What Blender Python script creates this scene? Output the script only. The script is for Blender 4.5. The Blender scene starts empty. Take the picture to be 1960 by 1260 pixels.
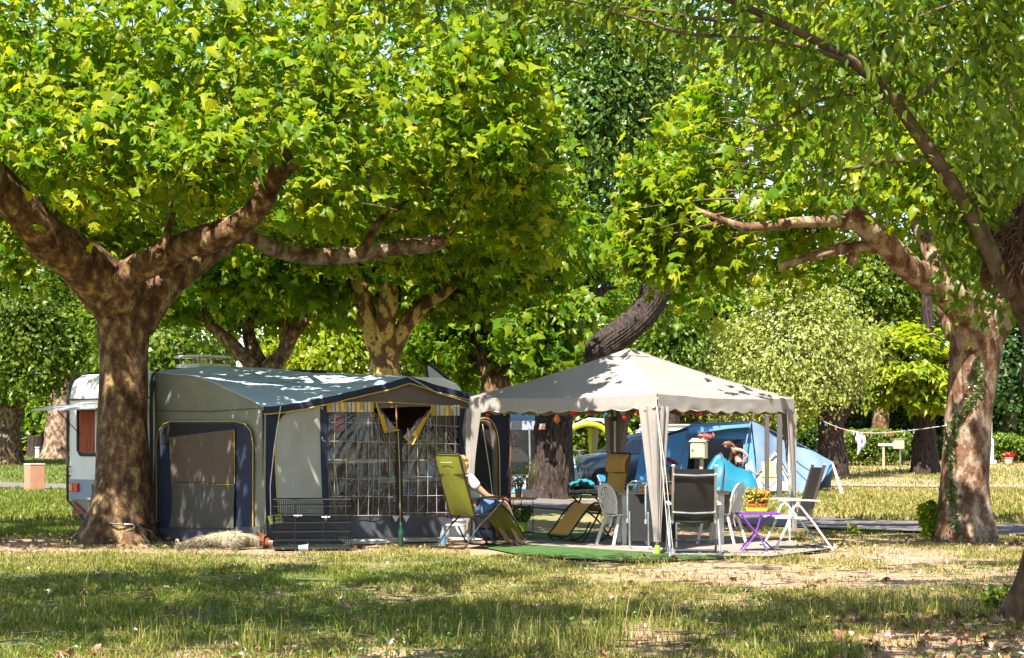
import bpy, bmesh, math, random
import numpy as np
from mathutils import Vector, Matrix

S = bpy.context.scene
COL = S.collection
rng = np.random.default_rng(11)
random.seed(4)
PI = math.pi

# ---------------------------------------------------------------- camera
FPX, HZ, EYE = 3500.0, 845.0, 1.45          # focal length in photo pixels, horizon row, eye height (m)
cd = bpy.data.cameras.new('camera'); cam = bpy.data.objects.new('camera', cd); COL.objects.link(cam)
cam.location = (0, 0, EYE); cam.rotation_euler = (PI / 2, 0, 0)
cd.sensor_width = 36.0; cd.lens = 36.0 * FPX / 1960.0
cd.shift_y = (HZ - 630.0) / 1960.0
cd.clip_start = 0.1; cd.clip_end = 2000
S.camera = cam

# ---------------------------------------------------------------- daylight
SUN = Vector((-0.20, -0.50, 0.83)).normalized()
world = bpy.data.worlds.new('World'); S.world = world; world.use_nodes = True
wn = world.node_tree
sky = wn.nodes.new('ShaderNodeTexSky'); sky.sky_type = 'NISHITA'; sky.sun_disc = False
sky.sun_elevation = math.asin(SUN.z); sky.sun_rotation = math.atan2(SUN.x, SUN.y)
sky.air_density = 1.0; sky.dust_density = 0.6; sky.ozone_density = 1.2
wn.nodes['Background'].inputs[1].default_value = 0.105
wn.links.new(sky.outputs[0], wn.nodes['Background'].inputs[0])
ld = bpy.data.lights.new('sun', 'SUN'); ld.energy = 5.0; ld.angle = math.radians(0.5); ld.color = (1.0, 0.955, 0.87)
so = bpy.data.objects.new('sun', ld); COL.objects.link(so); so.location = (0, 0, 40)
so.rotation_euler = SUN.to_track_quat('Z', 'Y').to_euler()
vs = S.view_settings
vs.view_transform = 'Standard'; vs.look = 'None'; vs.gamma = 1.0; vs.use_curve_mapping = False
vs.exposure = 1.88
cy = S.cycles
cy.max_bounces = 7; cy.diffuse_bounces = 4; cy.glossy_bounces = 2; cy.transmission_bounces = 4; cy.transparent_max_bounces = 10
cy.caustics_reflective = False; cy.caustics_refractive = False
cy.sample_clamp_indirect = 6.0
cy.use_denoising = True

# ---------------------------------------------------------------- helpers
def X(u, Y): return (u - 980.0) * Y / FPX
def Z(v, Y): return EYE + (HZ - v) * Y / FPX
def at(u, v, Y): return Vector((X(u, Y), Y, Z(v, Y)))
def gy(v): return EYE * FPX / (v - HZ)                     # ground distance seen at row v
def gnd(u, v): Y = gy(v); return Vector((X(u, Y), Y, 0))

def smooth01(t): t = np.clip(t, 0, 1); return t * t * (3 - 2 * t)
def rise(y): return 0.75 * smooth01((np.asarray(y, float) - 54) / 45.0)      # the ground climbs gently towards the wood

_T = np.random.default_rng(5).random((64, 64, 64))
def vnoise(x, y, z=0.0):
    x, y, z = np.broadcast_arrays(np.asarray(x, float), np.asarray(y, float), np.asarray(z, float))
    xi = np.floor(x).astype(int); yi = np.floor(y).astype(int); zi = np.floor(z).astype(int)
    fx = x - xi; fy = y - yi; fz = z - zi
    fx = fx * fx * (3 - 2 * fx); fy = fy * fy * (3 - 2 * fy); fz = fz * fz * (3 - 2 * fz)
    r = 0
    for a in (0, 1):
        for b in (0, 1):
            for c in (0, 1):
                w = (fx if a else 1 - fx) * (fy if b else 1 - fy) * (fz if c else 1 - fz)
                r = r + w * _T[(xi + a) % 64, (yi + b) % 64, (zi + c) % 64]
    return r

def spline(pts, n):
    p = np.array([tuple(q) for q in pts], float)
    if len(p) == 2: return p[0] + (p[1] - p[0]) * np.linspace(0, 1, n)[:, None]
    q = np.vstack([2 * p[0] - p[1], p, 2 * p[-1] - p[-2]])
    out = []
    t = np.linspace(0, len(p) - 1, n)
    for s in t:
        i = min(int(s), len(p) - 2); f = s - i
        a, b, c, d = q[i], q[i + 1], q[i + 2], q[i + 3]
        out.append(0.5 * (2 * b + (c - a) * f + (2 * a - 5 * b + 4 * c - d) * f * f + (3 * b - a - 3 * c + d) * f ** 3))
    return np.array(out)

ROOTM = {}
def put(o, parent=None):
    COL.objects.link(o)
    if parent is not None:
        o.parent = parent; ROOTM[o] = ROOTM[parent]
    else:
        ROOTM[o] = Matrix.Translation(o.location) @ o.rotation_euler.to_matrix().to_4x4()
    return o
def tag(o, label=None, cat=None, group=None, kind=None):
    if label: o['label'] = label
    if cat: o['category'] = cat
    if group: o['group'] = group
    if kind: o['kind'] = kind
    return o
def thing(name, label, cat, loc=(0, 0, 0), rz=0.0, group=None):
    o = bpy.data.objects.new(name, None); o.empty_display_size = 0.2
    o.location = loc; o.rotation_euler = (0, 0, rz)
    put(o); return tag(o, label, cat, group)
def copy_tree(o, parent=None):
    c = o.copy(); put(c, parent)
    for ch in list(o.children): copy_tree(ch, c)
    return c

class MB:
    """collects shapes, becomes one mesh object; w=True: points are given in world space"""
    def __init__(s, w=False): s.v = []; s.f = []; s.m = []; s.n = 0; s.w = w
    def add(s, v, f, m=0):
        v = np.asarray(v, float).reshape(-1, 3)
        s.v.append(v); s.f += [tuple(int(i) + s.n for i in q) for q in f]; s.m += [m] * len(f); s.n += len(v); return s
    def box(s, c, d, R=None, m=0, taper=1.0):
        h = np.array(d) / 2
        q = np.array([(x, y, z) for z in (-1, 1) for y in (-1, 1) for x in (-1, 1)], float) * h
        q[4:, :2] *= taper
        if R is not None:
            R = Matrix.Rotation(R, 3, 'Z') if isinstance(R, (int, float)) else R
            q = q @ np.array(R).T
        return s.add(q + np.array(c), [(0, 2, 3, 1), (4, 5, 7, 6), (0, 1, 5, 4), (2, 6, 7, 3), (0, 4, 6, 2), (1, 3, 7, 5)], m)
    def bar(s, a, b, w, h=None, m=0, up=(0, 0, 1)):
        a = Vector(a); b = Vector(b); d = b - a; L = d.length; d.normalize()
        sd = d.cross(Vector(up)); sd = sd.normalized() if sd.length > 1e-4 else Vector((1, 0, 0)); u = sd.cross(d)
        R = Matrix((d, sd, u)).transposed()
        return s.box((a + b) / 2, (L, w, h or w), R, m)
    def tube(s, pts, r, n=8, cap=True, closed=False, m=0, sm=0, wob=0.0, nz=3.0, lobes=None):
        p = spline(list(pts) + ([pts[0]] if closed else []), sm) if sm else np.array([tuple(q) for q in pts], float)
        k = len(p)
        r = np.full(k, r, float) if np.isscalar(r) else np.interp(np.linspace(0, 1, k), np.linspace(0, 1, len(r)), r)
        T = np.gradient(p, axis=0); T /= np.linalg.norm(T, axis=1)[:, None] + 1e-9
        up = np.array((0, 0, 1.0)) if abs(T[0][2]) < 0.9 else np.array((1.0, 0, 0))
        a = np.cross(T[0], up); a /= np.linalg.norm(a)
        V = []
        th = np.linspace(0, 2 * PI, n, endpoint=False)
        for i in range(k):
            a = a - T[i] * a.dot(T[i]); a /= np.linalg.norm(a) + 1e-9
            b = np.cross(T[i], a)
            ring = np.outer(np.cos(th), a) + np.outer(np.sin(th), b)
            rr = np.full(n, r[i])
            if wob:
                c = p[i] + ring * r[i]
                rr = rr * (1 + wob * (vnoise(c[:, 0] * nz + 7, c[:, 1] * nz + 3, c[:, 2] * nz) - 0.5) * 2)
            if lobes is not None: rr = rr * lobes(p[i], th)
            V.append(p[i] + ring * rr[:, None])
        V = np.vstack(V)
        F = [(i * n + j, i * n + (j + 1) % n, (i + 1) * n + (j + 1) % n, (i + 1) * n + j) for i in range(k - 1) for j in range(n)]
        if cap and not closed: F += [tuple(range(n - 1, -1, -1)), tuple(range((k - 1) * n, k * n))]
        return s.add(V, F, m)
    def lathe(s, prof, c=(0, 0, 0), n=16, m=0, squash=1.0):
        th = np.linspace(0, 2 * PI, n, endpoint=False); V = []
        for r, z in prof: V.append(np.stack([np.cos(th) * r, np.sin(th) * r * squash, np.full(n, z)], 1))
        k = len(prof)
        F = [(i * n + j, i * n + (j + 1) % n, (i + 1) * n + (j + 1) % n, (i + 1) * n + j) for i in range(k - 1) for j in range(n)]
        F += [tuple(range(n - 1, -1, -1)), tuple(range((k - 1) * n, k * n))]
        return s.add(np.vstack(V) + np.array(c), F, m)
    def ball(s, c, r, n=10, m=0):
        r = np.array(r) * np.ones(3); prof = [(math.sin(t) , -math.cos(t)) for t in np.linspace(0.12, PI - 0.12, n // 2 + 2)]
        b = MB(); b.lathe(prof, (0, 0, 0), n); return s.add(b.v[0] * r + np.array(c), b.f, m)
    def surf(s, P, th=0.0, m=0):
        P = np.asarray(P, float); a, b = P.shape[:2]
        idx = np.arange(a * b).reshape(a, b)
        F = [(idx[i, j], idx[i + 1, j], idx[i + 1, j + 1], idx[i, j + 1]) for i in range(a - 1) for j in range(b - 1)]
        if not th: return s.add(P.reshape(-1, 3), F, m)
        N = np.cross(np.gradient(P, axis=0), np.gradient(P, axis=1)); N /= np.linalg.norm(N, axis=2)[..., None] + 1e-9
        A = (P + N * th / 2).reshape(-1, 3); B = (P - N * th / 2).reshape(-1, 3); o = a * b
        G = F + [tuple(o + i for i in q[::-1]) for q in F]
        rim = list(idx[:, 0]) + list(idx[-1, 1:]) + list(idx[-2::-1, -1]) + list(idx[0, -2:0:-1])
        for i in range(len(rim)):
            p, q = rim[i], rim[(i + 1) % len(rim)]; G.append((q, p, o + p, o + q))
        return s.add(np.vstack([A, B]), G, m)
    def poly(s, pts, th, m=0):
        p = np.array([tuple(q) for q in pts], float); k = len(p)
        n = np.zeros(3)
        for i in range(k): n += np.cross(p[i], p[(i + 1) % k])
        n /= np.linalg.norm(n) + 1e-9
        F = [tuple(range(k)), tuple(range(2 * k - 1, k - 1, -1))] + [(i, k + i, k + (i + 1) % k, (i + 1) % k) for i in range(k)]
        return s.add(np.vstack([p + n * th / 2, p - n * th / 2]), F, m)
    def build(s, name, mats, parent=None, smooth=True, bevel=0.0, seg=2, ang=40, label=None):
        V = np.vstack(s.v)
        if s.w and parent is not None:
            Mi = np.array(ROOTM[parent].inverted()); V = V @ Mi[:3, :3].T + Mi[:3, 3]
        me = bpy.data.meshes.new(name); me.from_pydata(V.tolist(), [], s.f)
        for m in (mats if isinstance(mats, (list, tuple)) else [mats]): me.materials.append(m)
        me.polygons.foreach_set('material_index', s.m)
        if bevel:
            bm = bmesh.new(); bm.from_mesh(me)
            es = [e for e in bm.edges if len(e.link_faces) == 2 and e.calc_face_angle(0) > 0.6]
            bmesh.ops.bevel(bm, geom=es, offset=bevel, segments=seg, affect='EDGES', clamp_overlap=True)
            bm.to_mesh(me); bm.free()
        if smooth:
            me.polygons.foreach_set('use_smooth', [True] * len(me.polygons)); me.set_sharp_from_angle(angle=math.radians(ang))
        me.update()
        o = bpy.data.objects.new(name, me); put(o, parent)
        if label: o['label'] = label
        return o

def np_mesh(name, V, F, mat, parent=None, attr=None):
    """fast mesh from numpy: F is an (n,3) or (n,4) array"""
    V = np.asarray(V, np.float32); F = np.asarray(F, np.int32); k = F.shape[1]
    if parent is not None:
        Mi = np.array(ROOTM[parent].inverted()); V = (V @ Mi[:3, :3].T + Mi[:3, 3]).astype(np.float32)
    me = bpy.data.meshes.new(name)
    me.vertices.add(len(V)); me.vertices.foreach_set('co', V.ravel())
    me.loops.add(F.size); me.loops.foreach_set('vertex_index', F.ravel())
    me.polygons.add(len(F)); me.polygons.foreach_set('loop_start', np.arange(0, F.size, k, dtype=np.int32))
    me.materials.append(mat)
    if attr:
        for nm, val in attr.items():
            a = me.attributes.new(nm, 'FLOAT', 'POINT'); a.data.foreach_set('value', np.asarray(val, np.float32))
    me.update(calc_edges=True)
    o = bpy.data.objects.new(name, me); return put(o, parent)

# ---------------------------------------------------------------- materials
def nodes(name):
    m = bpy.data.materials.new(name); m.use_nodes = True; nt = m.node_tree
    return m, nt, nt.nodes, nt.links, nt.nodes['Principled BSDF']
def c4(c): return (c[0], c[1], c[2], 1)
def ramp(N, stops, const=False):
    r = N.new('ShaderNodeValToRGB'); cr = r.color_ramp
    if const: cr.interpolation = 'CONSTANT'
    while len(cr.elements) < len(stops): cr.elements.new(0.5)
    for e, (p, c) in zip(cr.elements, stops): e.position = p; e.color = c4(c)
    return r
def noise(N, L, scale, detail=4, stretch=(1, 1, 1), dist=0.0, rough=0.55):
    tc = N.new('ShaderNodeTexCoord'); mp = N.new('ShaderNodeMapping'); mp.inputs['Scale'].default_value = stretch
    n = N.new('ShaderNodeTexNoise'); n.inputs['Scale'].default_value = scale; n.inputs['Detail'].default_value = detail
    n.inputs['Distortion'].default_value = dist; n.inputs['Roughness'].default_value = rough
    L.new(tc.outputs['Object'], mp.inputs[0]); L.new(mp.outputs[0], n.inputs['Vector']); return n
def M(name, c, c2=None, scale=6, rough=0.6, bump=0.0, bscale=40, metal=0.0, trans=0.0, stretch=(1, 1, 1), spec=0.4, coat=0.0, bst=None):
    m, nt, N, L, P = nodes(name)
    c2 = c2 or tuple(x * 0.78 for x in c)
    n = noise(N, L, scale, 5, stretch); r = ramp(N, [(0.32, c2), (0.66, c)]); L.new(n.outputs['Fac'], r.inputs[0])
    L.new(r.outputs[0], P.inputs['Base Color'])
    P.inputs['Roughness'].default_value = rough; P.inputs['Metallic'].default_value = metal
    P.inputs['Specular IOR Level'].default_value = spec; P.inputs['Coat Weight'].default_value = coat
    if bump:
        b = N.new('ShaderNodeBump'); b.inputs['Strength'].default_value = bump; b.inputs['Distance'].default_value = 0.02
        n2 = noise(N, L, bscale, 3, bst or stretch); L.new(n2.outputs['Fac'], b.inputs['Height']); L.new(b.outputs[0], P.inputs['Normal'])
    if trans:
        t = N.new('ShaderNodeBsdfTranslucent'); mx = N.new('ShaderNodeMixShader'); mx.inputs[0].default_value = trans
        L.new(r.outputs[0], t.inputs[0]); L.new(P.outputs[0], mx.inputs[1]); L.new(t.outputs[0], mx.inputs[2])
        L.new(mx.outputs[0], N['Material Output'].inputs['Surface'])
    return m
def leafmat(name, cols, tcol=1.7, tw=0.45, gloss=0.07):
    """each leaf its own green; light passes through the blade"""
    m, nt, N, L, P = nodes(name); N.remove(P)
    g = N.new('ShaderNodeNewGeometry'); oi = N.new('ShaderNodeObjectInfo'); ad = N.new('ShaderNodeMath'); ad.operation = 'ADD'
    fr = N.new('ShaderNodeMath'); fr.operation = 'FRACT'
    L.new(g.outputs['Random Per Island'], ad.inputs[0]); L.new(oi.outputs['Random'], ad.inputs[1]); L.new(ad.outputs[0], fr.inputs[0])
    r = ramp(N, [(i / (len(cols) - 1), c) for i, c in enumerate(cols)]); L.new(fr.outputs[0], r.inputs[0])
    r2 = ramp(N, [(i / (len(cols) - 1), (min(1, c[0] * tcol * 1.05), min(1, c[1] * tcol), c[2] * tcol * 0.5)) for i, c in enumerate(cols)])
    L.new(fr.outputs[0], r2.inputs[0])
    d = N.new('ShaderNodeBsdfDiffuse'); t = N.new('ShaderNodeBsdfTranslucent'); gl = N.new('ShaderNodeBsdfGlossy'); gl.inputs['Roughness'].default_value = 0.38
    L.new(r.outputs[0], d.inputs[0]); L.new(r2.outputs[0], t.inputs[0])
    mx = N.new('ShaderNodeMixShader'); mx.inputs[0].default_value = tw
    L.new(d.outputs[0], mx.inputs[1]); L.new(t.outputs[0], mx.inputs[2])
    m2 = N.new('ShaderNodeMixShader'); m2.inputs[0].default_value = gloss
    L.new(mx.outputs[0], m2.inputs[1]); L.new(gl.outputs[0], m2.inputs[2]); L.new(m2.outputs[0], N['Material Output'].inputs['Surface'])
    return m
def plane_bark(name, cols, scale=2.6):
    m, nt, N, L, P = nodes(name)
    n = noise(N, L, scale, 2.6, (1, 1, 0.62), 0.15, 0.55)
    r = ramp(N, [(0.0, cols[0]), (0.40, cols[1]), (0.51, cols[2]), (0.60, cols[3]), (0.69, cols[4])], True); L.new(n.outputs['Fac'], r.inputs[0])
    n2 = noise(N, L, 22, 6); r2 = ramp(N, [(0.3, (0.62, 0.6, 0.58)), (0.7, (1.15, 1.13, 1.1))]); L.new(n2.outputs['Fac'], r2.inputs[0])
    mu = N.new('ShaderNodeMixRGB'); mu.blend_type = 'MULTIPLY'; mu.inputs[0].default_value = 1
    L.new(r.outputs[0], mu.inputs[1]); L.new(r2.outputs[0], mu.inputs[2]); L.new(mu.outputs[0], P.inputs['Base Color'])
    P.inputs['Roughness'].default_value = 0.85; P.inputs['Specular IOR Level'].default_value = 0.2
    b = N.new('ShaderNodeBump'); b.inputs['Strength'].default_value = 0.6; b.inputs['Distance'].default_value = 0.03
    ad = N.new('ShaderNodeMath'); ad.operation = 'MULTIPLY_ADD'; ad.inputs[1].default_value = 0.5
    pl = N.new('ShaderNodeMath'); pl.operation = 'MULTIPLY'; pl.inputs[1].default_value = 2.2; L.new(r.outputs[0], pl.inputs[0])
    L.new(n2.outputs['Fac'], ad.inputs[0]); L.new(pl.outputs[0], ad.inputs[2]); L.new(ad.outputs[0], b.inputs['Height']); L.new(b.outputs[0], P.inputs['Normal'])
    return m

BARK_L = plane_bark('plane_bark_dark', [(0.05, 0.025, 0.013), (0.095, 0.051, 0.027), (0.155, 0.094, 0.048), (0.27, 0.18, 0.078), (0.13, 0.098, 0.048)], 8.0)
BARK_R = plane_bark('plane_bark_pale', [(0.085, 0.042, 0.025), (0.15, 0.082, 0.05), (0.25, 0.18, 0.125), (0.33, 0.25, 0.18), (0.36, 0.26, 0.11)], 6.0)
BARK_C = plane_bark('plane_bark_yellow', [(0.12, 0.065, 0.033), (0.19, 0.105, 0.05), (0.56, 0.40, 0.13), (0.62, 0.46, 0.17), (0.26, 0.16, 0.07)], 4.5)
BARK_D = M('furrowed_bark', (0.062, 0.042, 0.033), (0.007, 0.005, 0.004), 20, 0.9, 1.0, 22, stretch=(1, 1, 0.22), spec=0.15)
BARK_N = M('rough_red_bark', (0.14, 0.072, 0.04), (0.025, 0.016, 0.012), 16, 0.9, 0.9, 20, stretch=(1, 1, 0.4), spec=0.15)
TWIG = M('twig_bark', (0.15, 0.098, 0.065), (0.06, 0.038, 0.026), 12, 0.8, spec=0.2)
LEAF_P = leafmat('plane_leaf', [(0.05, 0.12, 0.004), (0.09, 0.165, 0.005), (0.135, 0.205, 0.007), (0.20, 0.245, 0.009), (0.28, 0.285, 0.016)], tcol=1.9, tw=.5, gloss=.012)
LEAF_P2 = leafmat('plane_leaf_mid', [(0.045, 0.11, 0.004), (0.08, 0.15, 0.006), (0.125, 0.195, 0.008), (0.20, 0.24, 0.012)], tcol=1.9, tw=.5, gloss=.012)
LEAF_B = leafmat('poplar_leaf', [(0.045, 0.115, 0.014), (0.075, 0.155, 0.02), (0.12, 0.19, 0.026), (0.19, 0.235, 0.04)], 1.6, 0.45, 0.03)
LEAF_N = leafmat('elm_leaf', [(0.04, 0.09, 0.005), (0.075, 0.13, 0.008), (0.125, 0.175, 0.012), (0.19, 0.21, 0.02)], 1.7, 0.5, 0.02)
LEAF_V = leafmat('pale_leaf', [(0.20, 0.25, 0.05), (0.30, 0.335, 0.085), (0.40, 0.41, 0.14), (0.13, 0.185, 0.03)], 1.4, 0.4, 0.02)
LEAF_Y = leafmat('lime_leaf', [(0.13, 0.20, 0.006), (0.20, 0.26, 0.007), (0.27, 0.295, 0.009), (0.09, 0.155, 0.006)], 1.7, 0.5, .02)
LEAF_G = leafmat('wood_leaf', [(0.05, 0.105, 0.007), (0.08, 0.145, 0.010), (0.12, 0.185, 0.013), (0.19, 0.225, 0.018)], 1.7, 0.45, .02)
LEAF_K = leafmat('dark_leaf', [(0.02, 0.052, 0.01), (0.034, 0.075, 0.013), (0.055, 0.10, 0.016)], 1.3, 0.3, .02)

# ---------------------------------------------------------------- where the sun should come through the crowns
def litmap(x, y):
    """share of ground lying in sun, read off the photograph (used to thin the crowns, never to paint)"""
    y = np.maximum(y, 5.0); u = 980 + x * FPX / y; v = HZ + EYE * FPX / y
    p = np.full(np.shape(x), 0.20)
    def zone(u0, u1, v0, v1, val):
        m = (u > u0) & (u < u1) & (v > v0) & (v < v1); p[m] = val
    zone(-900, 1130, 1047, 1094, 0.62)
    zone(-900, 900, 1094, 1300, 0.12); zone(500, 900, 1094, 1120, 0.35)
    zone(880, 2600, 1062, 1165, 0.72); zone(900, 1330, 1150, 1195, 0.2); zone(1330, 1900, 1150, 1185, 0.6)
    zone(900, 1500, 1195, 1300, 0.45); zone(1500, 2600, 1185, 1300, 0.25)
    zone(1000, 1420, 1040, 1075, 0.3)
    zone(1500, 2600, 940, 1030, 0.45); zone(1560, 1790, 965, 1003, 0.75); zone(1540, 2600, 905, 950, 0.65)
    zone(-900, 150, 870, 1010, 0.5); zone(1780, 1960, 1030, 1062, 0.25)
    return p
def keep_leaf(P, thin=0.04):
    t = P[:, 2] / SUN.z
    x0 = P[:, 0] - SUN.x * t; y0 = P[:, 1] - SUN.y * t
    lit = litmap(x0, y0)
    t2 = (P[:, 2] - 2.5) / SUN.z; x2 = P[:, 0] - SUN.x * t2; y2 = P[:, 1] - SUN.y * t2
    ug = 980 + x2 * FPX / np.maximum(y2, 5)
    gz = (y2 > 22.3) & (y2 < 28.6) & (ug > 880) & (ug < 1530)
    lit = np.where(gz, np.where(ug > 1125 + 45 * (vnoise(x2 * 2.2, y2 * 2.2) - .5) * 2, 0.93, 0.27), lit)
    aw = (y2 > 25) & (y2 < 30.5) & (ug > 280) & (ug <= 880)
    lit = np.where(aw, 0.2, lit)
    n = 0.55 * vnoise(x0 * 1.1 + 9, y0 * 1.1, 3.3) + 0.45 * vnoise(x0 * 3.7, y0 * 3.7 + 5, 8.8)
    n = (n - 0.5) * 1.9 + 0.5
    hit = n < lit
    return (~hit) | (rng.random(len(P)) < thin)

# ---------------------------------------------------------------- foliage
def leaf_template(kind):
    if kind == 'plane':      # five pointed lobes
        out = [(0, -.04), (.22, -.14), (.50, -.14), (.40, .10), (.66, .40), (.34, .44), (.23, .62), (0, 1.0), (-.23, .62), (-.34, .44), (-.66, .40), (-.40, .10), (-.50, -.14), (-.22, -.14)]
        v = [(0, .2, .06)] + [(x, y, -0.16 * (x * x + (y - .2) ** 2) * 1.6 + (.05 if i % 2 else -.03)) for i, (x, y) in enumerate(out)]
        k = len(out); f = [(0, 1 + i, 1 + (i + 1) % k) for i in range(k)]
        v = np.array(v); v[:, 1] -= .35
    elif kind == 'oval':
        v = np.array([(0, -.5, 0), (.26, -.12, .07), (.2, .22, .05), (0, .55, -.1), (-.2, .22, .05), (-.26, -.12, .07), (0, -.1, -.03), (0, .22, -.04)])
        f = [(0, 1, 6), (1, 2, 7), (1, 7, 6), (2, 3, 7), (3, 4, 7), (4, 5, 6), (4, 6, 7), (5, 0, 6)]
    else:                    # small far leaf: folded rhomb
        v = np.array([(0, -.5, 0), (.36, 0, .1), (0, .5, -.06), (-.36, 0, .1)]); f = [(0, 1, 2), (0, 2, 3)]
    return np.array(v, float), np.array(f)
TPL = {k: leaf_template(k) for k in ('plane', 'oval', 'small')}
def frames(nrm, tip):
    n = nrm / (np.linalg.norm(nrm, axis=1)[:, None] + 1e-9)
    t = tip - n * (n * tip).sum(1)[:, None]; t /= np.linalg.norm(t, axis=1)[:, None] + 1e-9
    s = np.cross(t, n); return np.stack([s, t, n], 2)           # columns: side, tip, normal
def vary(k, kind):
    """every blade its own width and curl"""
    z = rng.normal(1.4, 1.6, k) if kind == 'plane' else rng.normal(1.0, 1.0, k)
    return np.stack([rng.uniform(.62, 1.12, k), rng.uniform(.85, 1.15, k), z], 1)
def leaves(name, kind, P, R, sc, mat, parent=None):
    v, f = TPL[kind]
    W = v[None] * vary(len(P), kind)[:, None, :]
    if kind != 'small':      # skewed and curled blades
        k = len(P); W[:, :, 2] += rng.normal(0, .55, (k, 1)) * v[None, :, 0] ** 2 + rng.normal(-.25, .4, (k, 1)) * v[None, :, 1] ** 2; W[:, :, 0] += rng.normal(0, .22, (k, 1)) * v[None, :, 1]
    V = np.einsum('nij,nkj->nki', R, W) * sc[:, None, None] + P[:, None, :]
    F = f[None] + (np.arange(len(P)) * len(v))[:, None, None]
    return np_mesh(name, V.reshape(-1, 3), F.reshape(-1, 3), mat, parent)
def orient(P, C, up=0.5, outw=0.6, rnd=0.75, droop=0.5):
    o = P - C; o /= np.linalg.norm(o, axis=1)[:, None] + 1e-9
    k = len(P)
    n = np.array((0, 0, up)) + o * outw + rng.normal(0, rnd * 0.6, (k, 3))
    t = o * 0.6 + np.array((0, 0, -droop)) + rng.normal(0, 0.5, (k, 3))
    return frames(n, t)
def visible_pick(P, n, cell):
    """the n leaves that show largest: nearest one per small patch of the view"""
    u = 980 + P[:, 0] * FPX / P[:, 1]; v = HZ - (P[:, 2] - EYE) * FPX / P[:, 1]
    ok = np.where((u > 0) & (u < 1960) & (v > 0) & (v < 1260))[0]
    ok = ok[np.argsort(P[ok, 1])]
    seen = set(); out = []
    for i in ok:
        c = (int(u[i] / cell), int(v[i] / cell))
        if c in seen: continue
        seen.add(c); out.append(i)
        if len(out) >= n: break
    return np.array(out, int)
def clear_of(P, lines, pad=18):
    """no leaves grow on the camera side hard against a bare limb"""
    u = 980 + P[:, 0] * FPX / P[:, 1]; v = HZ - (P[:, 2] - EYE) * FPX / P[:, 1]; ok = np.ones(len(P), bool)
    for pts, r in lines:
        q = spline([tuple(p) for p in pts], 60); rr = np.interp(np.linspace(0, 1, 60), np.linspace(0, 1, len(r)), r)
        qu = 980 + q[:, 0] * FPX / q[:, 1]; qv = HZ - (q[:, 2] - EYE) * FPX / q[:, 1]
        for a, b_, c, d in list(zip(qu, qv, q[:, 1], rr))[:51]:
            ok &= ~((np.hypot(u - a, v - b_) < d * FPX / c + pad) & (P[:, 1] < c + .1) & (P[:, 1] > c - 5.0))
    return ok
def foliage(root, kind, P, R, sc, mat, singles=0, cell=34):
    """300 nearest leaves as parts of their own, the rest as one foliage part"""
    if singles:
        pick = visible_pick(P, singles, cell)
        v, f = TPL[kind]; me = bpy.data.meshes.new('leaf'); me.from_pydata(v.tolist(), [], f.tolist()); me.materials.append(mat)
        base = ROOTM[root].inverted()
        vy = vary(len(P), kind)
        for i in pick:
            o = bpy.data.objects.new('leaf', me)
            m = Matrix.Identity(4)
            for a in range(3):
                for b in range(3): m[a][b] = R[i][a][b] * sc[i] * vy[i][b]
                m[a][3] = P[i][a]
            put(o, root); o.matrix_basis = base @ m
        msk = np.ones(len(P), bool); msk[pick] = False; P, R, sc = P[msk], R[msk], sc[msk]
    o = leaves('foliage', kind, P, R, sc, mat, root); o['kind'] = 'stuff'; return o
def cluster(cent, per, spread, flat=0.7):
    k = len(cent)
    P = np.repeat(cent, per, 0) + rng.normal(0, 1, (k * per, 3)) * np.array((spread, spread, spread * flat))
    return P
def umbrella(n, c, rx, ry, zb, h, uneven=0.22, seed=0):
    """clump centres of a broad pollarded crown: thick rim, dome on top, hollow below"""
    a = rng.random(n) * 2 * PI; q = rng.random(n) ** 0.38
    un = 1 + uneven * (vnoise(np.cos(a) * 3 + seed, np.sin(a) * 3 + seed * 2.3, 1.7) - 0.5) * 2
    r = q * un
    x = c[0] + np.cos(a) * rx * r; y = c[1] + np.sin(a) * ry * r
    bot = zb + 0.55 * (vnoise(x * 0.7 + seed, y * 0.7, 4.4) - 0.5) * 2 + 0.35 * (1 - q)
    top = zb + 0.75 + h * (1 - q ** 2.3) + 0.8 * (vnoise(x * 0.6, y * 0.6 + seed, 9.1) - .5)
    z = bot + (top - bot) * rng.beta(0.75, 0.85, n)
    P = np.stack([x, y, z], 1); w = vnoise(x * 1.25 + seed, y * 1.25, z * 1.6 + seed)
    return P[w + .12 * rng.random(n) > 0.43]
def blob(n, c, r, shell=0.55, carve=0.35, seed=0):
    d = rng.normal(0, 1, (n, 3)); d /= np.linalg.norm(d, axis=1)[:, None]
    q = rng.random(n) ** (1 / 3.0 * (1 - shell) + 0.02)
    w = 1 + carve * (vnoise(d[:, 0] * 2.2 + seed, d[:, 1] * 2.2 + 5, d[:, 2] * 2.2 + seed) - 0.5) * 2
    return np.array(c) + d * (q * w)[:, None] * np.array(r)

def flare(z0, amt=0.75, h=0.35, k=5, ph=0.0, ridge=0.0):
    def f(p, th):
        rg = ridge * (np.abs(np.sin(14 * th + 5 * vnoise(np.cos(th) * 2, np.sin(th) * 2, p[2] * 2.2))) ** .6 - .6)
        e = math.exp(-max(p[2] - z0, 0) / h)
        return 1 + amt * e * (0.55 + 0.45 * np.sin(k * th + ph) * 1.0) + 0.03 * np.sin(3 * th + p[2] * 2) + rg
    return f
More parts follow.
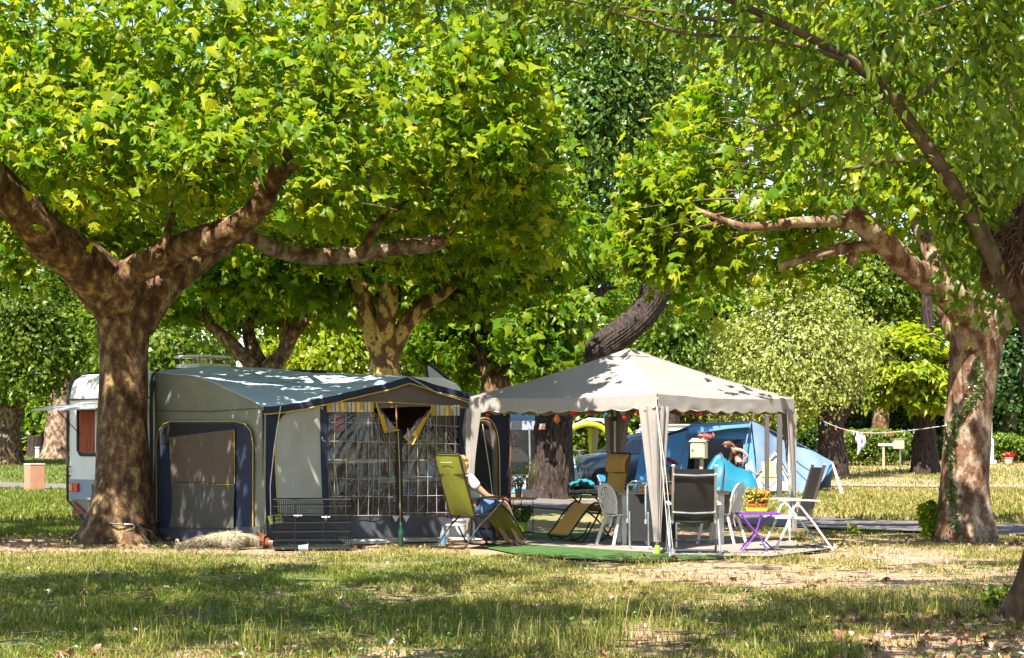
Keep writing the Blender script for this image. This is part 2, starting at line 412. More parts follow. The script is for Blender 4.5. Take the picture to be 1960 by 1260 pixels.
# ================================================================ SETTING
def dirtmap(x, y):
    """0 = sward, 1 = bare reddish earth"""
    ys = np.maximum(y, 5.0); u = 980 + x * FPX / ys; v = HZ + EYE * FPX / ys
    def soft(a, b, c, d, w=14):
        return smooth01((u - a) / (w * 4)) * smooth01((b - u) / (w * 4)) * smooth01((v - c) / w) * smooth01((d - v) / w)
    d = 0.95 * soft(-300, 1500, 1018, 1062) + 0.75 * soft(1050, 2300, 1055, 1140, 22) + 0.55 * soft(1500, 2400, 1020, 1075)
    d = np.maximum(d, 0.9 * soft(960, 1460, 1000, 1062)); d = np.maximum(d, 0.38 * soft(-200, 950, 1205, 1400, 40))
    d = np.maximum(d, 0.8 * soft(1620, 2400, 1185, 1400, 24)); d = np.maximum(d, 0.7 * soft(1500, 2400, 975, 1004, 8))
    d = np.maximum(d, 0.65 * soft(1560, 2400, 918, 938, 5)); d = np.maximum(d, 0.35 * soft(900, 1500, 1180, 1300, 30))
    n = 0.6 * vnoise(x * 0.8, y * 0.55, 2.2) + 0.4 * vnoise(x * 3.1, y * 2.2, 6.1)
    return np.clip(0.62 * d + (n - 0.5) * 1.1 + 0.16 - 0.05, 0, 1)
def dry_sun_map(x, y):
    ys = np.maximum(y, 5.0); u = 980 + x * FPX / ys; v = HZ + EYE * FPX / ys
    d = 0.27 + 0.40 * smooth01((u - 700) / 500) + 0.3 * ((v > 1035) & (v < 1085)) - 0.45 * ((u < 160) & (v < 1035)) + 0.1 * (v < 960) * (u > 1500)  # dry grass; the row band also puts the sunlit strip into the colour
    return np.clip(d + (vnoise(x * 0.5 + 20, y * 0.4, 5) - 0.5) * 0.8, 0, 1)

xs = np.concatenate([np.linspace(-400, -34, 12), np.arange(-33, 33.1, 0.3), np.linspace(34, 400, 12)])
ys = np.concatenate([np.linspace(-60, 8, 10), np.arange(8.5, 34, 0.3), np.arange(34, 110, 0.9), np.linspace(111, 600, 14)])
gx, gyy = np.meshgrid(xs, ys); gx = gx.ravel(); gyy = gyy.ravel()
gz = rise(gyy) - 0.012 - 0.035 * vnoise(gx * 0.9, gyy * 0.9, 1.1)
nx, ny = len(xs), len(ys); ii = np.arange(nx * ny).reshape(ny, nx)
GF = np.stack([ii[:-1, :-1], ii[:-1, 1:], ii[1:, 1:], ii[1:, :-1]], -1).reshape(-1, 4)
m, nt, N, L, P = nodes('meadow_soil')
a1 = N.new('ShaderNodeAttribute'); a1.attribute_name = 'dirt'; a2 = N.new('ShaderNodeAttribute'); a2.attribute_name = 'dry'
n1 = noise(N, L, 1.6, 8, rough=0.7); n2 = noise(N, L, 30, 6, rough=0.7)
rg = ramp(N, [(0.3, (0.05, 0.075, 0.022)), (0.5, (0.085, 0.11, 0.032)), (0.75, (0.15, 0.14, 0.055))]); L.new(n2.outputs['Fac'], rg.inputs[0])
rd = ramp(N, [(0.3, (0.20, 0.145, 0.07)), (0.7, (0.36, 0.27, 0.13))]); L.new(n2.outputs['Fac'], rd.inputs[0])
rs = ramp(N, [(0.25, (0.16, 0.10, 0.065)), (0.5, (0.31, 0.195, 0.13)), (0.8, (0.42, 0.29, 0.205))]); L.new(n2.outputs['Fac'], rs.inputs[0])
x1 = N.new('ShaderNodeMixRGB'); x2 = N.new('ShaderNodeMixRGB')
L.new(a2.outputs['Fac'], x1.inputs[0]); L.new(rg.outputs[0], x1.inputs[1]); L.new(rd.outputs[0], x1.inputs[2])
sh = ramp(N, [(0.35, (0, 0, 0)), (0.62, (1, 1, 1))]); ad = N.new('ShaderNodeMath'); ad.operation = 'MULTIPLY_ADD'; ad.inputs[1].default_value = 0.5
sb = N.new('ShaderNodeMath'); sb.operation = 'SUBTRACT'; sb.inputs[1].default_value = 0.25
L.new(n1.outputs['Fac'], ad.inputs[0]); L.new(a1.outputs['Fac'], ad.inputs[2]); L.new(ad.outputs[0], sb.inputs[0]); L.new(sb.outputs[0], sh.inputs[0])
L.new(sh.outputs[0], x2.inputs[0]); L.new(x1.outputs[0], x2.inputs[1]); L.new(rs.outputs[0], x2.inputs[2]); L.new(x2.outputs[0], P.inputs['Base Color'])
P.inputs['Roughness'].default_value = 0.95; P.inputs['Specular IOR Level'].default_value = 0.1
b = N.new('ShaderNodeBump'); b.inputs['Strength'].default_value = 0.7; b.inputs['Distance'].default_value = 0.03; L.new(n2.outputs['Fac'], b.inputs['Height']); L.new(b.outputs[0], P.inputs['Normal'])
SOIL = m
g = np_mesh('ground', np.stack([gx, gyy, gz], 1), GF, SOIL, None, {'dirt': dirtmap(gx, gyy), 'dry': dry_sun_map(gx, gyy)}); tag(g, kind='structure')

ASPH = M('old_asphalt', (0.14, 0.115, 0.10), (0.085, 0.07, 0.06), 5, 0.9, 0.4, 60)
LANES = []
def lane(name, pts, w, mat, z=0.0):
    p = spline([(q[0], q[1], 0) for q in pts], 90); t = np.gradient(p, axis=0); t /= np.linalg.norm(t, axis=1)[:, None]
    s = np.stack([-t[:, 1], t[:, 0], t[:, 2]], 1); LANES.append((p[:, :2].copy(), w))
    G = []
    for k in np.linspace(-0.5, 0.5, 7):
        q = p + s * (w * k + (0.25 * (vnoise(p[:, 0] * 1.2, p[:, 1] * 1.2, k * 3 + 2) - .5) if abs(k) == .5 else 0))[:, None] if abs(k) == .5 else p + s * (w * k)
        q[:, 2] = rise(q[:, 1]) + z; G.append(q)
    mb = MB(True); mb.surf(np.array(G)); o = mb.build(name, mat); return tag(o, kind='structure')
lane('road', [(-60, 88), (-34, 72), (-17, 60), (-6, 52), (1.0, 43), (4.5, 34.5), (8, 30.3), (14, 28), (30, 25)], 3.2, ASPH, 0.002)
lane('path', [(6, 61), (14, 58.5), (24, 57), (45, 56)], 2.0, M('pale_gravel', (0.25, 0.185, 0.13), (0.15, 0.12, 0.075), 4, 0.95, 0.4, 50), 0.0)

# ---------------------------------------------------------------- grass
def blades(name, x, y, h, w, mat, lean=0.5, label=None):
    k = len(x); a = rng.random(k) * 2 * PI; l = rng.normal(0, lean, k) * h; la = rng.random(k) * 2 * PI
    z = rise(y) - 0.03
    s = np.stack([np.cos(a), np.sin(a), np.zeros(k)], 1) * (w / 2)[:, None]
    d = np.stack([np.cos(la), np.sin(la), np.zeros(k)], 1) * l[:, None]
    B = np.stack([x, y, z], 1); M1 = B + d * 0.35 + np.stack([0 * h, 0 * h, h * 0.6], 1); T = B + d + np.stack([0 * h, 0 * h, h * (1 - 0.25 * np.abs(l / h))], 1)
    V = np.stack([B - s, B + s, M1 + s * 0.8, M1 - s * 0.8, T], 1)
    F = np.array([(0, 1, 2), (0, 2, 3), (3, 2, 4)])[None] + (np.arange(k) * 5)[:, None, None]
    o = np_mesh(name, V.reshape(-1, 3), F.reshape(-1, 3), mat); return tag(o, label, 'grass', None, 'stuff')
GRASS = leafmat('grass_green', [(0.06, 0.095, 0.012), (0.10, 0.135, 0.017), (0.15, 0.17, 0.025), (0.24, 0.23, 0.055)], 1.3, 0.35, 0.012)
STRAW = leafmat('grass_dry', [(0.22, 0.165, 0.05), (0.30, 0.235, 0.08), (0.36, 0.29, 0.12), (0.17, 0.17, 0.04)], 1.0, 0.3, 0.01)
def scatter(n, y0, y1):
    y = 1 / (1 / y1 + rng.random(n) * (1 / y0 - 1 / y1)); y = np.where(rng.random(n) < .5, y, y0 + (y1 - y0) * rng.random(n))
    return (rng.random(n) - 0.5) * 0.62 * y, y
def not_mat(x, y):           # keep blades off the mats, the road and the awning floor
    u = 980 + x * FPX / y; v = HZ + EYE * FPX / y
    a = (x > -4.6) & (y > 25.6) & (y < 32) & (x < 1.5)
    b = (y > 22.35) & (y < 29.2) & (u > 900) & (u < 1520) & (v < 1068 - 0.03 * np.abs(u - 1150))
    c = (v < 1032) & (v > 940) & (u > 500) & (u < 1150)
    d = np.zeros(len(x), bool)
    e = np.zeros(len(x), bool)
    for q, w in LANES:
        for i in range(0, len(x), 40000):
            dd = np.min((x[i:i + 40000, None] - q[None, :, 0]) ** 2 + (y[i:i + 40000, None] - q[None, :, 1]) ** 2, 1); e[i:i + 40000] |= dd < (w / 2 + .12) ** 2
    return ~(a | b | c | d | e)
x, y = scatter(640000, 11.8, 34); dm = dirtmap(x, y); dr = dry_sun_map(x, y); cl = vnoise(x * 1.9, y * 1.5, 3.3)
ok = not_mat(x, y) & (rng.random(len(x)) < np.clip(1.0 - 1.35 * dm, 0.03, 1) * np.clip(cl * 1.9 - 0.25, 0.08, 1)); x, y, dr, cl = x[ok], y[ok], dr[ok], cl[ok]
isd = rng.random(len(x)) < dr * 0.62
hh = (0.02 + 0.06 * rng.random(len(x)) ** 1.8) * (0.5 + 1.0 * cl)
blades('grass', x[~isd], y[~isd], hh[~isd], 0.004 + 0.006 * rng.random((~isd).sum()) + y[~isd] * 0.00012, GRASS, 0.9, 'short patchy green grass of the pitch')
blades('dry_grass', x[isd], y[isd], hh[isd] * 1.05, 0.003 + 0.005 * rng.random(isd.sum()) + y[isd] * 0.00012, STRAW, 1.0, 'dry straw coloured grass mixed into the lawn')
x, y = scatter(160000, 34, 95); dm = dirtmap(x, y); dr = dry_sun_map(x, y)
p_ = np.clip(1 - 1.2 * dm, 0.05, 1); ok = not_mat(x, y) & (rng.random(len(x)) < p_); x, y, dr = x[ok], y[ok], dr[ok]; isd = rng.random(len(x)) < dr * 0.8
blades('far_grass', x[~isd], y[~isd], 0.05 + 0.1 * rng.random((~isd).sum()), np.full((~isd).sum(), 0.03), GRASS, 0.6, 'green grass of the far pitches')
blades('far_dry_grass', x[isd], y[isd], 0.05 + 0.1 * rng.random(isd.sum()), np.full(isd.sum(), 0.03), STRAW, 0.7, 'sun bleached grass of the far pitches')
# taller tufts
tu = [(1790, 1178, 90, .20), (1710, 1172, 70, .20), (1640, 1168, 60, .17), (1860, 1178, 60, .17), (505, 1240, 60, .22), (1150, 1225, 60, .26), (945, 1190, 26, .30), (1165, 1215, 22, .4), (290, 1225, 50, .16),
      (330, 1195, 40, .14), (1000, 1218, 60, .2), (1080, 1240, 60, .2), (620, 1150, 40, .14), (120, 1130, 60, .14), (840, 1215, 50, .16), (1300, 1200, 50, .17), (1500, 1180, 50, .16), (1400, 1170, 40, .15), (190, 1160, 60, .14), (700, 1210, 50, .15), (60, 1190, 50, .16), (1560, 1250, 40, .2)]
X_, Y_, H_ = [], [], []
for u, v, k, h in tu:
    c = gnd(u, v); k = int(k * 2.2); X_.append(c.x + rng.normal(0, .16, k)); Y_.append(c.y + rng.normal(0, .18, k)); H_.append(h * (0.45 + 0.7 * rng.random(k)))
X_ = np.concatenate(X_); Y_ = np.concatenate(Y_); H_ = np.concatenate(H_); isd = rng.random(len(X_)) < 0.3
blades('grass_tuft', X_[~isd], Y_[~isd], H_[~isd], np.full((~isd).sum(), .009), GRASS, 0.5, 'long green grass tufts standing up in the foreground lawn')
blades('straw_tuft', X_[isd], Y_[isd], H_[isd] * 1.3, np.full(isd.sum(), .006), STRAW, 0.4, 'thin dry stalks standing up in the foreground lawn')
# broadleaf weeds and fallen leaves
x, y = scatter(9000, 11.8, 30); ok = not_mat(x, y) & (vnoise(x * 1.3, y * 1.3, 9) > 0.52); x, y = x[ok], y[ok]; P_ = np.stack([x, y, 0.012 + 0.05 * rng.random(len(x))], 1)
WEED = leafmat('weed_leaf', [(0.05, 0.11, 0.02), (0.08, 0.15, 0.03), (0.12, 0.17, 0.04)], 1.4, 0.3)
o = leaves('weed', 'oval', P_, frames(np.stack([rng.normal(0, .5, len(x)), rng.normal(0, .5, len(x)), np.ones(len(x))], 1), rng.normal(0, 1, (len(x), 3))), 0.02 + 0.035 * rng.random(len(x)), WEED); tag(o, 'small broad leaved weeds scattered in the lawn', 'weeds', None, 'stuff')
x, y = scatter(5200, 11.8, 31); u_ = 980 + x * FPX / y; v_ = HZ + EYE * FPX / y
ok = not_mat(x, y) & ((rng.random(len(x)) < 0.06) | ((u_ > 1600) & (v_ > 1160)) | ((v_ > 1025) & (v_ < 1050))); x, y = x[ok], y[ok]; P_ = np.stack([x, y, 0.005 + 0.03 * rng.random(len(x))], 1)
LITT = leafmat('fallen_leaf', [(0.15, 0.065, 0.03), (0.21, 0.105, 0.05), (0.28, 0.16, 0.085), (0.10, 0.05, 0.025)], 1.0, 0.15)
o = leaves('leaf_litter', 'plane', P_, frames(np.stack([rng.normal(0, .6, len(x)), rng.normal(0, .6, len(x)), np.ones(len(x))], 1), rng.normal(0, 1, (len(x), 3))), 0.03 + 0.06 * rng.random(len(x)), LITT); tag(o, 'dead brown leaves lying on the ground', 'dead leaves', None, 'stuff')

x, y = scatter(420, 11.8, 26); ok = not_mat(x, y); x, y = x[ok], y[ok]; mb = MB(True)
for a, b_ in zip(x, y):
    t = rng.random() * PI; l = .05 + .16 * rng.random(); d = np.array((math.cos(t), math.sin(t), 0)) * l; c = np.array((a, b_, .012 + .02 * rng.random()))
    mb.tube([c - d, c + rng.normal(0, .012, 3) * (1, 1, .3), c + d * .9], [.004, .0045, .002], 4)
o = mb.build('twig_litter', TWIG); tag(o, 'small fallen twigs lying in the grass', 'twigs', None, 'stuff')

# ================================================================ TREES

def twigs(root, C, mid, n, reach=1.3):
    """thin shoots that carry the leaf clumps"""
    mb = MB(True)
    C = C[clear_of(C, BARE[root.name], 45)]
    for c in C[rng.choice(len(C), n, replace=False)]:
        d = mid - c; L_ = np.linalg.norm(d); d = d / L_ * min(L_, reach * (.6 + .8 * rng.random())); a = c + d + rng.normal(0, .15, 3)
        mb.tube([a, (a + c) / 2 + rng.normal(0, .10, 3), c, c - d * .12 + (0, 0, -.04)], [.016, .011, .006, .003], 4, sm=7)
    o = mb.build('twig', TWIG, root); o['kind'] = 'stuff'
# ---- big plane tree on the left
PL = thing('plane_tree', 'massive plane tree with dark mottled trunk in front of the caravan', 'tree', (X(235, 27), 27, 0))
mb = MB(True)
path = [at(226, 1050, 27), at(228, 1015, 27), at(233, 950, 27), at(235, 880, 27), at(235, 800, 27), at(236, 700, 27), at(236, 620, 27), at(236, 555, 27.0), at(232, 520, 27.1)]
mb.tube(path, [.46, .44, .415, .385, .365, .35, .385, .45, .35], 40, sm=60, wob=.05, nz=2.2, lobes=flare(0, .62, .30, 5, 1.0)); mb.build('trunk', BARK_L, PL, ang=80)
BARE = {}
def limb(root, name, pts, r, mat, n=18, k=44, wob=.09, nz=3.2):
    if name == 'limb': BARE.setdefault(root.name, []).append((pts, r))
    mb = MB(True); mb.tube(pts, r, n, sm=k, wob=wob, nz=nz); return mb.build(name, mat, root, ang=80)
limb(PL, 'limb', [at(238, 590, 27), at(185, 530, 26.6), at(140, 490, 26.2), at(85, 450, 25.8), at(30, 385, 25.3), at(-40, 310, 24.8), at(-120, 230, 24.4)], [.42, .39, .345, .31, .27, .235, .18], BARK_L, 24)
limb(PL, 'limb', [at(222, 600, 26.75), at(232, 545, 26.55), at(262, 515, 26.4), at(310, 493, 26.2), at(350, 470, 26.0), at(415, 452, 25.8), at(470, 420, 25.6), at(502, 385, 25.4), at(525, 340, 25.2), at(560, 300, 25.0), at(586, 282, 24.9)], [.16, .23, .22, .2, .2, .215, .16, .16, .15, .16, .12], BARK_C if 0 else BARK_L, 20, 60)
limb(PL, 'limb', [at(258, 620, 27), at(300, 560, 27.1), at(345, 520, 27.3), at(395, 485, 27.6), at(440, 462, 28)], [.30, .27, .24, .2, .15], BARK_L, 20)
limb(PL, 'limb', [at(420, 470, 27.9), at(470, 452, 28.2), at(520, 475, 28.4), at(590, 490, 28.5), at(680, 488, 28.5), at(760, 474, 28.4), at(830, 466, 28.3), at(862, 448, 28.3)], [.12, .11, .13, .13, .12, .12, .13, .10], BARK_R, 16, 60)
for q in ([(560, 300), (590, 230), (640, 170)], [(505, 380), (470, 300), (430, 230)], [(300, 500), (330, 400), (300, 300)], [(690, 488), (730, 420), (790, 380)], [(90, 450), (120, 380), (180, 330)], [(840, 465), (900, 400), (960, 330)], [(790, 240), (850, 225), (868, 222)]):
    limb(PL, 'branch', [at(a, b_, 25.6 + .4 * i) for i, (a, b_) in enumerate(q)], [.07, .05, .025], BARK_L, 8, 14)
C0 = np.array((-5.75, 27.6, 4.6))
cen = umbrella(3000, C0, 6.5, 5.4, 4.45, 4.6, .2, 3)
cen2 = umbrella(1100, C0, 6.5, 5.4, 4.35, 4.4, .2, 3); cen2 = cen2[cen2[:, 1] < 25.5]
cen = np.vstack([cen, cen2, blob(170, (-.2, 23.3, 5.7), (1.0, 1.0, 1.0)), blob(70, (.15, 24.8, 4.7), (.5, 1.0, .7))]); Pp = cluster(cen, 16, .22)
u_ = 980 + Pp[:, 0] * FPX / Pp[:, 1]; Pp = Pp[(u_ < 1085 + 40 * rng.random(len(Pp))) & (u_ > -700)]
Pp = Pp[keep_leaf(Pp, .05)]; Pp = Pp[clear_of(Pp, BARE[PL.name]) | (rng.random(len(Pp)) < .012)]
sc = 0.09 + 0.135 * rng.random(len(Pp)) ** 1.3
twigs(PL, cen[:-240], C0 + np.array((0, 0, .6)), 260)
foliage(PL, 'plane', Pp, orient(Pp, C0 + np.array((0, 1.5, 0.5)), .85, .4, 1.0, .6), sc, LEAF_P, 300, 42)

# ---- plane tree on the right
PR = thing('plane_tree', 'plane tree with pale camouflage trunk and ivy at the right of the pitch', 'tree', (X(1850, 27.4), 27.4, 0))
mb = MB(True)
mb.tube([at(1846, 1046, 27.4), at(1847, 1015, 27.4), at(1845, 950, 27.4), at(1851, 850, 27.4), at(1860, 750, 27.4), at(1868, 660, 27.4), at(1872, 615, 27.4), at(1880, 585, 27.5)], [.42, .41, .375, .345, .35, .385, .43, .3], 40, sm=56, wob=.05, nz=2.2, lobes=flare(0, .30, .28, 6, 2.0)); mb.build('trunk', BARK_R, PR, ang=80)
limb(PR, 'limb', [at(1862, 660, 27.2), at(1850, 600, 27.0), at(1800, 552, 26.7), at(1740, 512, 26.4), at(1690, 462, 26.1), at(1655, 432, 25.9), at(1628, 398, 25.8)], [.24, .27, .22, .20, .18, .17, .13], BARK_R, 20, 60)
limb(PR, 'limb', [at(1705, 480, 26.2), at(1650, 472, 26.1), at(1590, 482, 26.0), at(1540, 495, 26.0), at(1490, 512, 26)], [.085, .08, .07, .06, .04], BARK_R, 12)
limb(PR, 'limb', [at(1652, 430, 25.9), at(1590, 424, 25.8), at(1520, 426, 25.7), at(1425, 434, 25.6), at(1330, 400, 25.5)], [.11, .085, .075, .06, .03], BARK_R, 12)
limb(PR, 'limb', [at(1640, 462, 26.1), at(1634, 490, 26.1), at(1628, 508, 26.1)], [.06, .085, .07], BARK_R, 10)
limb(PR, 'limb', [at(1835, 640, 27.6), at(1815, 580, 27.9), at(1790, 500, 28.2), at(1750, 420, 28.6)], [.2, .19, .15, .1], BARK_R, 16)
limb(PR, 'limb', [at(1890, 650, 27.4), at(1930, 590, 27.5), at(1990, 540, 27.6), at(2080, 470, 27.8)], [.24, .24, .2, .14], BARK_R, 16)
C1 = np.array((7.3, 27.5, 4.6))
cen = np.vstack([umbrella(3300, C1, 6.0, 5.0, 4.25, 4.6, .2, 8), blob(260, at(1330, 470, 27), (1.5, 1.4, .9)), blob(120, at(1240, 400, 26), (.7, 1.2, 1.0))])
Pp = cluster(cen, 16, .22); u_ = 980 + Pp[:, 0] * FPX / Pp[:, 1]; Pp = Pp[(u_ > 1165 + 45 * rng.random(len(Pp))) & (u_ < 2500)]
Pp = Pp[keep_leaf(Pp, .05)]; Pp = Pp[clear_of(Pp, BARE[PR.name]) | (rng.random(len(Pp)) < .06)]
twigs(PR, cen[:-380], C1 + np.array((0, 0, .6)), 240)
foliage(PR, 'plane', Pp, orient(Pp, C1 + np.array((0, 1.5, .5)), .85, .4, 1.0, .6), 0.09 + 0.13 * rng.random(len(Pp)) ** 1.3, LEAF_P, 300, 38)

# ---- near tree at the right edge: burr trunk, drooping oval leaves overhead
NT = thing('elm_tree', 'near tree with shaggy brown trunk at the right edge and drooping oval leaves overhead', 'tree', (4.45, 14.7, 0))
mb = MB(True)
mb.tube([(4.45, 14.7, -.1), (4.45, 14.7, .25), (4.47, 14.7, .8), (4.48, 14.7, 1.6), at(2040, 620, 14.7), at(2018, 540, 14.7), at(2018, 470, 14.7), at(2028, 420, 14.7), at(2040, 330, 14.7), at(2060, 150, 14.7), (4.6, 14.6, 5.4), (4.4, 14.4, 6.6), (4.1, 14.1, 7.6)], [.36, .33, .3, .3, .34, .41, .43, .38, .27, .24, .2, .14, .06], 40, sm=90, wob=.16, nz=5, lobes=flare(0, .75, .26, 5, .4)); mb.build('trunk', BARK_N, NT, ang=80)
limb(NT, 'limb', [(4.55, 14.65, 5.0), (3.6, 13.8, 5.9), (2.2, 12.9, 6.4), (.4, 12.4, 6.7), (-1.6, 12.0, 6.8)], [.15, .13, .1, .07, .03], BARK_N, 12)
limb(NT, 'limb', [(4.55, 14.7, 5.2), (5.4, 15.0, 6.0), (6.6, 14.6, 6.5), (7.8, 14.0, 6.7)], [.13, .11, .08, .03], BARK_N, 12)
mb = MB(True)
for k in range(420):          # hanging fibrous shoots on the burr
    a = PI + rng.normal(0, .8); z0 = Z(430 + 90 * rng.random(), 14.7); c = np.array((X(2012, 14.7), 14.7, z0)); d = np.array((math.cos(a), math.sin(a) * 1.0 - .35, 0)); d /= np.linalg.norm(d)
    p = c + d * .445; l = .06 + .22 * rng.random(); mb.tube([p, p + d * .06 + np.array((0, 0, -.02)), p + d * .09 + np.array((.02 * rng.normal(), 0, -l * .5)), p + d * .05 + np.array((.06 * rng.normal(), 0, -l))], [.007, .006, .0045, .002], 3, sm=6)
o = mb.build('aerial_shoot', M('root_fibre', (.15, .07, .035), (.05, .025, .014), 30, .9), NT); o['kind'] = 'stuff'
br = [at(1935, 560, 14.6), at(1905, 500, 14.5), at(1868, 425, 14.4), at(1830, 362, 14.3), at(1770, 275, 14.2), at(1705, 185, 14.1), at(1640, 125, 14.0), at(1560, 78, 13.9), at(1480, 38, 13.8), at(1400, 2, 13.7), at(1300, -40, 13.6)]
limb(NT, 'limb', br, [.085, .075, .068, .06, .055, .05, .045, .035, .03, .025, .02], BARK_R if 0 else TWIG, 12, 60, .06)
twl = [[(1705, 186, 14.1), (1760, 182, 14.0), (1825, 125, 13.9), (1900, 72, 13.8), (1965, 44, 13.7)], [(1692, 195, 14.1), (1625, 180, 14.0), (1560, 195, 13.9), (1490, 235, 13.8), (1440, 255, 13.7)], [(1640, 125, 14), (1540, 90, 13.6), (1420, 70, 13.4), (1320, 66, 13.2), (1200, 30, 13.0), (1160, 20, 13)],
       [(1790, 305, 14.2), (1700, 310, 14), (1600, 330, 13.9), (1540, 350, 13.8)], [(1880, 440, 14.4), (1840, 415, 14.5), (1800, 405, 14.5)], [(1480, 38, 13.8), (1380, 40, 13.5), (1240, 20, 13.2), (1060, 0, 13)], [(1900, 70, 13.8), (1920, 150, 13.7), (1950, 230, 13.7)], [(1640, 125, 14), (1700, 60, 14), (1790, 20, 14), (1900, -20, 14)], [(1870, 380, 14.3), (1885, 350, 14.2), (1895, 335, 14.2)]]
for q in twl: limb(NT, 'branch', [at(*p) for p in q], [.022, .017, .012, .006], TWIG, 7, 26, .05)
cp = []
for q in [[tuple(p) for p in br[4:]]] + [[tuple(at(*p)) for p in q] for q in twl]:
    s_ = spline(q, 60); cp.append(s_[rng.integers(0, 60, 26)] + rng.normal(0, .12, (26, 3)))
cp = np.vstack(cp)
k = 380; uu = 1060 + 940 * rng.random(k) ** 0.5; vv = -40 + (40 + 330 * smooth01((uu - 1000) / 900)) * rng.random(k) ** 1.3; yy = 12.2 + 4 * rng.random(k)
cp2 = np.stack([X(uu, yy), yy, Z(vv, yy)], 1)
k = 240; uu = 1820 + 180 * rng.random(k); vv = 40 + 560 * rng.random(k); yy = 14.8 + 2.5 * rng.random(k); cp2 = np.vstack([cp2, np.stack([X(uu, yy), yy, Z(vv, yy)], 1)])
k = 110; uu = 640 + 480 * rng.random(k); vv = -60 + 85 * rng.random(k); yy = 12.2 + 2.5 * rng.random(k); cp2 = np.vstack([cp2, np.stack([X(uu, yy), yy, Z(vv, yy)], 1)])
Pn = cluster(np.vstack([cp, cp2]), 7, .11, 1.2)
ov = umbrella(7600, (1.0, 13.6, 0), 9.0, 5.6, 5.55, 1.7, .2, 5); ov = ov[(ov[:, 2] > EYE + (HZ + 40) / FPX * ov[:, 1])]
Po = cluster(ov, 11, .3); Po = Po[Po[:, 2] > EYE + (HZ + 12) / FPX * Po[:, 1]]; Po = Po[keep_leaf(Po, .03)]
Pn = Pn[clear_of(Pn, BARE[NT.name], 5) | (rng.random(len(Pn)) < .25)]
Pa = np.vstack([Pn, Po]); Ra = orient(Pa, np.array((3, 14, 4.5)), .45, .35, .9, 1.3)
foliage(NT, 'oval', Pa, Ra, np.concatenate([.075 + .05 * rng.random(len(Pn)), .13 + .08 * rng.random(len(Po))]), LEAF_N, 300, 26)

# ---- trees behind the pitch
def tree(name, label, base, trunk, limbs, blobs, kind, leaf, mat, bark, per=10, spread=.26, grp=None, tn=16, wob=.08, nz=2.5, fl=.35, up=.5, droop=.5, rnd=.8):
    """base: (u of foot, Y); trunk/limbs: (points in (u, v, Y), radii); blobs: (u, v, Y, rx, ry, rz, clumps)"""
    bx, by = X(base[0], base[1]), base[1]
    T = thing(name, label, 'tree', (bx, by, float(rise(by))), 0, grp)
    mb = MB(True); z0 = float(rise(by))
    mb.tube([(bx, by, z0 - .15)] + [at(*p) for p in trunk[0]], [trunk[1][0] * 1.1] + list(trunk[1]), max(tn, 30) if bark is BARK_D else tn, sm=60 if bark is BARK_D else 34, wob=wob, nz=nz, lobes=flare(z0, fl, .35, 5, bx, .13 if bark is BARK_D else 0)); mb.build('trunk', bark, T, ang=80)
    for p, r in limbs: limb(T, 'limb', [at(*q) for q in p], r, bark, 10, 22, wob, nz)
    cs = []; 
    for i, (u, v, Y, rx, ry, rz, n) in enumerate(blobs):
        cs.append(blob(n, at(u, v, Y), (rx, ry, rz), .5, .5, i * 3.3 + bx))
    c = np.vstack(cs); mid = c.mean(0); P = cluster(c, per, spread)
    P = P[P[:, 2] > float(rise(by)) + .05]
    if kind == 'plane' and T.name in BARE: P = P[clear_of(P, BARE[T.name], 6) | (rng.random(len(P)) < .08)]
    o = leaves('foliage', kind, P, orient(P, mid, up, .6, rnd, droop), leaf * (.7 + .6 * rng.random(len(P))), mat, T); o['kind'] = 'stuff'
    return T
tree('plane_tree', 'plane tree with yellow patched trunk forking above the awning roof', (735, 36), ([(736, 760, 36), (735, 690, 36), (733, 655, 36)], [.33, .29, .33]),
     [([(720, 665, 36), (705, 610, 35.8), (690, 560, 35.6), (680, 525, 35.5), (690, 470, 35.5)], [.2, .19, .17, .15, .08]), ([(738, 670, 36), (738, 610, 35.7), (745, 560, 35.5), (738, 520, 35.4), (750, 450, 35.4)], [.21, .2, .18, .18, .08]), ([(752, 670, 36), (775, 625, 35.9), (810, 585, 35.8), (850, 560, 35.6), (900, 520, 35.5)], [.2, .17, .14, .11, .05]), ([(768, 530, 35.5), (764, 505, 35.4), (780, 470, 35.4)], [.08, .08, .04])],
     [(740, 470, 36.5, 4.4, 3.2, .9, 700), (600, 530, 36.5, 2.3, 2, .55, 260), (870, 540, 36.5, 1.5, 2, .55, 160)], 'plane', .2, LEAF_P2, BARK_C)
tree('plane_tree', 'plane tree with V-shaped limbs rising behind the caravan roof', (500, 46), ([(500, 760, 46), (500, 705, 46)], [.34, .36]),
     [([(490, 710, 46), (455, 670, 46), (425, 640, 46), (400, 620, 46), (390, 560, 46)], [.2, .17, .15, .13, .06]), ([(510, 710, 46), (540, 680, 46), (560, 640, 46), (585, 610, 46), (600, 560, 46)], [.24, .2, .17, .12, .06]), ([(540, 680, 46), (548, 620, 46), (552, 570, 46)], [.12, .1, .06]), ([(500, 700, 46.3), (480, 660, 46.5), (470, 600, 46.6)], [.2, .19, .13])],
     [(480, 520, 46.5, 4.2, 3, 1.25, 620), (400, 570, 46.5, 2, 2, .7, 160), (620, 565, 46, 1.6, 2, .6, 140)], 'plane', .21, LEAF_P2, BARK_L)
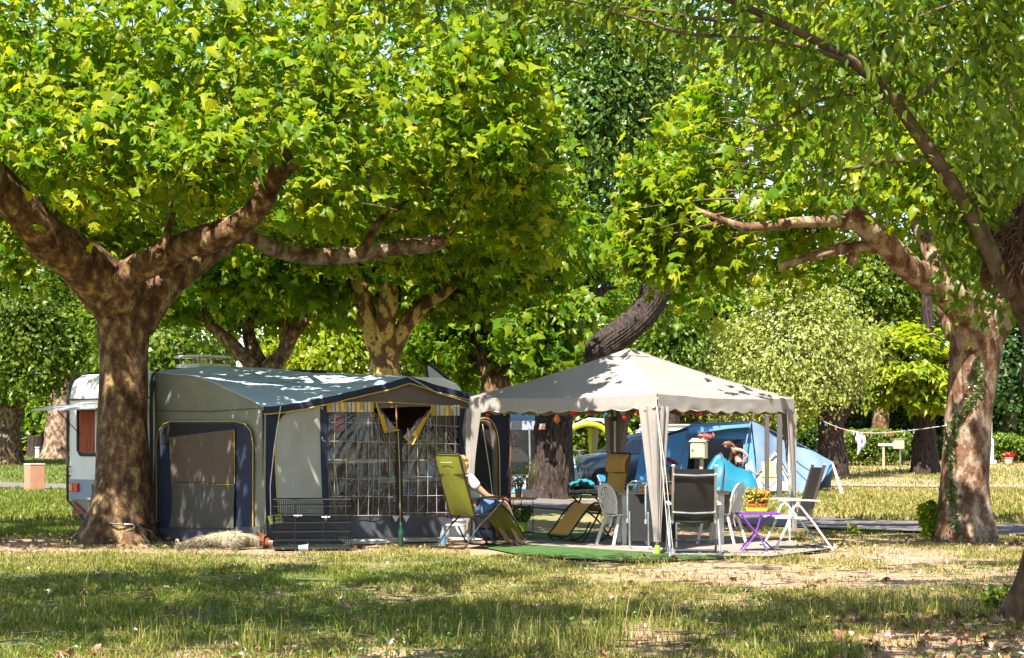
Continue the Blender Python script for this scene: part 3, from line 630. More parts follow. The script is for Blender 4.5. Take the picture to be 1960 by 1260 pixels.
tree('plane_tree', 'small plane tree with forked trunk between awning and gazebo roofs', (948, 52), ([(948, 790, 52), (947, 720, 52)], [.42, .42]),
     [([(940, 730, 52), (925, 690, 52), (915, 640, 52), (900, 590, 52)], [.28, .22, .16, .08]), ([(955, 730, 52), (985, 700, 52), (1010, 660, 52), (1040, 600, 52)], [.26, .2, .16, .08])],
     [(990, 560, 52, 2.1, 1.7, 1.8, 460), (1070, 520, 51.5, 1.1, 1.2, 1.3, 170), (900, 650, 52.5, 1.6, 1.6, 1.0, 200), (1010, 680, 51.5, 1.2, 1, .6, 90), (930, 520, 52, 1.5, 1.5, 1.2, 200), (1045, 668, 46.5, .6, .6, .6, 80), (1025, 600, 46.5, .8, .6, .8, 100), (1090, 590, 46.5, .4, .5, .4, 24)], 'plane', .24, LEAF_P2, BARK_L)
tree('poplar_tree', 'tall poplar with furrowed dark trunk leaning right behind the gazebo', (1052, 47.5), ([(1054, 930, 47.5), (1060, 860, 47.5), (1062, 790, 47.6), (1092, 722, 47.8), (1140, 674, 48), (1198, 632, 48.2), (1240, 590, 48.4), (1256, 555, 48.5), (1252, 510, 48.6)], [.56, .50, .46, .42, .38, .36, .36, .40, .32]),
     [([(1250, 540, 48.5), (1235, 480, 48.5), (1215, 380, 48.5), (1190, 250, 48.4), (1170, 80, 48.2)], [.24, .18, .14, .1, .05]), ([(1262, 540, 48.5), (1275, 480, 48.7), (1262, 420, 48.8), (1290, 300, 48.9)], [.2, .15, .1, .05]), ([(1255, 540, 48.4), (1220, 470, 48.2), (1150, 400, 48), (1110, 300, 47.8)], [.1, .07, .05, .03]), ([(1100, 640, 48.6), (1150, 560, 49), (1180, 545, 49)], [.05, .12, .1])],
     [(1150, 120, 48.5, 2.1, 2, 2.6, 650), (1080, 240, 48, 1.3, 1.5, 1.8, 320), (1200, 330, 48.5, 1.5, 1.5, 2.0, 300), (1120, 420, 48.5, 1.2, 1.2, 1.0, 120), (1230, 120, 48, 2.0, 1.5, 2, 320), (1130, -80, 48.5, 2.6, 2, 2, 260), (1300, 500, 50, 1.0, 1, .8, 60), (960, -10, 49, 1.4, 1.3, 1.2, 120)], 'small', .17, LEAF_B, BARK_D, 14, .3, None, 90, .12, 3.5, .22)
# curly bare twigs beside the leaning trunk
mb = MB(True)
for k in range(26):
    u0 = 1215 + 40 * rng.random(); v0 = 440 + 60 * rng.random(); sx = -1 if rng.random() < .8 else 1
    mb.tube([at(u0, v0, 48), at(u0 + sx * (15 + 20 * rng.random()), v0 + 15 * rng.random(), 47.7), at(u0 + sx * (35 + 20 * rng.random()), v0 - 10 - 20 * rng.random(), 47.5), at(u0 + sx * (40 + 30 * rng.random()), v0 - 60 - 40 * rng.random(), 47.4)], [.02, .017, .014, .008], 5, sm=12)
o = mb.build('bare_twigs', TWIG); tag(o, 'curled bare shoots sprouting from the leaning dark trunk', 'twigs', None, 'stuff')
tree('elder_tree', 'pale variegated tree with a sawn stub on its trunk beside the blue tent', (1596, 66), ([(1596, 890, 66), (1592, 840, 66), (1590, 792, 66)], [.48, .43, .47]),
     [([(1605, 800, 66), (1625, 770, 66), (1640, 735, 66), (1645, 690, 66)], [.3, .25, .22, .12]), ([(1582, 800, 66), (1572, 760, 66), (1550, 690, 66)], [.2, .14, .08]), ([(1592, 800, 65.9), (1590, 786, 65.6), (1590, 780, 65.4)], [.32, .3, .28])],
     [(1525, 575, 66, .7, .7, .7, 100), (1490, 625, 66, .8, .8, .6, 100), (1560, 630, 65.6, .9, .9, .8, 150), (1445, 690, 66, 1.0, 1.0, .8, 170), (1405, 730, 66, .7, .8, .6, 80), (1580, 700, 65.4, 1.1, 1.0, .8, 190), (1515, 700, 65.4, 1.0, 1.0, .8, 170), (1480, 760, 65.5, 1.1, 1.0, .6, 150), (1550, 760, 65.3, .9, .9, .5, 110), (1620, 650, 66, .7, .8, .7, 80), (1640, 700, 66, .5, .6, .5, 50), (1420, 640, 66.5, .7, .8, .6, 80), (1435, 770, 66, .8, .8, .4, 80), (1395, 780, 66, .6, .6, .5, 50), (1385, 700, 66.4, .45, .5, .4, 30), (1468, 560, 66, .45, .5, .5, 34), (1590, 575, 66, .5, .5, .5, 36), (1655, 655, 66, .45, .5, .35, 26), (1540, 530, 66, .4, .4, .4, 26), (1505, 545, 66, .35, .4, .5, 24), (1610, 745, 65.5, .5, .6, .4, 40), (1350, 760, 66.4, .5, .5, .4, 30)], 'small', .16, LEAF_V, BARK_D, 13, .40, None, 40, .12, 3.5, .1, .35, 1.6)
tree('catalpa_tree', 'yellow green leafy tree with dark trunk left of the right plane tree', (1770, 70), ([(1770, 860, 70), (1768, 780, 70), (1765, 720, 70)], [.46, .38, .33]),
     [([(1765, 740, 70), (1735, 690, 70), (1700, 660, 70)], [.2, .14, .08]), ([(1768, 740, 70), (1785, 690, 70), (1775, 600, 70), (1768, 520, 70)], [.3, .26, .22, .12]), ([(1790, 750, 69), (1815, 700, 69), (1830, 660, 69)], [.2, .2, .15])],
     [(1690, 655, 69, 1.0, .8, .22, 50), (1725, 640, 70, .8, .8, .2, 36), (1740, 715, 68.5, 1.1, .8, .2, 60), (1705, 738, 69, .9, .7, .2, 40), (1790, 775, 69, 1.0, .8, .18, 46), (1812, 690, 69.5, .6, .8, .3, 34), (1800, 735, 69, .7, .7, .2, 34), (1685, 765, 69, .6, .6, .15, 20), (1765, 755, 69, .8, .7, .16, 34), (1660, 700, 69.5, .6, .6, .25, 24), (1775, 668, 69, .7, .7, .18, 28)], 'oval', .34, LEAF_Y, BARK_D, 9, .24, None, 24, .1, 3, .2, .9, .6, .5)
bg = 'trees standing in the far wood'
tree('maple_tree', 'leafy tree with white notice on its trunk at the far left', (12, 80), ([(14, 860, 80), (18, 810, 80), (26, 780, 80)], [.62, .5, .5]),
     [([(20, 800, 80), (0, 770, 80), (-20, 740, 80)], [.3, .25, .15]), ([(30, 790, 80), (50, 750, 80), (60, 690, 80)], [.3, .2, .1])],
     [(30, 560, 80, 3.2, 2.6, 2.7, 700), (90, 640, 79, 2.2, 2, 2.0, 420), (20, 700, 79, 2.4, 2, 1.4, 330), (120, 560, 80, 1.6, 1.6, 2.4, 240), (-40, 600, 80, 3, 2, 3, 200)], 'small', .24, LEAF_N, BARK_L, 12, .34, bg)
tree('maple_tree', 'leafy tree with a thick brown trunk just left of the caravan', (112, 88), ([(114, 830, 88), (118, 760, 88), (130, 640, 88), (135, 560, 88)], [.7, .58, .55, .5]),
     [([(135, 600, 88), (160, 540, 88), (190, 480, 88)], [.3, .2, .1])],
     [(150, 620, 89, 2.2, 2, 2.6, 420), (190, 540, 89, 2.4, 2, 2.2, 350), (80, 720, 89, 1.6, 1.5, 1.3, 180)], 'small', .25, LEAF_G, BARK_R, 12, .34, bg)
for (u, Y, v0, tr, bl, mt, lb) in [
    (330, 66, 650, .3, [(330, 640, 66, 2.6, 2, 2.2, 360), (300, 700, 65, 1.8, 1.5, 1.0, 160)], LEAF_N, 'bright green tree seen over the caravan roof, left of its vent'),
    (640, 70, 640, .3, [(640, 650, 70, 2.8, 2, 1.6, 420), (690, 600, 70, 2.2, 2, 1.5, 240), (590, 690, 69, 2.0, 1.6, .9, 180)], LEAF_Y, 'sunlit lime green tree seen just over the awning roof'),
    (840, 74, 650, .35, [(840, 660, 74, 2.4, 2, 1.8, 420), (880, 720, 73, 2.0, 1.5, .9, 180), (800, 600, 74, 2.4, 2, 1.6, 240)], LEAF_G, 'green tree behind the awning gable, left of the gazebo roof'),
    (1320, 72, 640, .4, [(1320, 640, 72, 3.0, 2.2, 2.6, 600), (1380, 720, 71, 2.4, 1.8, 1.6, 360), (1270, 740, 71, 2.2, 1.6, 1.2, 240), (1300, 560, 72, 2.6, 2, 1.8, 260), (1230, 590, 73, 1.6, 1.5, 1.6, 200)], LEAF_G, 'broad green tree behind the gazebo peak'),
    (1140, 78, 740, .4, [(1110, 800, 78, 2.2, 1.6, 1.5, 360), (1180, 760, 78, 2.4, 1.8, 1.6, 300), (1050, 760, 79, 2.2, 1.6, 1.6, 240), (1230, 820, 77, 1.8, 1.4, 1.1, 200)], LEAF_N, 'low bushy tree behind the lime pavilion'),
    (1272, 62, 780, .55, [(1272, 560, 66, 2.0, 1.6, 1.2, 160)], LEAF_G, 'dark trunked tree rising behind the parked car'),
    (1340, 80, 760, .4, [(1370, 780, 80, 2.2, 1.6, 1.1, 260), (1450, 800, 80, 2.6, 1.6, .9, 240)], LEAF_N, 'low tree behind the blue tent ridge'),
    (1680, 82, 600, .4, [(1680, 580, 82, 3.4, 2.4, 2.8, 620), (1740, 540, 82, 2.8, 2, 2.2, 320), (1620, 560, 82, 2, 2, 2, 200)], LEAF_N, 'tall green tree behind the pale variegated one'),
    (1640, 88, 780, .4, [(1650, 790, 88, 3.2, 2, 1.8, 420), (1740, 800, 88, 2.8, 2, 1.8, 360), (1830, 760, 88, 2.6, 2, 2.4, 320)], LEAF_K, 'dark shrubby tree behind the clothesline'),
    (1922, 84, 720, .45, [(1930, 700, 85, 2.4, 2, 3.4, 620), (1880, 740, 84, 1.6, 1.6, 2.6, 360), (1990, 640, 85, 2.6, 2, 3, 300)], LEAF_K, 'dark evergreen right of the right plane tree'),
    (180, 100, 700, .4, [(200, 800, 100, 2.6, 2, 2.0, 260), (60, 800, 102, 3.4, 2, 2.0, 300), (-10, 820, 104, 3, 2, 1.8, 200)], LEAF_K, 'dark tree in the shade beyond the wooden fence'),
    (1520, 92, 760, .4, [(1530, 820, 90, 2.8, 2, 2.0, 360), (1450, 830, 90, 2.8, 2, 1.8, 260)], LEAF_G, 'shaded green tree right behind the tent poles')]:
    z0 = float(rise(Y)); vb = HZ - (z0 - EYE) * FPX / Y
    tree('woodland_tree', lb, (u, Y), ([(u + 3, vb - 40, Y), (u + 8, (vb + v0) / 2, Y), (u + 4, v0, Y)], [tr, tr * .85, tr * .7]),
         [([(u + 5, v0 + 30, Y), (u + 35, v0 - 20, Y), (u + 60, v0 - 60, Y)], [tr * .5, tr * .35, tr * .2]), ([(u + 4, v0 + 20, Y), (u - 25, v0 - 25, Y), (u - 45, v0 - 70, Y)], [tr * .5, tr * .35, tr * .2])], bl, 'small', .25, mt, BARK_D if tr > .5 else BARK_L, 12, .34, bg)
# far wood that reads as one mass
w = []
for k in range(150):
    xx = -42 + 84 * rng.random(); w.append(blob(70, (xx, 98 + 12 * rng.random(), 1 + 27 * rng.random() ** .9), (3.5, 2.5, 2.8), .5, .4, k))
for k in range(70):
    xx = -44 + 88 * (k + rng.random()) / 70; w.append(blob(60, (xx, 96 + 6 * rng.random(), 2.0), (2.2, 1.5, 2.2), .4, .4, k))
w = np.vstack(w); Pw = cluster(w, 7, .6); Pw = Pw[Pw[:, 2] > .72]
tr_ = MB(True)
for k in range(46):
    xx = -40 + 80 * (k + rng.random()) / 46; yy = 96 + 8 * rng.random(); tr_.tube([(xx, yy, .5), (xx + rng.normal(0, .4), yy, 8), (xx + rng.normal(0, 1), yy, 20)], [.32, .22, .1], 7)
o = leaves('far_wood', 'small', Pw, orient(Pw, np.array((0, 112, 8.0)), .6, .5, .8, .5), .5 * (.7 + .6 * rng.random(len(Pw))), LEAF_G); tag(o, 'far wood closing the view behind the campsite', 'wood', None, 'stuff')
o = tr_.build('far_wood_trunks', BARK_D); tag(o, 'slim trunks of the far wood', 'wood', None, 'stuff')
def hedge(label, u0, u1, v, Y, h, d, mat, n, leaf=.12):
    H = thing('hedge', label, 'hedge', (X((u0 + u1) / 2, Y), Y, float(rise(Y))), 0, None)
    k = n; x = X(u0, Y) + (X(u1, Y) - X(u0, Y)) * rng.random(k); q = rng.random(k) ** .5
    top = h * (.7 + .5 * vnoise(x * .9, 3.1, Y)); P = np.stack([x, Y + d * (rng.random(k) - .5), rise(Y) + .05 + top * q], 1)
    P = cluster(P, 6, .1); o = leaves('foliage', 'small', P, orient(P, P.mean(0) + np.array((0, 2, -.5)), .6, .5, .8), leaf * (.7 + .6 * rng.random(len(P))), mat, H); o['kind'] = 'stuff'
    mb = MB(True)
    for j in range(14):
        xx = X(u0 + (u1 - u0) * (j + .5) / 14, Y); mb.tube([(xx, Y, float(rise(Y)) - .05), (xx + .1 * rng.normal(), Y, float(rise(Y)) + h * .6)], [.025, .01], 5)
    o = mb.build('stem', TWIG, H); o['kind'] = 'stuff'
hedge('rounded bright green bush under the clothesline', 1615, 1735, 870, 79, 1.25, 1.6, LEAF_N, 1400, .13)
hedge('low green hedge right of the right plane trunk', 1885, 2010, 880, 82, 1.0, 1.4, LEAF_G, 1000, .13)
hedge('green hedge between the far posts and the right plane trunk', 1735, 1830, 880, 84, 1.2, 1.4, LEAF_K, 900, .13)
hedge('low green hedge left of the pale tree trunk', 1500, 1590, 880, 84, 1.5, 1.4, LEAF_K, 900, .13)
# ================================================================ CAMP
def unit(x, y): l = math.hypot(x, y); return (x / l, y / l)
class Wall:
    """a vertical plane through p0 along d; uv() gives the point of that plane seen at a photo pixel"""
    def __init__(s, p0, d): s.p = p0; s.d = unit(*d); s.n = (s.d[1], -s.d[0])
    def uv(s, u, v, off=0.0):
        k = (u - 980) / FPX; Y = (s.n[0] * s.p[0] + s.n[1] * s.p[1]) / (s.n[0] * k + s.n[1])
        return Vector((k * Y + s.n[0] * off, Y + s.n[1] * off, max(Z(v, Y), 0.0)))
def quad(mb, c4_, nu=14, nv=14, amp=0.0, th=0.006, m=0, nsc=3.0, seed=0.0, sag=0.0):
    """cloth sheet between corners a b (top) and d c (bottom) with soft creases"""
    a, b, c, d = [np.array(tuple(q)) for q in c4_]
    s = np.linspace(0, 1, nu)[:, None, None]; t = np.linspace(0, 1, nv)[None, :, None]
    P = (a * (1 - s) + b * s) * (1 - t) + (d * (1 - s) + c * s) * t
    if amp or sag:
        n = np.cross(b - a, d - a); n /= np.linalg.norm(n)
        w = vnoise(P[..., 0] * nsc + seed, P[..., 1] * nsc + seed, P[..., 2] * nsc * .6 + seed) - .5
        P = P + n * (amp * 2 * w)[..., None]
        if sag: P[..., 2] -= sag * np.sin(PI * s[..., 0]) * np.sin(PI * t[..., 0] * .999)
    mb.surf(P, th, m); return mb
def one(name, mat, parent, fn, w=True, **k):
    mb = MB(w); fn(mb); return mb.build(name, mat, parent, **k)

NAVY = M('navy_canvas', (0.016, 0.022, 0.05), (0.011, 0.015, 0.034), 5, .8, .3, 50, trans=.05)
YEL = M('yellow_piping', (0.55, 0.33, 0.03), None, 20, .6)
BLUEROOF = M('blue_grey_canvas', (0.43, 0.50, 0.59), (0.375, 0.44, 0.53), 2.2, .75, .25, 30, trans=.05)
OLIVE = M('olive_grey_canvas', (0.20, 0.195, 0.145), (0.155, 0.152, 0.11), 2, .85, .3, 30, trans=.1)
PALEC = M('pale_grey_canvas', (0.46, 0.44, 0.38), (0.36, 0.345, 0.30), 1.6, .85, .3, 20, trans=.25)
TAUPE = M('taupe_canvas', (0.13, 0.098, 0.08), (0.10, 0.076, 0.06), 3, .85, .3, 40)
SKIRT = M('grey_mud_flap', (0.06, 0.058, 0.062), (0.042, 0.041, 0.045), 4, .6, .3, 20)
MESHB = M('brown_mesh', (0.12, 0.085, 0.06), (0.08, 0.056, 0.04), 40, .9, .3, 60, trans=.1)
MESHG = M('olive_mesh', (0.10, 0.09, 0.07), (0.06, 0.055, 0.042), 70, .9, .3, 90, trans=.1)
BLACK = M('black_cloth', (0.012, 0.011, 0.011), None, 8, .85, .2)
WHITE = M('white_plastic', (0.56, 0.535, 0.49), (0.49, 0.465, 0.42), 3, .45, .05)
STEEL = M('brushed_aluminium', (0.55, 0.55, 0.54), (0.42, 0.42, 0.42), 14, .32, 0, metal=.9)
DARKST = M('dark_steel', (0.035, 0.032, 0.03), (0.02, 0.02, 0.02), 14, .4, 0, metal=.5)
ROPE = M('pale_rope', (0.62, 0.58, 0.5), None, 30, .8)
RED = M('red_plastic', (0.6, 0.03, 0.02), None, 10, .35)

# ---------------------------------------------------------------- caravan
E0 = (-5.42, 27.5); cdir = (0.70, 0.714)
CV = thing('caravan', 'cream caravan with a propped window flap half hidden behind the big left trunk', 'caravan', (E0[0], E0[1], 0), math.atan2(cdir[1], cdir[0]))
CREAM = M('cream_panel', (0.66, 0.62, 0.56), (0.58, 0.54, 0.48), 1.5, .35, .06, 12, spec=.5)
BLUEP = M('blue_grey_panel', (0.20, 0.24, 0.29), None, 2, .4)
TANP = M('tan_panel', (0.24, 0.19, 0.13), None, 2, .5)
RUBB = M('black_trim', (0.02, 0.02, 0.022), None, 8, .5)
W_ = 2.3
prof = [(0.0, .52), (0.0, 2.12), (.03, 2.3), (.1, 2.42), (.22, 2.5), (.42, 2.53), (3.4, 2.58), (6.1, 2.55), (6.45, 2.45), (6.6, 2.2), (6.6, .52)]
def f(mb):
    k = len(prof); V = [(x, 0.0, z) for x, z in prof] + [(x, W_, z) for x, z in prof]
    mb.add(V, [tuple(range(k)), tuple(range(2 * k - 1, k - 1, -1))] + [(i, k + i, k + (i + 1) % k, (i + 1) % k) for i in range(k)])
one('body', CREAM, CV, f, False, bevel=.045, seg=3, ang=50)
one('skirt_panel', TANP, CV, lambda mb: mb.add([(.02, .05, .52), (.02, W_ - .03, .52), (.02, W_ - .42, .24), (.02, .05, .24), (6.5, .05, .52), (6.5, W_ - .03, .52), (6.5, W_ - .42, .24), (6.5, .05, .24)], [(0, 1, 2, 3), (7, 6, 5, 4), (1, 5, 6, 2), (0, 3, 7, 4), (3, 2, 6, 7), (0, 4, 5, 1)]), False)
one('colour_band', BLUEP, CV, lambda mb: mb.box((-.006, W_ / 2, .69), (.02, W_ - .1, .32)), False, bevel=.006)
one('trim', RUBB, CV, lambda mb: (mb.tube([(x - .012 if i < 5 else x, W_ + .004, z + (.012 if i > 3 else 0)) for i, (x, z) in enumerate(prof[:7])], .022, 6), mb.tube([(x - .012 if i < 5 else x, -.004, z + (.012 if i > 3 else 0)) for i, (x, z) in enumerate(prof[:7])], .026, 6), mb.box((-.008, W_ / 2, 2.11), (.022, W_ - .08, .03)), mb.tube([(-.012, W_, .52), (.0, W_ - .41, .24)], .018, 6), mb.tube([(0, W_ - .41, .235), (0, .1, .235)], .014, 6)), False)
wf = one('window', M('caravan_glass', (0.05, 0.03, 0.025), None, 3, .08, spec=.8), CV, lambda mb: mb.box((-.008, 1.12, 1.6), (.026, 1.62, .68)), False, bevel=.012)
def f(mb):
    q = [(-.02, .32, 1.24), (-.02, 1.92, 1.24), (-.02, 1.99, 1.31), (-.02, 1.99, 1.95), (-.02, .25, 1.95), (-.02, .25, 1.31)]; mb.tube(q, .028, 6, closed=True)
one('frame', RUBB, wf, f, False)
def curtain(y0, y1, z0, z1, x=-.026):
    def f(mb):
        t = np.linspace(0, 1, 26); G = [[(x - .012 * math.sin(s * 28) ** 2, y0 + (y1 - y0) * s, z) for s in t] for z in (z0, (z0 + z1) / 2, z1)]
        mb.surf(np.array(G), .004)
    return f
one('curtain', M('rust_curtain', (0.38, 0.09, 0.035), (0.16, 0.03, 0.014), 9, .9, stretch=(1, 6, .2)), wf, curtain(1.94, 1.52, 1.28, 1.93), False)
one('curtain', M('net_curtain', (0.6, 0.58, 0.56), (0.45, 0.43, 0.41), 9, .9, stretch=(1, 6, .2)), wf, curtain(1.50, .34, 1.28, 1.93), False)
fl = one('window_flap', M('smoked_acrylic', (0.42, 0.41, 0.41), (0.3, 0.3, 0.3), 3, .18, spec=.7), CV, lambda mb: mb.surf(np.array([[(-.03 - .80 * a, .22 + 1.8 * b_, 2.05 - .09 * a - .03 * a * a) for b_ in np.linspace(0, 1, 8)] for a in np.linspace(0, 1, 8)]), .018), False, label='raised pale window flap')
one('stay', DARKST, fl, lambda mb: (mb.tube([(-.03, 1.9, 1.55), (-.5, 1.9, 1.98)], .007, 6), mb.box((-.4, 1.1, 1.985), (.03, .08, .02))), False)
one('tail_light', [RED, M('amber_lens', (.8, .22, .02), None, 9, .3)], CV, lambda mb: (mb.box((-.03, 2.02, .72), (.05, .14, .13)), mb.box((-.03, 2.14, .72), (.05, .09, .13), m=1)), False, bevel=.01)
one('tail_light', [RED, M('amber_lens', (.8, .22, .02), None, 9, .3)], CV, lambda mb: (mb.box((-.03, .3, .72), (.05, .14, .13)), mb.box((-.03, .18, .72), (.05, .09, .13), m=1)), False, bevel=.01)
one('plate_lamp', DARKST, CV, lambda mb: mb.box((-.025, 1.5, .72), (.05, .13, .12)), False, bevel=.01)
one('reflector', M('dark_red_reflector', (.22, .012, .015), None, 12, .25), CV, lambda mb: mb.poly([(-.01, 2.12, .5), (-.01, 1.72, .30), (-.01, 2.16, .30)], .02), False)
one('handle', DARKST, CV, lambda mb: mb.tube([(-.01, 2.24, 1.05), (-.06, 2.24, 1.04), (-.06, 2.24, .92), (-.01, 2.24, .9)], .012, 6), False)
for ax in (3.0, 3.8):
    w_ = one('wheel', RUBB, CV, lambda mb: mb.tube([(ax, 1.95, .3), (ax, 2.14, .3)], .3, 20), False)
v_ = one('roof_vent', WHITE, CV, lambda mb: (mb.box((1.28, .45, 2.62), (.62, .6, .08)), ), False, bevel=.01)
one('vent_lid', M('vent_lid', (.75, .71, .6), None, 4, .4), v_, lambda mb: mb.box((1.26, .45, 2.775), (.70, .66, .04), taper=.9), False, bevel=.01)
for a in (-.26, 0, .26):
    for b_ in (-.25, .25): one('vent_post', TANP, v_, lambda mb: mb.box((1.28 + a, .45 + b_, 2.71), (.03, .03, .1)), False)
sk = one('skylight', DARKST, CV, lambda mb: mb.tube([(6.0, .35, 2.55), (5.95, .35, 2.76), (6.05, .35, 2.80), (6.5, .35, 2.55)], .025, 6), False)
one('pane', M('tinted_glass', (.10, .12, .12), None, 3, .08, spec=.8), sk, lambda mb: mb.poly([(6.0, .36, 2.55), (5.97, .36, 2.75), (6.06, .36, 2.78), (6.46, .36, 2.55)], .01), False)

# ---------------------------------------------------------------- awning tent
Cc = (-3.48, 25.4); FW = Wall(Cc, (0.83, 0.56)); SW = Wall(Cc, (E0[0] - Cc[0], E0[1] - Cc[1])); SW.n = (-SW.n[0], -SW.n[1]) if SW.n[1] > 0 else SW.n
AW = thing('awning_tent', 'blue roofed awning tent with navy and clear plastic front attached to the caravan', 'awning', (-2.6, 26.6, 0))
fu, fv = FW.uv, SW.uv
FR = fu(972, 845); FLEN = math.hypot(FR.x - Cc[0], FR.y - Cc[1]); fd = FW.d
def front_edge(t):        # gable eave profile along the front, t in metres
    q = t / FLEN; pk = .575
    if q < pk: s = q / pk; z = 1.92 + .50 * (s ** 1.35)
    else: s = (q - pk) / (1 - pk); z = 2.42 - .44 * (s ** .85)
    return np.array((Cc[0] + fd[0] * t, Cc[1] + fd[1] * t, z))
RA = np.array((E0[0], E0[1], 2.50)); RB = RA + np.array((cdir[0], cdir[1], .012)) * 5.2
nt_, ns_ = 61, 25
R_ = np.zeros((nt_, ns_, 3)); tt = np.linspace(0, 1, nt_)
over = np.array((FW.n[0], FW.n[1], 0)) * .06
for i, t in enumerate(tt):
    fe = front_edge(t * FLEN) + over; ra = RA * (1 - t) + RB * t
    for j, s in enumerate(np.linspace(0, 1, ns_)):
        p = ra * (1 - s) + fe * s
        p[2] += .13 * math.sin(PI * s) * math.exp(-t * 3) - .05 * math.sin(PI * s) * (1 - math.exp(-t * 6)) + .09 * math.sin(PI * min(t, .6) / .6) * (1 - s) ** 2 + .045 * (vnoise(p[0] * 1.7, p[1] * 1.7, 3) - .5) + .018 * (vnoise(p[0] * 6 + p[1] * 2, p[1] * 3, 7) - .5)
        R_[i, j] = p
mid = int(.575 * (nt_ - 1))
one('roof_panel', BLUEROOF, AW, lambda mb: mb.surf(R_[:mid + 1], .008))
one('roof_panel', BLUEROOF, AW, lambda mb: mb.surf(R_[mid:], .008))
one('roof_seam', M('seam_thread', (.10, .16, .20), None, 9, .8), AW, lambda mb: (mb.tube([R_[i, int(ns_ * .52)] + (0, 0, .006) for i in range(0, nt_, 2)], .006, 4), mb.tube([R_[int(nt_ * .28), j] + (0, 0, .006) for j in range(ns_)], .005, 4)))
# navy edging with yellow piping along the gable
def f(mb):
    G = np.array([[R_[i, -1] + np.array((FW.n[0], FW.n[1], 0)) * .006 + (0, 0, .004), R_[i, -1] + np.array((FW.n[0], FW.n[1], 0)) * .012 + (0, 0, -.045), R_[i, -1] + np.array((FW.n[0], FW.n[1], 0)) * .006 + (0, 0, -.095)] for i in range(nt_)]); mb.surf(G, .006)
one('edging', NAVY, AW, f)
one('piping', YEL, AW, lambda mb: mb.tube([R_[i, -1] + np.array((FW.n[0], FW.n[1], 0)) * .016 + (0, 0, -.099) for i in range(nt_)], .009, 5))
# side wall facing the big tree
sideL = R_[0]
def f(mb):
    G = [[(p[0], p[1], p[2] * (1 - k) + 0.0) + np.array((SW.n[0], SW.n[1], 0)) * (-.035 + .045 * (vnoise(p[0] * 2.2, k * 3, 2) - .5) + .025 * (vnoise(p[0] * 7 + k * 2, k * 2.2, 5) - .5)) for k in np.linspace(0.002, 1, 18)] for p in sideL]
    mb.surf(np.array(G), .008)
one('side_wall', OLIVE, AW, f)
one('rail', RUBB, AW, lambda mb: mb.tube([(E0[0] - .01, E0[1] - .02, .3), (E0[0] - .01, E0[1] - .02, 2.3), (E0[0] + .02, E0[1] - .03, 2.45), (E0[0] + .12, E0[1] - .05, 2.53)], .022, 6))
one('seam', M('seam_olive', (.07, .07, .05), None, 9, .8), AW, lambda mb: mb.tube([fv(300, 786, .012), fv(400, 788, .012), fv(500, 781, .012)], .006, 4))
def rpoly(W, pts, off, th=.006): return [W.uv(u, v, off) for u, v in pts]
winp = [(303, 1012), (302, 850), (306, 826), (316, 812), (330, 807), (455, 807), (472, 812), (483, 826), (487, 850), (487, 1012)]
sw_ = one('side_window', NAVY, AW, lambda mb: mb.poly(rpoly(SW, winp, .018), .008))
one('piping', YEL, sw_, lambda mb: mb.tube(rpoly(SW, winp, .026), .007, 5))
one('opening_shade_sheet', BLACK, sw_, lambda mb: mb.poly(rpoly(SW, [(312, 850), (314, 826), (326, 813), (450, 812), (456, 824), (456, 850)], .026), .006))  # solid black sheet, stands in for the shade inside the opening
one('mesh_panel', MESHB, sw_, lambda mb: quad(mb, [fv(330, 837, .05), fv(453, 822, .05), fv(454, 926, .055), fv(335, 922, .055)], 24, 20, .035, .005, nsc=5))
one('mesh_panel', MESHG, sw_, lambda mb: quad(mb, [fv(335, 923, .05), fv(454, 927, .05), fv(456, 1011, .06), fv(330, 1010, .06)], 24, 20, .045, .005, nsc=4))
one('piping', YEL, sw_, lambda mb: (mb.tube([fv(454, 824, .05), fv(455, 926, .055)], .006, 4), mb.tube([fv(334, 924, .055), fv(454, 928, .055)], .006, 4), mb.tube([fv(331, 838, .05), fv(335, 922, .055)], .006, 4)))
one('mud_flap', SKIRT, AW, lambda mb: quad(mb, [fv(300, 1012, .03), fv(498, 1008, .03), fv(498, 1050, .05), fv(296, 1050, .05)], 18, 6, .02, .006, nsc=4))
# front: panels between the posts
one('corner_panel', NAVY, AW, lambda mb: quad(mb, [fu(501, 785, .004), fu(535, 785, .004), fu(528, 1000, .004), fu(504, 1000, .004)], 8, 14, .015))
def f(mb):
    G = []
    for k in np.linspace(0, 1, 30):
        v = 779 + 207 * k; ul = 527 + 34 * max(0, 1 - k * 5) ** 1.6 + 8 * max(0, k - .75) * 4
        G.append([fu(ul + (616 - ul) * s, v, .018 + .03 * (vnoise(s * 5 + k, k * 4, 3) - .3)) for s in np.linspace(0, 1, 18)])
    mb.surf(np.array(G), .006)
one('pale_panel', PALEC, AW, f)
one('piping', YEL, AW, lambda mb: mb.tube([fu(u, v, .028) for u, v in [(534, 987), (529, 960), (525, 870), (528, 822), (538, 800), (552, 787)]], .008, 5, sm=20))
one('post', NAVY, AW, lambda mb: quad(mb, [fu(610, 776, .03), fu(623, 776, .03), fu(628, 985, .03), fu(615, 985, .03)], 4, 10, .008))
one('post', NAVY, AW, lambda mb: quad(mb, [fu(876, 782, .03), fu(888, 783, .03), fu(886, 990, .03), fu(876, 990, .03)], 4, 10, .008))
one('zip_strip', NAVY, AW, lambda mb: quad(mb, [fu(755, 826, .03), fu(767, 824, .03), fu(769, 990, .03), fu(757, 990, .03)], 4, 10, .006))
one('zip', YEL, AW, lambda mb: (mb.tube([fu(759, 826, .045), fu(762, 900, .045), fu(763, 1000, .045)], .008, 5), mb.tube([fu(757, 776, .02), fu(758, 826, .02)], .010, 5)))
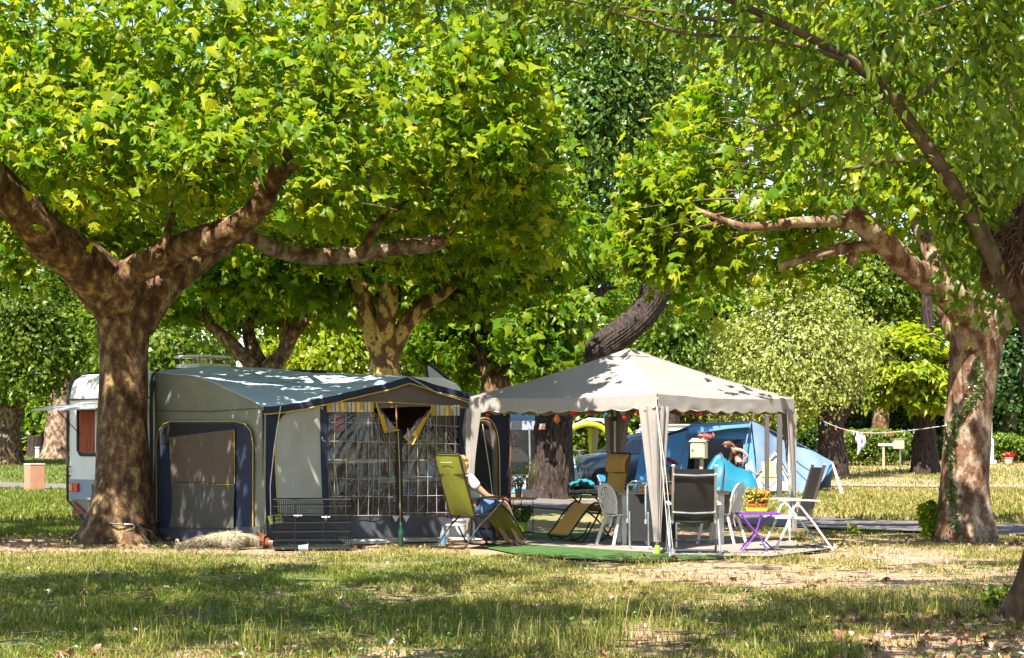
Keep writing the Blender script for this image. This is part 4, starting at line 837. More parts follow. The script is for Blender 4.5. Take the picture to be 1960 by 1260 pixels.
# clear plastic windows with a printed lattice
m, nt, N, L, P = nodes('clear_plastic')
tb = N.new('ShaderNodeBsdfTransparent'); tb.inputs[0].default_value = (.80, .76, .74, 1); gl = N.new('ShaderNodeBsdfGlossy'); gl.inputs['Roughness'].default_value = .12
n_ = noise(N, L, 14, 4, (1, 1, .5), .8); b = N.new('ShaderNodeBump'); b.inputs['Strength'].default_value = .5; b.inputs['Distance'].default_value = .02
L.new(n_.outputs['Fac'], b.inputs['Height']); L.new(b.outputs[0], gl.inputs['Normal'])
mx = N.new('ShaderNodeMixShader'); mx.inputs[0].default_value = .10; L.new(tb.outputs[0], mx.inputs[1]); L.new(gl.outputs[0], mx.inputs[2]); L.new(mx.outputs[0], N['Material Output'].inputs['Surface'])
PVC = m; LATT = M('white_print', (.36, .32, .29), None, 9, .6)
hl = [809, 845, 880, 916, 950, 986]; hr = [815, 849, 881, 913, 948, 981]
def grid(mb, us, vs_, u0, u1, top, bot, skew=0):
    for u in us:
        mb.tube([fu(u + .7 * math.sin(v * .03 + u), v, .034) for v in np.linspace(top(u), bot, 8)], .0048, 4)
    for v in vs_: mb.tube([fu(u, v + .6 * math.sin(u * .05 + v) + skew * (u - u0), .034) for u in np.linspace(u0, u1, 10)], .0048, 4)
def film(u0, u1, top, bot, pin):
    """taut clear film with folds running out from the corner it hangs by"""
    def f(mb):
        nu_, nv_ = 60, 90; G = np.zeros((nu_, nv_, 3))
        for i, u in enumerate(np.linspace(u0, u1, nu_)):
            for j, k in enumerate(np.linspace(0, 1, nv_)):
                v = top(u) + (bot - top(u)) * k; r = math.hypot(u - pin[0], v - pin[1]) + 1; a = math.atan2(v - pin[1], u - pin[0])
                w = math.sin(a * 34 + 3 * vnoise(u * .05, v * .02, 1)) * math.exp(-r / 110) * .010 + .014 * (vnoise(u * .06, v * .025, 5) - .5)
                G[i, j] = fu(u, v, .024 + w)
        mb.surf(G)
    return f
pw = one('plastic_window', PVC, AW, film(626, 756, lambda u: 788 if u < 716 else 788 + (u - 716) * .95, 990, (708, 775)))
one('lattice', LATT, pw, lambda mb: (grid(mb, [638, 660, 683, 703], hl, 627, 756, lambda u: 790, 988, .01), grid(mb, [723, 743], [], 627, 756, lambda u: 788 + (u - 712) * .9, 988)))
pw2 = one('plastic_window', PVC, AW, film(768, 877, lambda u: 830 - (u - 768) * .88 if u < 820 else 784, 990, (822, 778)))
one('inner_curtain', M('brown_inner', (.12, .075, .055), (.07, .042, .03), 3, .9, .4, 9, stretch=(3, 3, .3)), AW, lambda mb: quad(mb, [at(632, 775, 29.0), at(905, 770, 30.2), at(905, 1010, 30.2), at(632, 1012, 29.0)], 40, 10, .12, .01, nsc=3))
one('lattice', LATT, pw2, lambda mb: (grid(mb, [833, 851, 868], hr[1:], 768, 877, lambda u: 792, 985, .012), grid(mb, [779, 797, 816], [], 768, 877, lambda u: 830 - (u - 768) * .9, 985), mb.tube([fu(795, 812, .034), fu(877, 817, .034)], .0048, 4)))
GREYST = M('stripe_grey', (.25, .24, .23), None, 9, .8); WSTR = M('stripe_cream', (.6, .55, .45), None, 9, .8); YSTR = M('stripe_yellow', (.52, .30, .03), None, 9, .8)
def valance(mb, u0, u1, v0, v1):
    k = int((u1 - u0) / 3.4)
    for i in range(k):
        a = u0 + (u1 - u0) * i / k; c = u0 + (u1 - u0) * (i + 1) / k; w = [2, 2, 0, 1, 0, 1, 2, 2, 1][i % 9]
        mb.poly([fu(a, v0, .04 + .004 * (i % 3)), fu(c, v0, .04 + .004 * (i % 3)), fu(c, v1, .046 + .004 * (i % 3)), fu(a, v1, .046 + .004 * (i % 3))], .004, w)
one('valance', [GREYST, WSTR, YSTR], AW, lambda mb: valance(mb, 623, 712, 770, 789), smooth=False)
one('valance', [GREYST, WSTR, YSTR], AW, lambda mb: valance(mb, 822, 876, 776, 796), smooth=False)
def f(mb):
    for i in range(36):
        t0 = FLEN * (.13 + .86 * i / 36); t1 = FLEN * (.13 + .86 * (i + 1) / 36); a = front_edge(t0); c = front_edge(t1)
        n = np.array((FW.n[0], FW.n[1], 0)) * .012; zb = lambda q: 1.94 + .02 * math.sin(q * 3)
        if a[2] - .07 < zb(t0): continue
        mb.poly([a + n - (0, 0, .06), c + n - (0, 0, .06), np.array((c[0], c[1], min(zb(t1), c[2] - .07))) + n, np.array((a[0], a[1], min(zb(t0), a[2] - .07))) + n], .006)
one('gable_panel', TAUPE, AW, f)
one('piping', YEL, AW, lambda mb: mb.tube([fu(u, v, .03) for u, v in [(622, 772), (715, 770), (760, 771), (820, 775), (876, 779), (893, 782)]], .007, 5))
ff = one('folded_flap', PVC, AW, lambda mb: mb.poly([fu(u, v, .06) for u, v in [(716, 772), (757, 824), (732, 828)]], .004))
one('flap_hem', YEL, ff, lambda mb: mb.tube([fu(u, v, .066) for u, v in [(716, 772), (732, 828), (760, 823)]], .012, 5))
one('flap_stripe', [GREYST, WSTR, YSTR], ff, lambda mb: (mb.poly([fu(u, v, .068) for u, v in [(722, 790), (730, 795), (738, 824), (733, 826)]], .004, 2), mb.poly([fu(u, v, .068) for u, v in [(735, 800), (748, 815), (750, 822), (739, 823)]], .004, 0)))
ff = one('folded_flap', PVC, AW, lambda mb: mb.poly([fu(u, v, .06) for u, v in [(822, 782), (785, 850), (768, 836)]], .004))
one('flap_hem', YEL, ff, lambda mb: mb.tube([fu(u, v, .066) for u, v in [(822, 782), (785, 852), (768, 836)]], .010, 5))
one('flap_stripe', [YSTR], ff, lambda mb: mb.poly([fu(u, v, .068) for u, v in [(806, 800), (812, 797), (792, 838), (785, 832)]], .004))
one('front_skirt', SKIRT, AW, lambda mb: quad(mb, [fu(504, 988, .01), fu(890, 984, .01), fu(890, 1046, .05), fu(504, 1052, .05)], 50, 8, .03, .006, nsc=5))
one('eyelet_patch', WHITE, AW, lambda mb: [mb.poly([fu(a - 7, 987, .05), fu(a + 7, 987, .05), fu(a, 1000, .05)], .005) for a in (620, 754, 774)])
one('warning_label', [M('label_yellow', (.62, .52, .03), None, 9, .5), BLACK, WHITE], AW, lambda mb: (mb.poly([fu(509, 988, .05), fu(536, 983, .05), fu(538, 997, .05), fu(513, 1000, .05)], .005), mb.poly([fu(513, 1000, .05), fu(538, 997, .05), fu(538, 1000, .05), fu(514, 1004, .05)], .005, 2),
    [mb.poly([fu(513 + 3 * i, 989.5 - .5 * i, .056), fu(515 + 3 * i, 989 - .5 * i, .056), fu(514.6 + 3 * i, 992 - .5 * i, .056), fu(513.4 + 3 * i, 992.4 - .5 * i, .056)], .003, 1) for i in range(7)], [mb.poly([fu(514 + 3 * i, 995 - .3 * i, .056), fu(516 + 3 * i, 994.6 - .3 * i, .056), fu(515.6 + 3 * i, 997 - .3 * i, .056)], .003, 1) for i in range(7)]))
# right hand end: rolled curtain, dark door with brown arch, navy wall
one('rolled_curtain', OLIVE, AW, lambda mb: mb.tube([fu(892, 788, .05), fu(889, 830, .08), fu(894, 880, .08), fu(890, 930, .06), fu(892, 1000, .04)], [.05, .085, .06, .05, .03], 10, sm=24, wob=.15, nz=9))
one('door_panel', NAVY, AW, lambda mb: mb.poly([fu(u, v, .012) for u, v in [(896, 1040), (896, 784), (976, 790), (974, 850), (978, 985), (978, 1036)]], .008))
one('door_arch', TAUPE, AW, lambda mb: mb.tube([fu(u, v, .03) for u, v in [(905, 812), (915, 806), (928, 808), (938, 820), (944, 850), (946, 930), (947, 1000)]], .045, 8, sm=30))
one('piping', YEL, AW, lambda mb: mb.tube([fu(u, v, .07) for u, v in [(912, 802), (928, 801), (942, 815), (950, 850), (952, 930), (953, 1005)]], .008, 5, sm=30))
one('opening_shade_sheet', BLACK, AW, lambda mb: mb.poly([fu(u, v, .026) for u, v in [(903, 1010), (903, 825), (914, 812), (928, 814), (937, 830), (941, 860), (943, 1010)]], .006))  # flat black sheet painted for the dark interior behind the open door
one('mud_flap', TAUPE, AW, lambda mb: quad(mb, [fu(945, 982, .04), fu(980, 982, .04), fu(986, 1036, .08), fu(945, 1036, .06)], 8, 8, .02))
one('end_wall', NAVY, AW, lambda mb: mb.poly([(FR.x, FR.y + .05, 0), (RB[0], RB[1], 0), tuple(RB), (FR.x, FR.y + .05, 1.97)], .01))
one('strap', M('brown_strap', (.2, .08, .04), None, 9, .7), AW, lambda mb: mb.tube([fu(968, 800, .10), fu(969, 860, .12), fu(967, 945, .10)], .012, 5))
one('groundsheet_edge', M('pale_sheet', (.42, .38, .33), None, 4, .8), AW, lambda mb: quad(mb, [fu(640, 1032, .10), fu(900, 1028, .10), fu(900, 1047, .35), fu(640, 1052, .35)], 20, 4, .01))
for q in ([(531, 778, .10), (517, 850, .14), (506, 930, .18), (505, 1000, .22)], [(775, 722, .1), (830, 752, .09), (895, 772, .1)], [(918, 812, .08), (930, 900, .1), (940, 985, .1)]): one('guy_rope', ROPE, AW, lambda mb: mb.tube([fu(*p) for p in q], .006, 4))
one('guy_hook', STEEL, AW, lambda mb: mb.tube([fu(612, 836, .06), fu(614, 844, .07), fu(619, 846, .07)], .008, 5))
# back inside the awning: caravan wall cupboard, tables and the things on them
def inward(u, v, d): p = fu(u, v, -d); return p
IN = lambda u, v, Y: at(u, v, Y)
BROWN = M('brown_cloth', (.085, .045, .03), (.05, .028, .02), 5, .9, .3, stretch=(4, 4, .4))
t1 = thing('folding_table', 'white edged table inside the awning behind the left plastic window', 'table', (X(675, 27.6), 27.6, 0))
one('table_top', WHITE, t1, lambda mb: mb.bar(IN(620, 884, 27.5), IN(727, 882, 27.9), .6, .05), bevel=.008)
one('leg', STEEL, t1, lambda mb: (mb.tube([IN(640, 886, 27.4), IN(655, 1015, 27.4)], .012, 6), ))
one('leg', STEEL, t1, lambda mb: (mb.tube([IN(716, 886, 27.7), IN(712, 1010, 27.7)], .012, 6), ))
one('leg', STEEL, t1, lambda mb: (mb.tube([IN(714, 925, 27.3), IN(682, 992, 27.3)], .012, 6), ))
tb_ = thing('tote_bag', 'cream handled bag standing on the table inside the awning', 'bag', tuple(IN(670, 883, 27.6)))
one('bag_body', M('cream_bag', (.52, .48, .26), None, 5, .7), tb_, lambda mb: (mb.poly([IN(660, 881, 27.6), IN(680, 881, 27.6), IN(679, 859, 27.6), IN(662, 859, 27.6)], .14), ), bevel=.01)
one('handle', M('cream_handle', (.5, .46, .2), None, 5, .7), tb_, lambda mb: mb.tube([IN(665, 860, 27.6), IN(668, 855, 27.6), IN(673, 855, 27.6), IN(677, 860, 27.6)], .012, 6, sm=14))
st_ = thing('paper_lantern', 'red sunburst ornament hanging inside the left plastic window', 'ornament', tuple(fu(652, 798, -.1)))
RCLR = M('scarlet_paper', (.55, .04, .03), None, 9, .6, trans=.3)
def f(mb):
    c = np.array(fu(649, 798, -.06)); e1 = np.array((fd[0], fd[1], 0)); e2 = np.array((0, 0, 1.0))
    for k in range(12):
        a = 2 * PI * k / 12; d1 = e1 * math.cos(a) + e2 * math.sin(a); d2 = -e1 * math.sin(a) + e2 * math.cos(a)
        mb.poly([c + d1 * .03 + d2 * .018, c + d1 * .13, c + d1 * .03 - d2 * .018], .006)
    mb.ball(c, .05, 10)
one('ray', RCLR, st_, f)
one('pendant', M('pink_paper', (.5, .06, .12), None, 9, .6, trans=.3), st_, lambda mb: mb.poly([fu(646, 806, -.08), fu(660, 806, -.08), fu(664, 822, -.08), fu(643, 826, -.08)], .01))
cz = thing('bath_towel', 'white towel hanging high behind the left plastic window', 'towel', tuple(IN(702, 800, 28.3)))
one('cloth', M('towel_white', (.78, .74, .72), None, 6, .9), cz, lambda mb: quad(mb, [IN(683, 788, 28.3), IN(714, 788, 28.3), IN(713, 812, 28.3), IN(672, 826, 28.3)], 10, 10, .03))
t2 = thing('long_table', 'long table with brown skirt inside the awning behind the zip', 'table', (X(790, 28.2), 28.2, 0))
one('table_top', M('oilcloth', (.45, .43, .42), (.3, .3, .32), 9, .5), t2, lambda mb: mb.bar(IN(716, 922, 28.2), IN(842, 917, 28.5), .6, .04), bevel=.008)
one('skirt', BROWN, t2, lambda mb: quad(mb, [IN(718, 926, 28.0), IN(842, 920, 28.3), IN(842, 1010, 28.3), IN(718, 1012, 28.0)], 30, 8, .05, nsc=6))
for (a, b_, w, h, c, lb) in [(729, 915, 26, 12, (.55, .52, .5), 'crumpled pale cloth on the left end of the long awning table'), (752, 912, 10, 9, (.04, .35, .2), 'green box on the long awning table beside the zip'), (790, 905, 14, 22, (.45, .42, .42), 'grey jug standing on the long awning table')]:
    o = thing('tabletop_item', lb, 'box' if 'box' in lb else ('jug' if 'jug' in lb else 'cloth'), tuple(IN(a, b_ + h / 2, 28.2)))
    o.name = {'box': 'green_box', 'jug': 'jug', 'cloth': 'folded_cloth'}[o['category']]
    mt = M(o.name, c, None, 9, .6)
    if o['category'] == 'jug': one('jug_body', mt, o, lambda mb: mb.lathe([(.03, 0), (.055, .01), (.06, .1), (.04, .16), (.05, .19)], tuple(IN(a, 918, 28.2)), 12)); one('handle', mt, o, lambda mb: mb.tube([IN(a + 5, 900, 28.2), IN(a + 11, 902, 28.2), IN(a + 11, 911, 28.2), IN(a + 6, 913, 28.2)], .009, 5, sm=10))
    elif o['category'] == 'box': one('carton', mt, o, lambda mb: mb.box(tuple(IN(a, b_ + 3, 28.2)), (.09, .1, .08)), bevel=.005)
    else: one('cloth', mt, o, lambda mb: mb.ball(tuple(IN(a, b_ + 2, 28.2)), (.12, .1, .055), 12))
bx = thing('cardboard_box', 'brown cardboard box on the awning floor behind the dog crate', 'box', tuple(IN(640, 990, 27.2)))
one('carton', M('cardboard', (.34, .2, .11), (.28, .16, .08), 5, .8), bx, lambda mb: mb.box(tuple(IN(640, 975, 27.2)), (.26, .3, .28)))
one('flap', M('cardboard', (.36, .22, .12), None, 5, .8), bx, lambda mb: mb.poly([IN(623, 957, 27.0), IN(656, 955, 27.0), IN(659, 948, 26.9), IN(621, 951, 26.9)], .005))

# ---------------------------------------------------------------- gazebo
GF_, GR_, GL_ = np.array((1.867, 23.5)), np.array((4.04, 26.3)), np.array((-.585, 25.55)); GB_ = GL_ + GR_ - GF_
GZ = thing('gazebo', 'beige pop-up gazebo with scalloped valance and tied back curtains', 'gazebo', (1.73, 25.8, 0))
BEIGE = M('beige_canvas', (0.31, 0.272, 0.24), (0.255, 0.222, 0.195), 1.8, .85, .2, 14, trans=.2)
SEAM = M('beige_seam', (0.30, 0.25, 0.22), None, 9, .85)
EZ, VZ, PK = 2.06, 1.87, np.array((X(1205, 25.8), 25.75, Z(668, 25.8)))
cs_ = [GL_, GF_, GR_, GB_]
def eave(a, b_, t, z=EZ): p = a + (b_ - a) * t; c = (GF_ + GB_) / 2; p = p + (c - p) * .018 * math.sin(PI * t); return np.array((p[0], p[1], z - .035 * math.sin(PI * t)))
for i in range(4):
    a, b_ = cs_[i], cs_[(i + 1) % 4]
    def f(mb):
        G = []
        for s in np.linspace(0.001, 1, 24):
            row = []
            for t in np.linspace(0, 1, 25):
                e = eave(a, b_, t); p = PK + (e - PK) * s
                p[2] -= .07 * math.sin(PI * s) * (.5 + .7 * math.sin(PI * t)) - .012 * (vnoise(p[0] * 3, p[1] * 3, 1) - .5)
                row.append(p)
            G.append(row)
        mb.surf(np.array(G), .006)
    one('roof_panel', BEIGE, GZ, f)
    out = np.array(((b_ - a)[1], -(b_ - a)[0])); out = out / np.linalg.norm(out)
    def f(mb):
        T = np.linspace(0, 1, 81); G = []
        for t in T:
            e = eave(a, b_, t); dn = np.array((e[0] + out[0] * .015, e[1] + out[1] * .015, VZ - (.02 + .03 * vnoise(t * 7, i, 1)) * abs(math.sin(PI * t * 9)) + .02 - .02 * math.sin(PI * t)))
            G.append([e + np.array((out[0], out[1], 0)) * (.008 + .02 * q * (vnoise(t * 12, q * 3, i) - .3)) * 1 + (dn - e) * q for q in np.linspace(0, 1, 6)])
        mb.surf(np.array(G), .005)
    vl = one('valance', BEIGE, GZ, f)
    one('hem', WSTR, vl, lambda mb: mb.tube([np.array((eave(a, b_, t)[0] + out[0] * .02, eave(a, b_, t)[1] + out[1] * .02, VZ - (.02 + .03 * vnoise(t * 7, i, 1)) * abs(math.sin(PI * t * 9)) + .02 - .02 * math.sin(PI * t))) for t in np.linspace(.005, .995, 91)], .006, 4))
    def f(mb):
        e = np.array((b_[0], b_[1], EZ)); mb.tube([PK + (e - PK) * s + (0, 0, .006 - .035 * math.sin(PI * s)) for s in np.linspace(.02, 1, 14)], .007, 5)
        mb.tube([PK + (eave(a, b_, t) - PK) * .135 + (0, 0, -.012) for t in np.linspace(0, 1, 8)], .006, 4)
    one('seam', SEAM, GZ, f)
    bi = b_ + ((GF_ + GB_) / 2 - b_) * .022
    lg = one('leg', WHITE, GZ, lambda mb: mb.box((bi[0], bi[1], EZ / 2), (.03, .03, EZ - .02)), bevel=.004); one('foot', WHITE, lg, lambda mb: mb.box((bi[0], bi[1], .012), (.09, .09, .02)))
    one('bracket', RUBB, GZ, lambda mb: mb.box((bi[0], bi[1], 1.80), (.06, .06, .07)), bevel=.006)
    for oth, k0 in ((a, 1.0), (cs_[(i + 2) % 4], .85)):
        d = (oth - b_) / np.linalg.norm(oth - b_); nrm = np.array((d[1], -d[0]))
        if np.dot(nrm, b_ - (GF_ + GB_) / 2) < 0: nrm = -nrm
        def f(mb):
            G = []
            for q in np.linspace(0, 1, 26):
                z = 1.90 - (1.90 - .16) * q; w = k0 * (.23 * (1 - q) ** 1.2 + .04); row = []
                for s in np.linspace(0, 1, 22):
                    p = b_ + d * (-.035 + (w + .03) * s) + nrm * (.03 + .018 * math.sin(s * 13 + q * 1.5 + 3 * vnoise(s * 3, q * 2, i)) * (1 - .4 * q)); row.append((p[0], p[1], z))
                G.append(row)
            mb.surf(np.array(G), .004)
        one('curtain', BEIGE, GZ, f)
one('foot_cap', M('lime_plastic', (.3, .5, .03), None, 9, .5), GZ, lambda mb: mb.lathe([(.035, 0), (.035, .09), (.025, .1)], (GF_[0], GF_[1] - .01, .01), 10))
one('guy_rope', ROPE, GZ, lambda mb: mb.tube([(GF_[0] - .02, GF_[1] - .02, 2.02), (GF_[0] + .12, GF_[1] - .5, .0)], .004, 4))
one('guy_rope', ROPE, GZ, lambda mb: mb.tube([(GF_[0] - .02, GF_[1] - .02, 2.0), (GF_[0] + .08, GF_[1] - .42, 1.0), (GF_[0] + .16, GF_[1] - .55, .0)], .0035, 4))
one('rafter', WHITE, GZ, lambda mb: [mb.bar((c[0], c[1], EZ - .06), tuple(PK - (0, 0, .12)), .025) for c in cs_])
# string of coloured bulbs under the eaves
SL = thing('string_lights', 'string of coloured glass bulbs hanging under the gazebo eaves', 'string lights', (1.73, 25.0, 1.9))
def ev(u, side):          # point of the eave line seen at column u
    a, b_ = (GL_, GF_) if side == 0 else (GF_, GR_)
    k = (u - 980) / FPX; t = (k * a[1] - a[0]) / ((b_ - a)[0] - k * (b_ - a)[1]); p = a + (b_ - a) * t; c = (GF_ + GB_) / 2
    return p + (c - p) * .03
GLS = {}
def glass(c):
    if c not in GLS:
        GLS[c] = M('bulb_glass', c, None, 9, .15, trans=.45, spec=.7)
    return GLS[c]
OR, RD, BL, GN, YL = (.75, .22, .02), (.65, .02, .015), (.04, .25, .42), (.2, .42, .22), (.6, .5, .04)
cordp = []
for u, v, side, c, bl in [(925, 794, 0, RD, .9), (958, 792, 0, YL, .7), (995, 791, 0, BL, .9), (1024, 792, 0, GN, .8), (1061, 803, 0, OR, 1.3), (1093, 790, 0, RD, 1.2), (1125, 790, 0, RD, .6), (1160, 792, 0, BL, 1.1), (1192, 789, 0, GN, 1.2), (1195, 799, 0, RD, .9), (1219, 793, 0, OR, 1), (1310, 789, 1, OR, 1), (1342, 793, 1, RD, 1), (1376, 790, 1, YL, .9), (1406, 787, 1, BL, .9), (1443, 783, 1, (.5, .55, .05), .9), (1482, 789, 1, OR, 1)]:
    p = ev(u, side); z = Z(v, p[1]); r = .036 * bl
    o = one('bulb', glass(c), SL, lambda mb: mb.lathe([(r * .35, r * 1.6), (r * .5, r * 1.1), (r, .15 * r), (r * .9, -.4 * r), (r * .5, -.95 * r), (r * .1, -1.1 * r)], (p[0], p[1], z), 12))
    one('socket', RUBB, o, lambda mb: mb.lathe([(r * .42, r * 1.5), (r * .42, r * 2.4), (r * .2, r * 2.6)], (p[0], p[1], z), 8))
    cordp.append((p[0], p[1], z + r * 2.5))
one('cord', RUBB, SL, lambda mb: mb.tube(sorted(cordp, key=lambda q: q[0]), .006, 4))

# ---------------------------------------------------------------- mats on the ground
TURF = M('artificial_turf', (0.05, 0.115, 0.016), (0.028, 0.07, 0.009), 7, .9, .8, 120)
def matsheet(name, label, pts, z, mat, cat='mat', th=.006):
    c = np.mean([tuple(gnd(u, v)) for u, v in pts], 0); T = MB(True); q = [gnd(u, v) + Vector((0, 0, z)) for u, v in pts]; T.poly(q, th)
    return tag(T.build(name, mat), label, cat)
matsheet('turf_mat', 'bright green artificial turf mat in front of the gazebo', [(930, 1040), (1160, 1048), (1425, 1062), (1370, 1070), (1240, 1076), (1090, 1069), (985, 1060), (935, 1050)], .004, TURF)
matsheet('turf_mat', 'bright green artificial turf strip behind the yellow recliner', [(1000, 1030), (1020, 1019), (1150, 1018), (1180, 1034), (1010, 1037)], .004, TURF)
matsheet('groundsheet', 'beige groundsheet under the gazebo furniture', [(985, 1042), (1010, 1036), (1180, 1034), (1420, 1030), (1560, 1043), (1590, 1052), (1480, 1066), (1400, 1066), (1200, 1056), (1080, 1048)], .012, M('beige_sheet', (.25, .20, .165), (.17, .135, .11), 3, .9, .3, 60))
# ================================================================ FURNITURE
def skin(name, pts, edges, mat, parent, sub=2, mats=None):
    """one continuous body grown round a skeleton: pts = [(x, y, z, r)]"""
    me = bpy.data.meshes.new(name); me.from_pydata([p[:3] for p in pts], edges, [])
    ob = bpy.data.objects.new(name, me); COL.objects.link(ob)
    md = ob.modifiers.new('s', 'SKIN'); md.use_smooth_shade = True
    for d, p in zip(me.skin_vertices[0].data, pts): r = p[3]; d.radius = (r, r) if np.isscalar(r) else r
    me.skin_vertices[0].data[0].use_root = True
    sb = ob.modifiers.new('b', 'SUBSURF'); sb.levels = sub; sb.render_levels = sub
    dg = bpy.context.evaluated_depsgraph_get(); ev_ = ob.evaluated_get(dg); m2 = bpy.data.meshes.new_from_object(ev_, depsgraph=dg)
    bpy.data.objects.remove(ob); m2.name = name; m2.materials.clear(); m2.materials.append(mat)
    m2.polygons.foreach_set('use_smooth', [True] * len(m2.polygons))
    o = bpy.data.objects.new(name, m2); put(o, parent); return o
SKINM = M('skin', (.48, .24, .15), (.42, .20, .12), 6, .55)
SKIN2 = M('tanned_skin', (.40, .20, .125), (.34, .165, .10), 6, .5)
def hand(pts, edges, i, d, s=1.0, side=1):
    """palm, four fingers and a thumb continuing from wrist vertex i along d"""
    w = Vector(pts[i][:3]); d = Vector(d).normalized(); u = Vector((0, 0, 1)); l = d.cross(u).normalized() * side; dn = l.cross(d) * side
    k = len(pts); p = w + d * .055 * s; pts.append((*p, .030 * s)); edges.append((i, k))
    for j, (o, L_) in enumerate(((-.030, .062), (-.010, .074), (.010, .070), (.029, .056))):
        b = p + l * o * s + d * .04 * s; m_ = b + d * L_ * .5 * s - u * .008 * s; t = m_ + d * L_ * .45 * s - u * .024 * s; n = len(pts)
        pts += [(*b, .0095 * s), (*m_, .0085 * s), (*t, .007 * s)]; edges += [(k, n), (n, n + 1), (n + 1, n + 2)]
    n = len(pts); b = w + d * .03 * s - l * .035 * s; t = b + d * .045 * s - l * .02 * s - u * .01 * s
    pts += [(*b, .011 * s), (*t, .009 * s)]; edges += [(i, n), (n, n + 1)]

# ---------------------------------------------------------------- zero-gravity recliners
def recliner(loc, rz, cloth, frame, label, flip=1, sc=1.0, rec=0.0):
    R = thing('recliner_chair', label, 'chair', loc, rz, 'folding recliner chairs'); R.scale = (sc, sc, sc)
    top = (-.40 - rec, 1.19); hip = (.0, .42); knee = (.47, .53); foot = (.86, .12); hw = .245
    def sling(p, q, sag, n=14, w=hw * .93):
        def f(mb):
            G = []
            for s in np.linspace(0, 1, n):
                row = []
                for t in np.linspace(-1, 1, 11):
                    x = p[0] + (q[0] - p[0]) * s; z = p[1] + (q[1] - p[1]) * s; nx, nz = (q[1] - p[1]), -(q[0] - p[0]); l = math.hypot(nx, nz)
                    d = sag * math.sin(PI * s) ** .7 * (1 - t * t * .75) + .006 * (vnoise(s * 5, t * 4, 2) - .5); row.append((x + nx / l * d, w * t, z + nz / l * d))
                G.append(row)
            mb.surf(np.array(G), .006)
        return f
    one('backrest', cloth, R, sling(top, hip, .04, 18), False)
    one('seat', cloth, R, sling(hip, knee, .05), False)
    one('leg_rest', cloth, R, sling(knee, foot, .02), False)
    pl = one('pillow', cloth, R, lambda mb: mb.surf(np.array([[(-.40 - rec + (.40 + rec) * s * .33 - .0 + .05 * math.sin(PI * s) ** .6 + .012, .215 * t, 1.195 - .77 * s * .33 + .02 * math.sin(PI * s)) for t in np.linspace(-1, 1, 9)] for s in np.linspace(0, .95, 9)]), .03), False)
    one('strap', RUBB, pl, lambda mb: mb.tube([(-.40 - rec + (.40 + rec) * .31 - .022, -.24, .95), (-.40 - rec + (.40 + rec) * .31 - .03, 0, .945), (-.40 - rec + (.40 + rec) * .31 - .022, .24, .95)], .008, 5), False)
    one('back_frame', frame, R, lambda mb: mb.tube([(.02, -hw, .36), (-.02, -hw, .46), (-.395 - rec, -hw, 1.19), (-.41 - rec, -hw + .03, 1.215), (-.41 - rec, hw - .03, 1.215), (-.395 - rec, hw, 1.19), (-.02, hw, .46), (.02, hw, .36)], .0125, 8), False)
    one('seat_frame', frame, R, lambda mb: [mb.tube([(-.03, y, .41), (.2, y, .43), (.47, y, .535), (.87, y, .11)], .0125, 8, sm=24) for y in (-hw, hw)], False)
    one('foot_bar', frame, R, lambda mb: mb.tube([(.86, -hw, .115), (.90, -hw + .04, .09), (.90, hw - .04, .09), (.86, hw, .115)], .0125, 8), False)
    for y in (-hw - .035, hw + .035):
        one('leg', frame, R, lambda mb: mb.tube([(-.30, y, .014), (-.20, y, .03), (.02, y, .27), (.22, y, .42), (.46, y, .62)], .0125, 8, sm=28), False)
        one('leg', frame, R, lambda mb: mb.tube([(.74, y, .014), (.66, y, .03), (.46, y, .30), (.30, y, .62)], .0125, 8, sm=28), False)
        one('leg', frame, R, lambda mb: mb.tube([(.86, y * .98, .11), (.74, y * .98, .014), (.52, y * .98, .014), (.30, y * .98, .06), (.16, y * .98, .26)], .0115, 8, sm=28), False)
        a = one('armrest', frame, R, lambda mb: mb.surf(np.array([[(x, y + w, .64 + .02 * math.sin(x * 5)) for w in (-.028, 0, .028)] for x in np.linspace(-.10, .50, 9)]), .024), False, bevel=.004)
        one('lock_knob', RUBB, a, lambda mb: mb.tube([(.0, y - .03, .47), (.0, y + .03, .47)], .028, 10), False)
    for x in (-.30, .62): one('cross_bar', frame, R, lambda mb: mb.tube([(x, -hw - .035, .016), (x, hw + .035, .016)], .0115, 8), False)
    one('lacing', RUBB, R, lambda mb: [mb.tube([(-.40 - rec + (.40 + rec) * s, y0, 1.19 - .77 * s), (-.40 - rec + (.40 + rec) * s, y0 - math.copysign(.03, y0), 1.18 - .77 * s)], .006, 4) for s in np.linspace(.45, .98, 9) for y0 in (-hw, hw)] + [mb.tube([(.47 + .39 * s, y0, .53 - .41 * s), (.47 + .39 * s, y0 - math.copysign(.03, y0), .53 - .41 * s)], .006, 4) for s in np.linspace(.05, .95, 10) for y0 in (-hw, hw)], False)['kind'] = 'stuff'
    return R
OLIVEC = M('olive_sling', (.20, .20, .018), (.155, .155, .014), 3, .75, .3, 120, trans=.22)
GOLDC = M('ochre_sling', (.72, .43, .12), (.62, .36, .095), 3, .75, .3, 120, trans=.25)
gc = gnd(886, 1049); RC1 = recliner((gc.x, gc.y, .0), math.radians(42), OLIVEC, DARKST, 'olive green recliner seen from behind with a person sitting in it', sc=1.06, rec=-.13)
gc = gnd(1163, 1036); RC2 = recliner((gc.x + .05, gc.y, .0), math.radians(212), GOLDC, DARKST, 'ochre yellow empty recliner with a pillow under the gazebo', sc=1.05, rec=-.24)
one('price_tag', WHITE, RC1, lambda mb: [mb.bar((-.375 - .0 + .06 * 0, a, 1.14), (-.355, b_, 1.10), .004) for a, b_ in ()] or mb.box((-.28, 0, 1.10), (.004, .22, .004)), False)

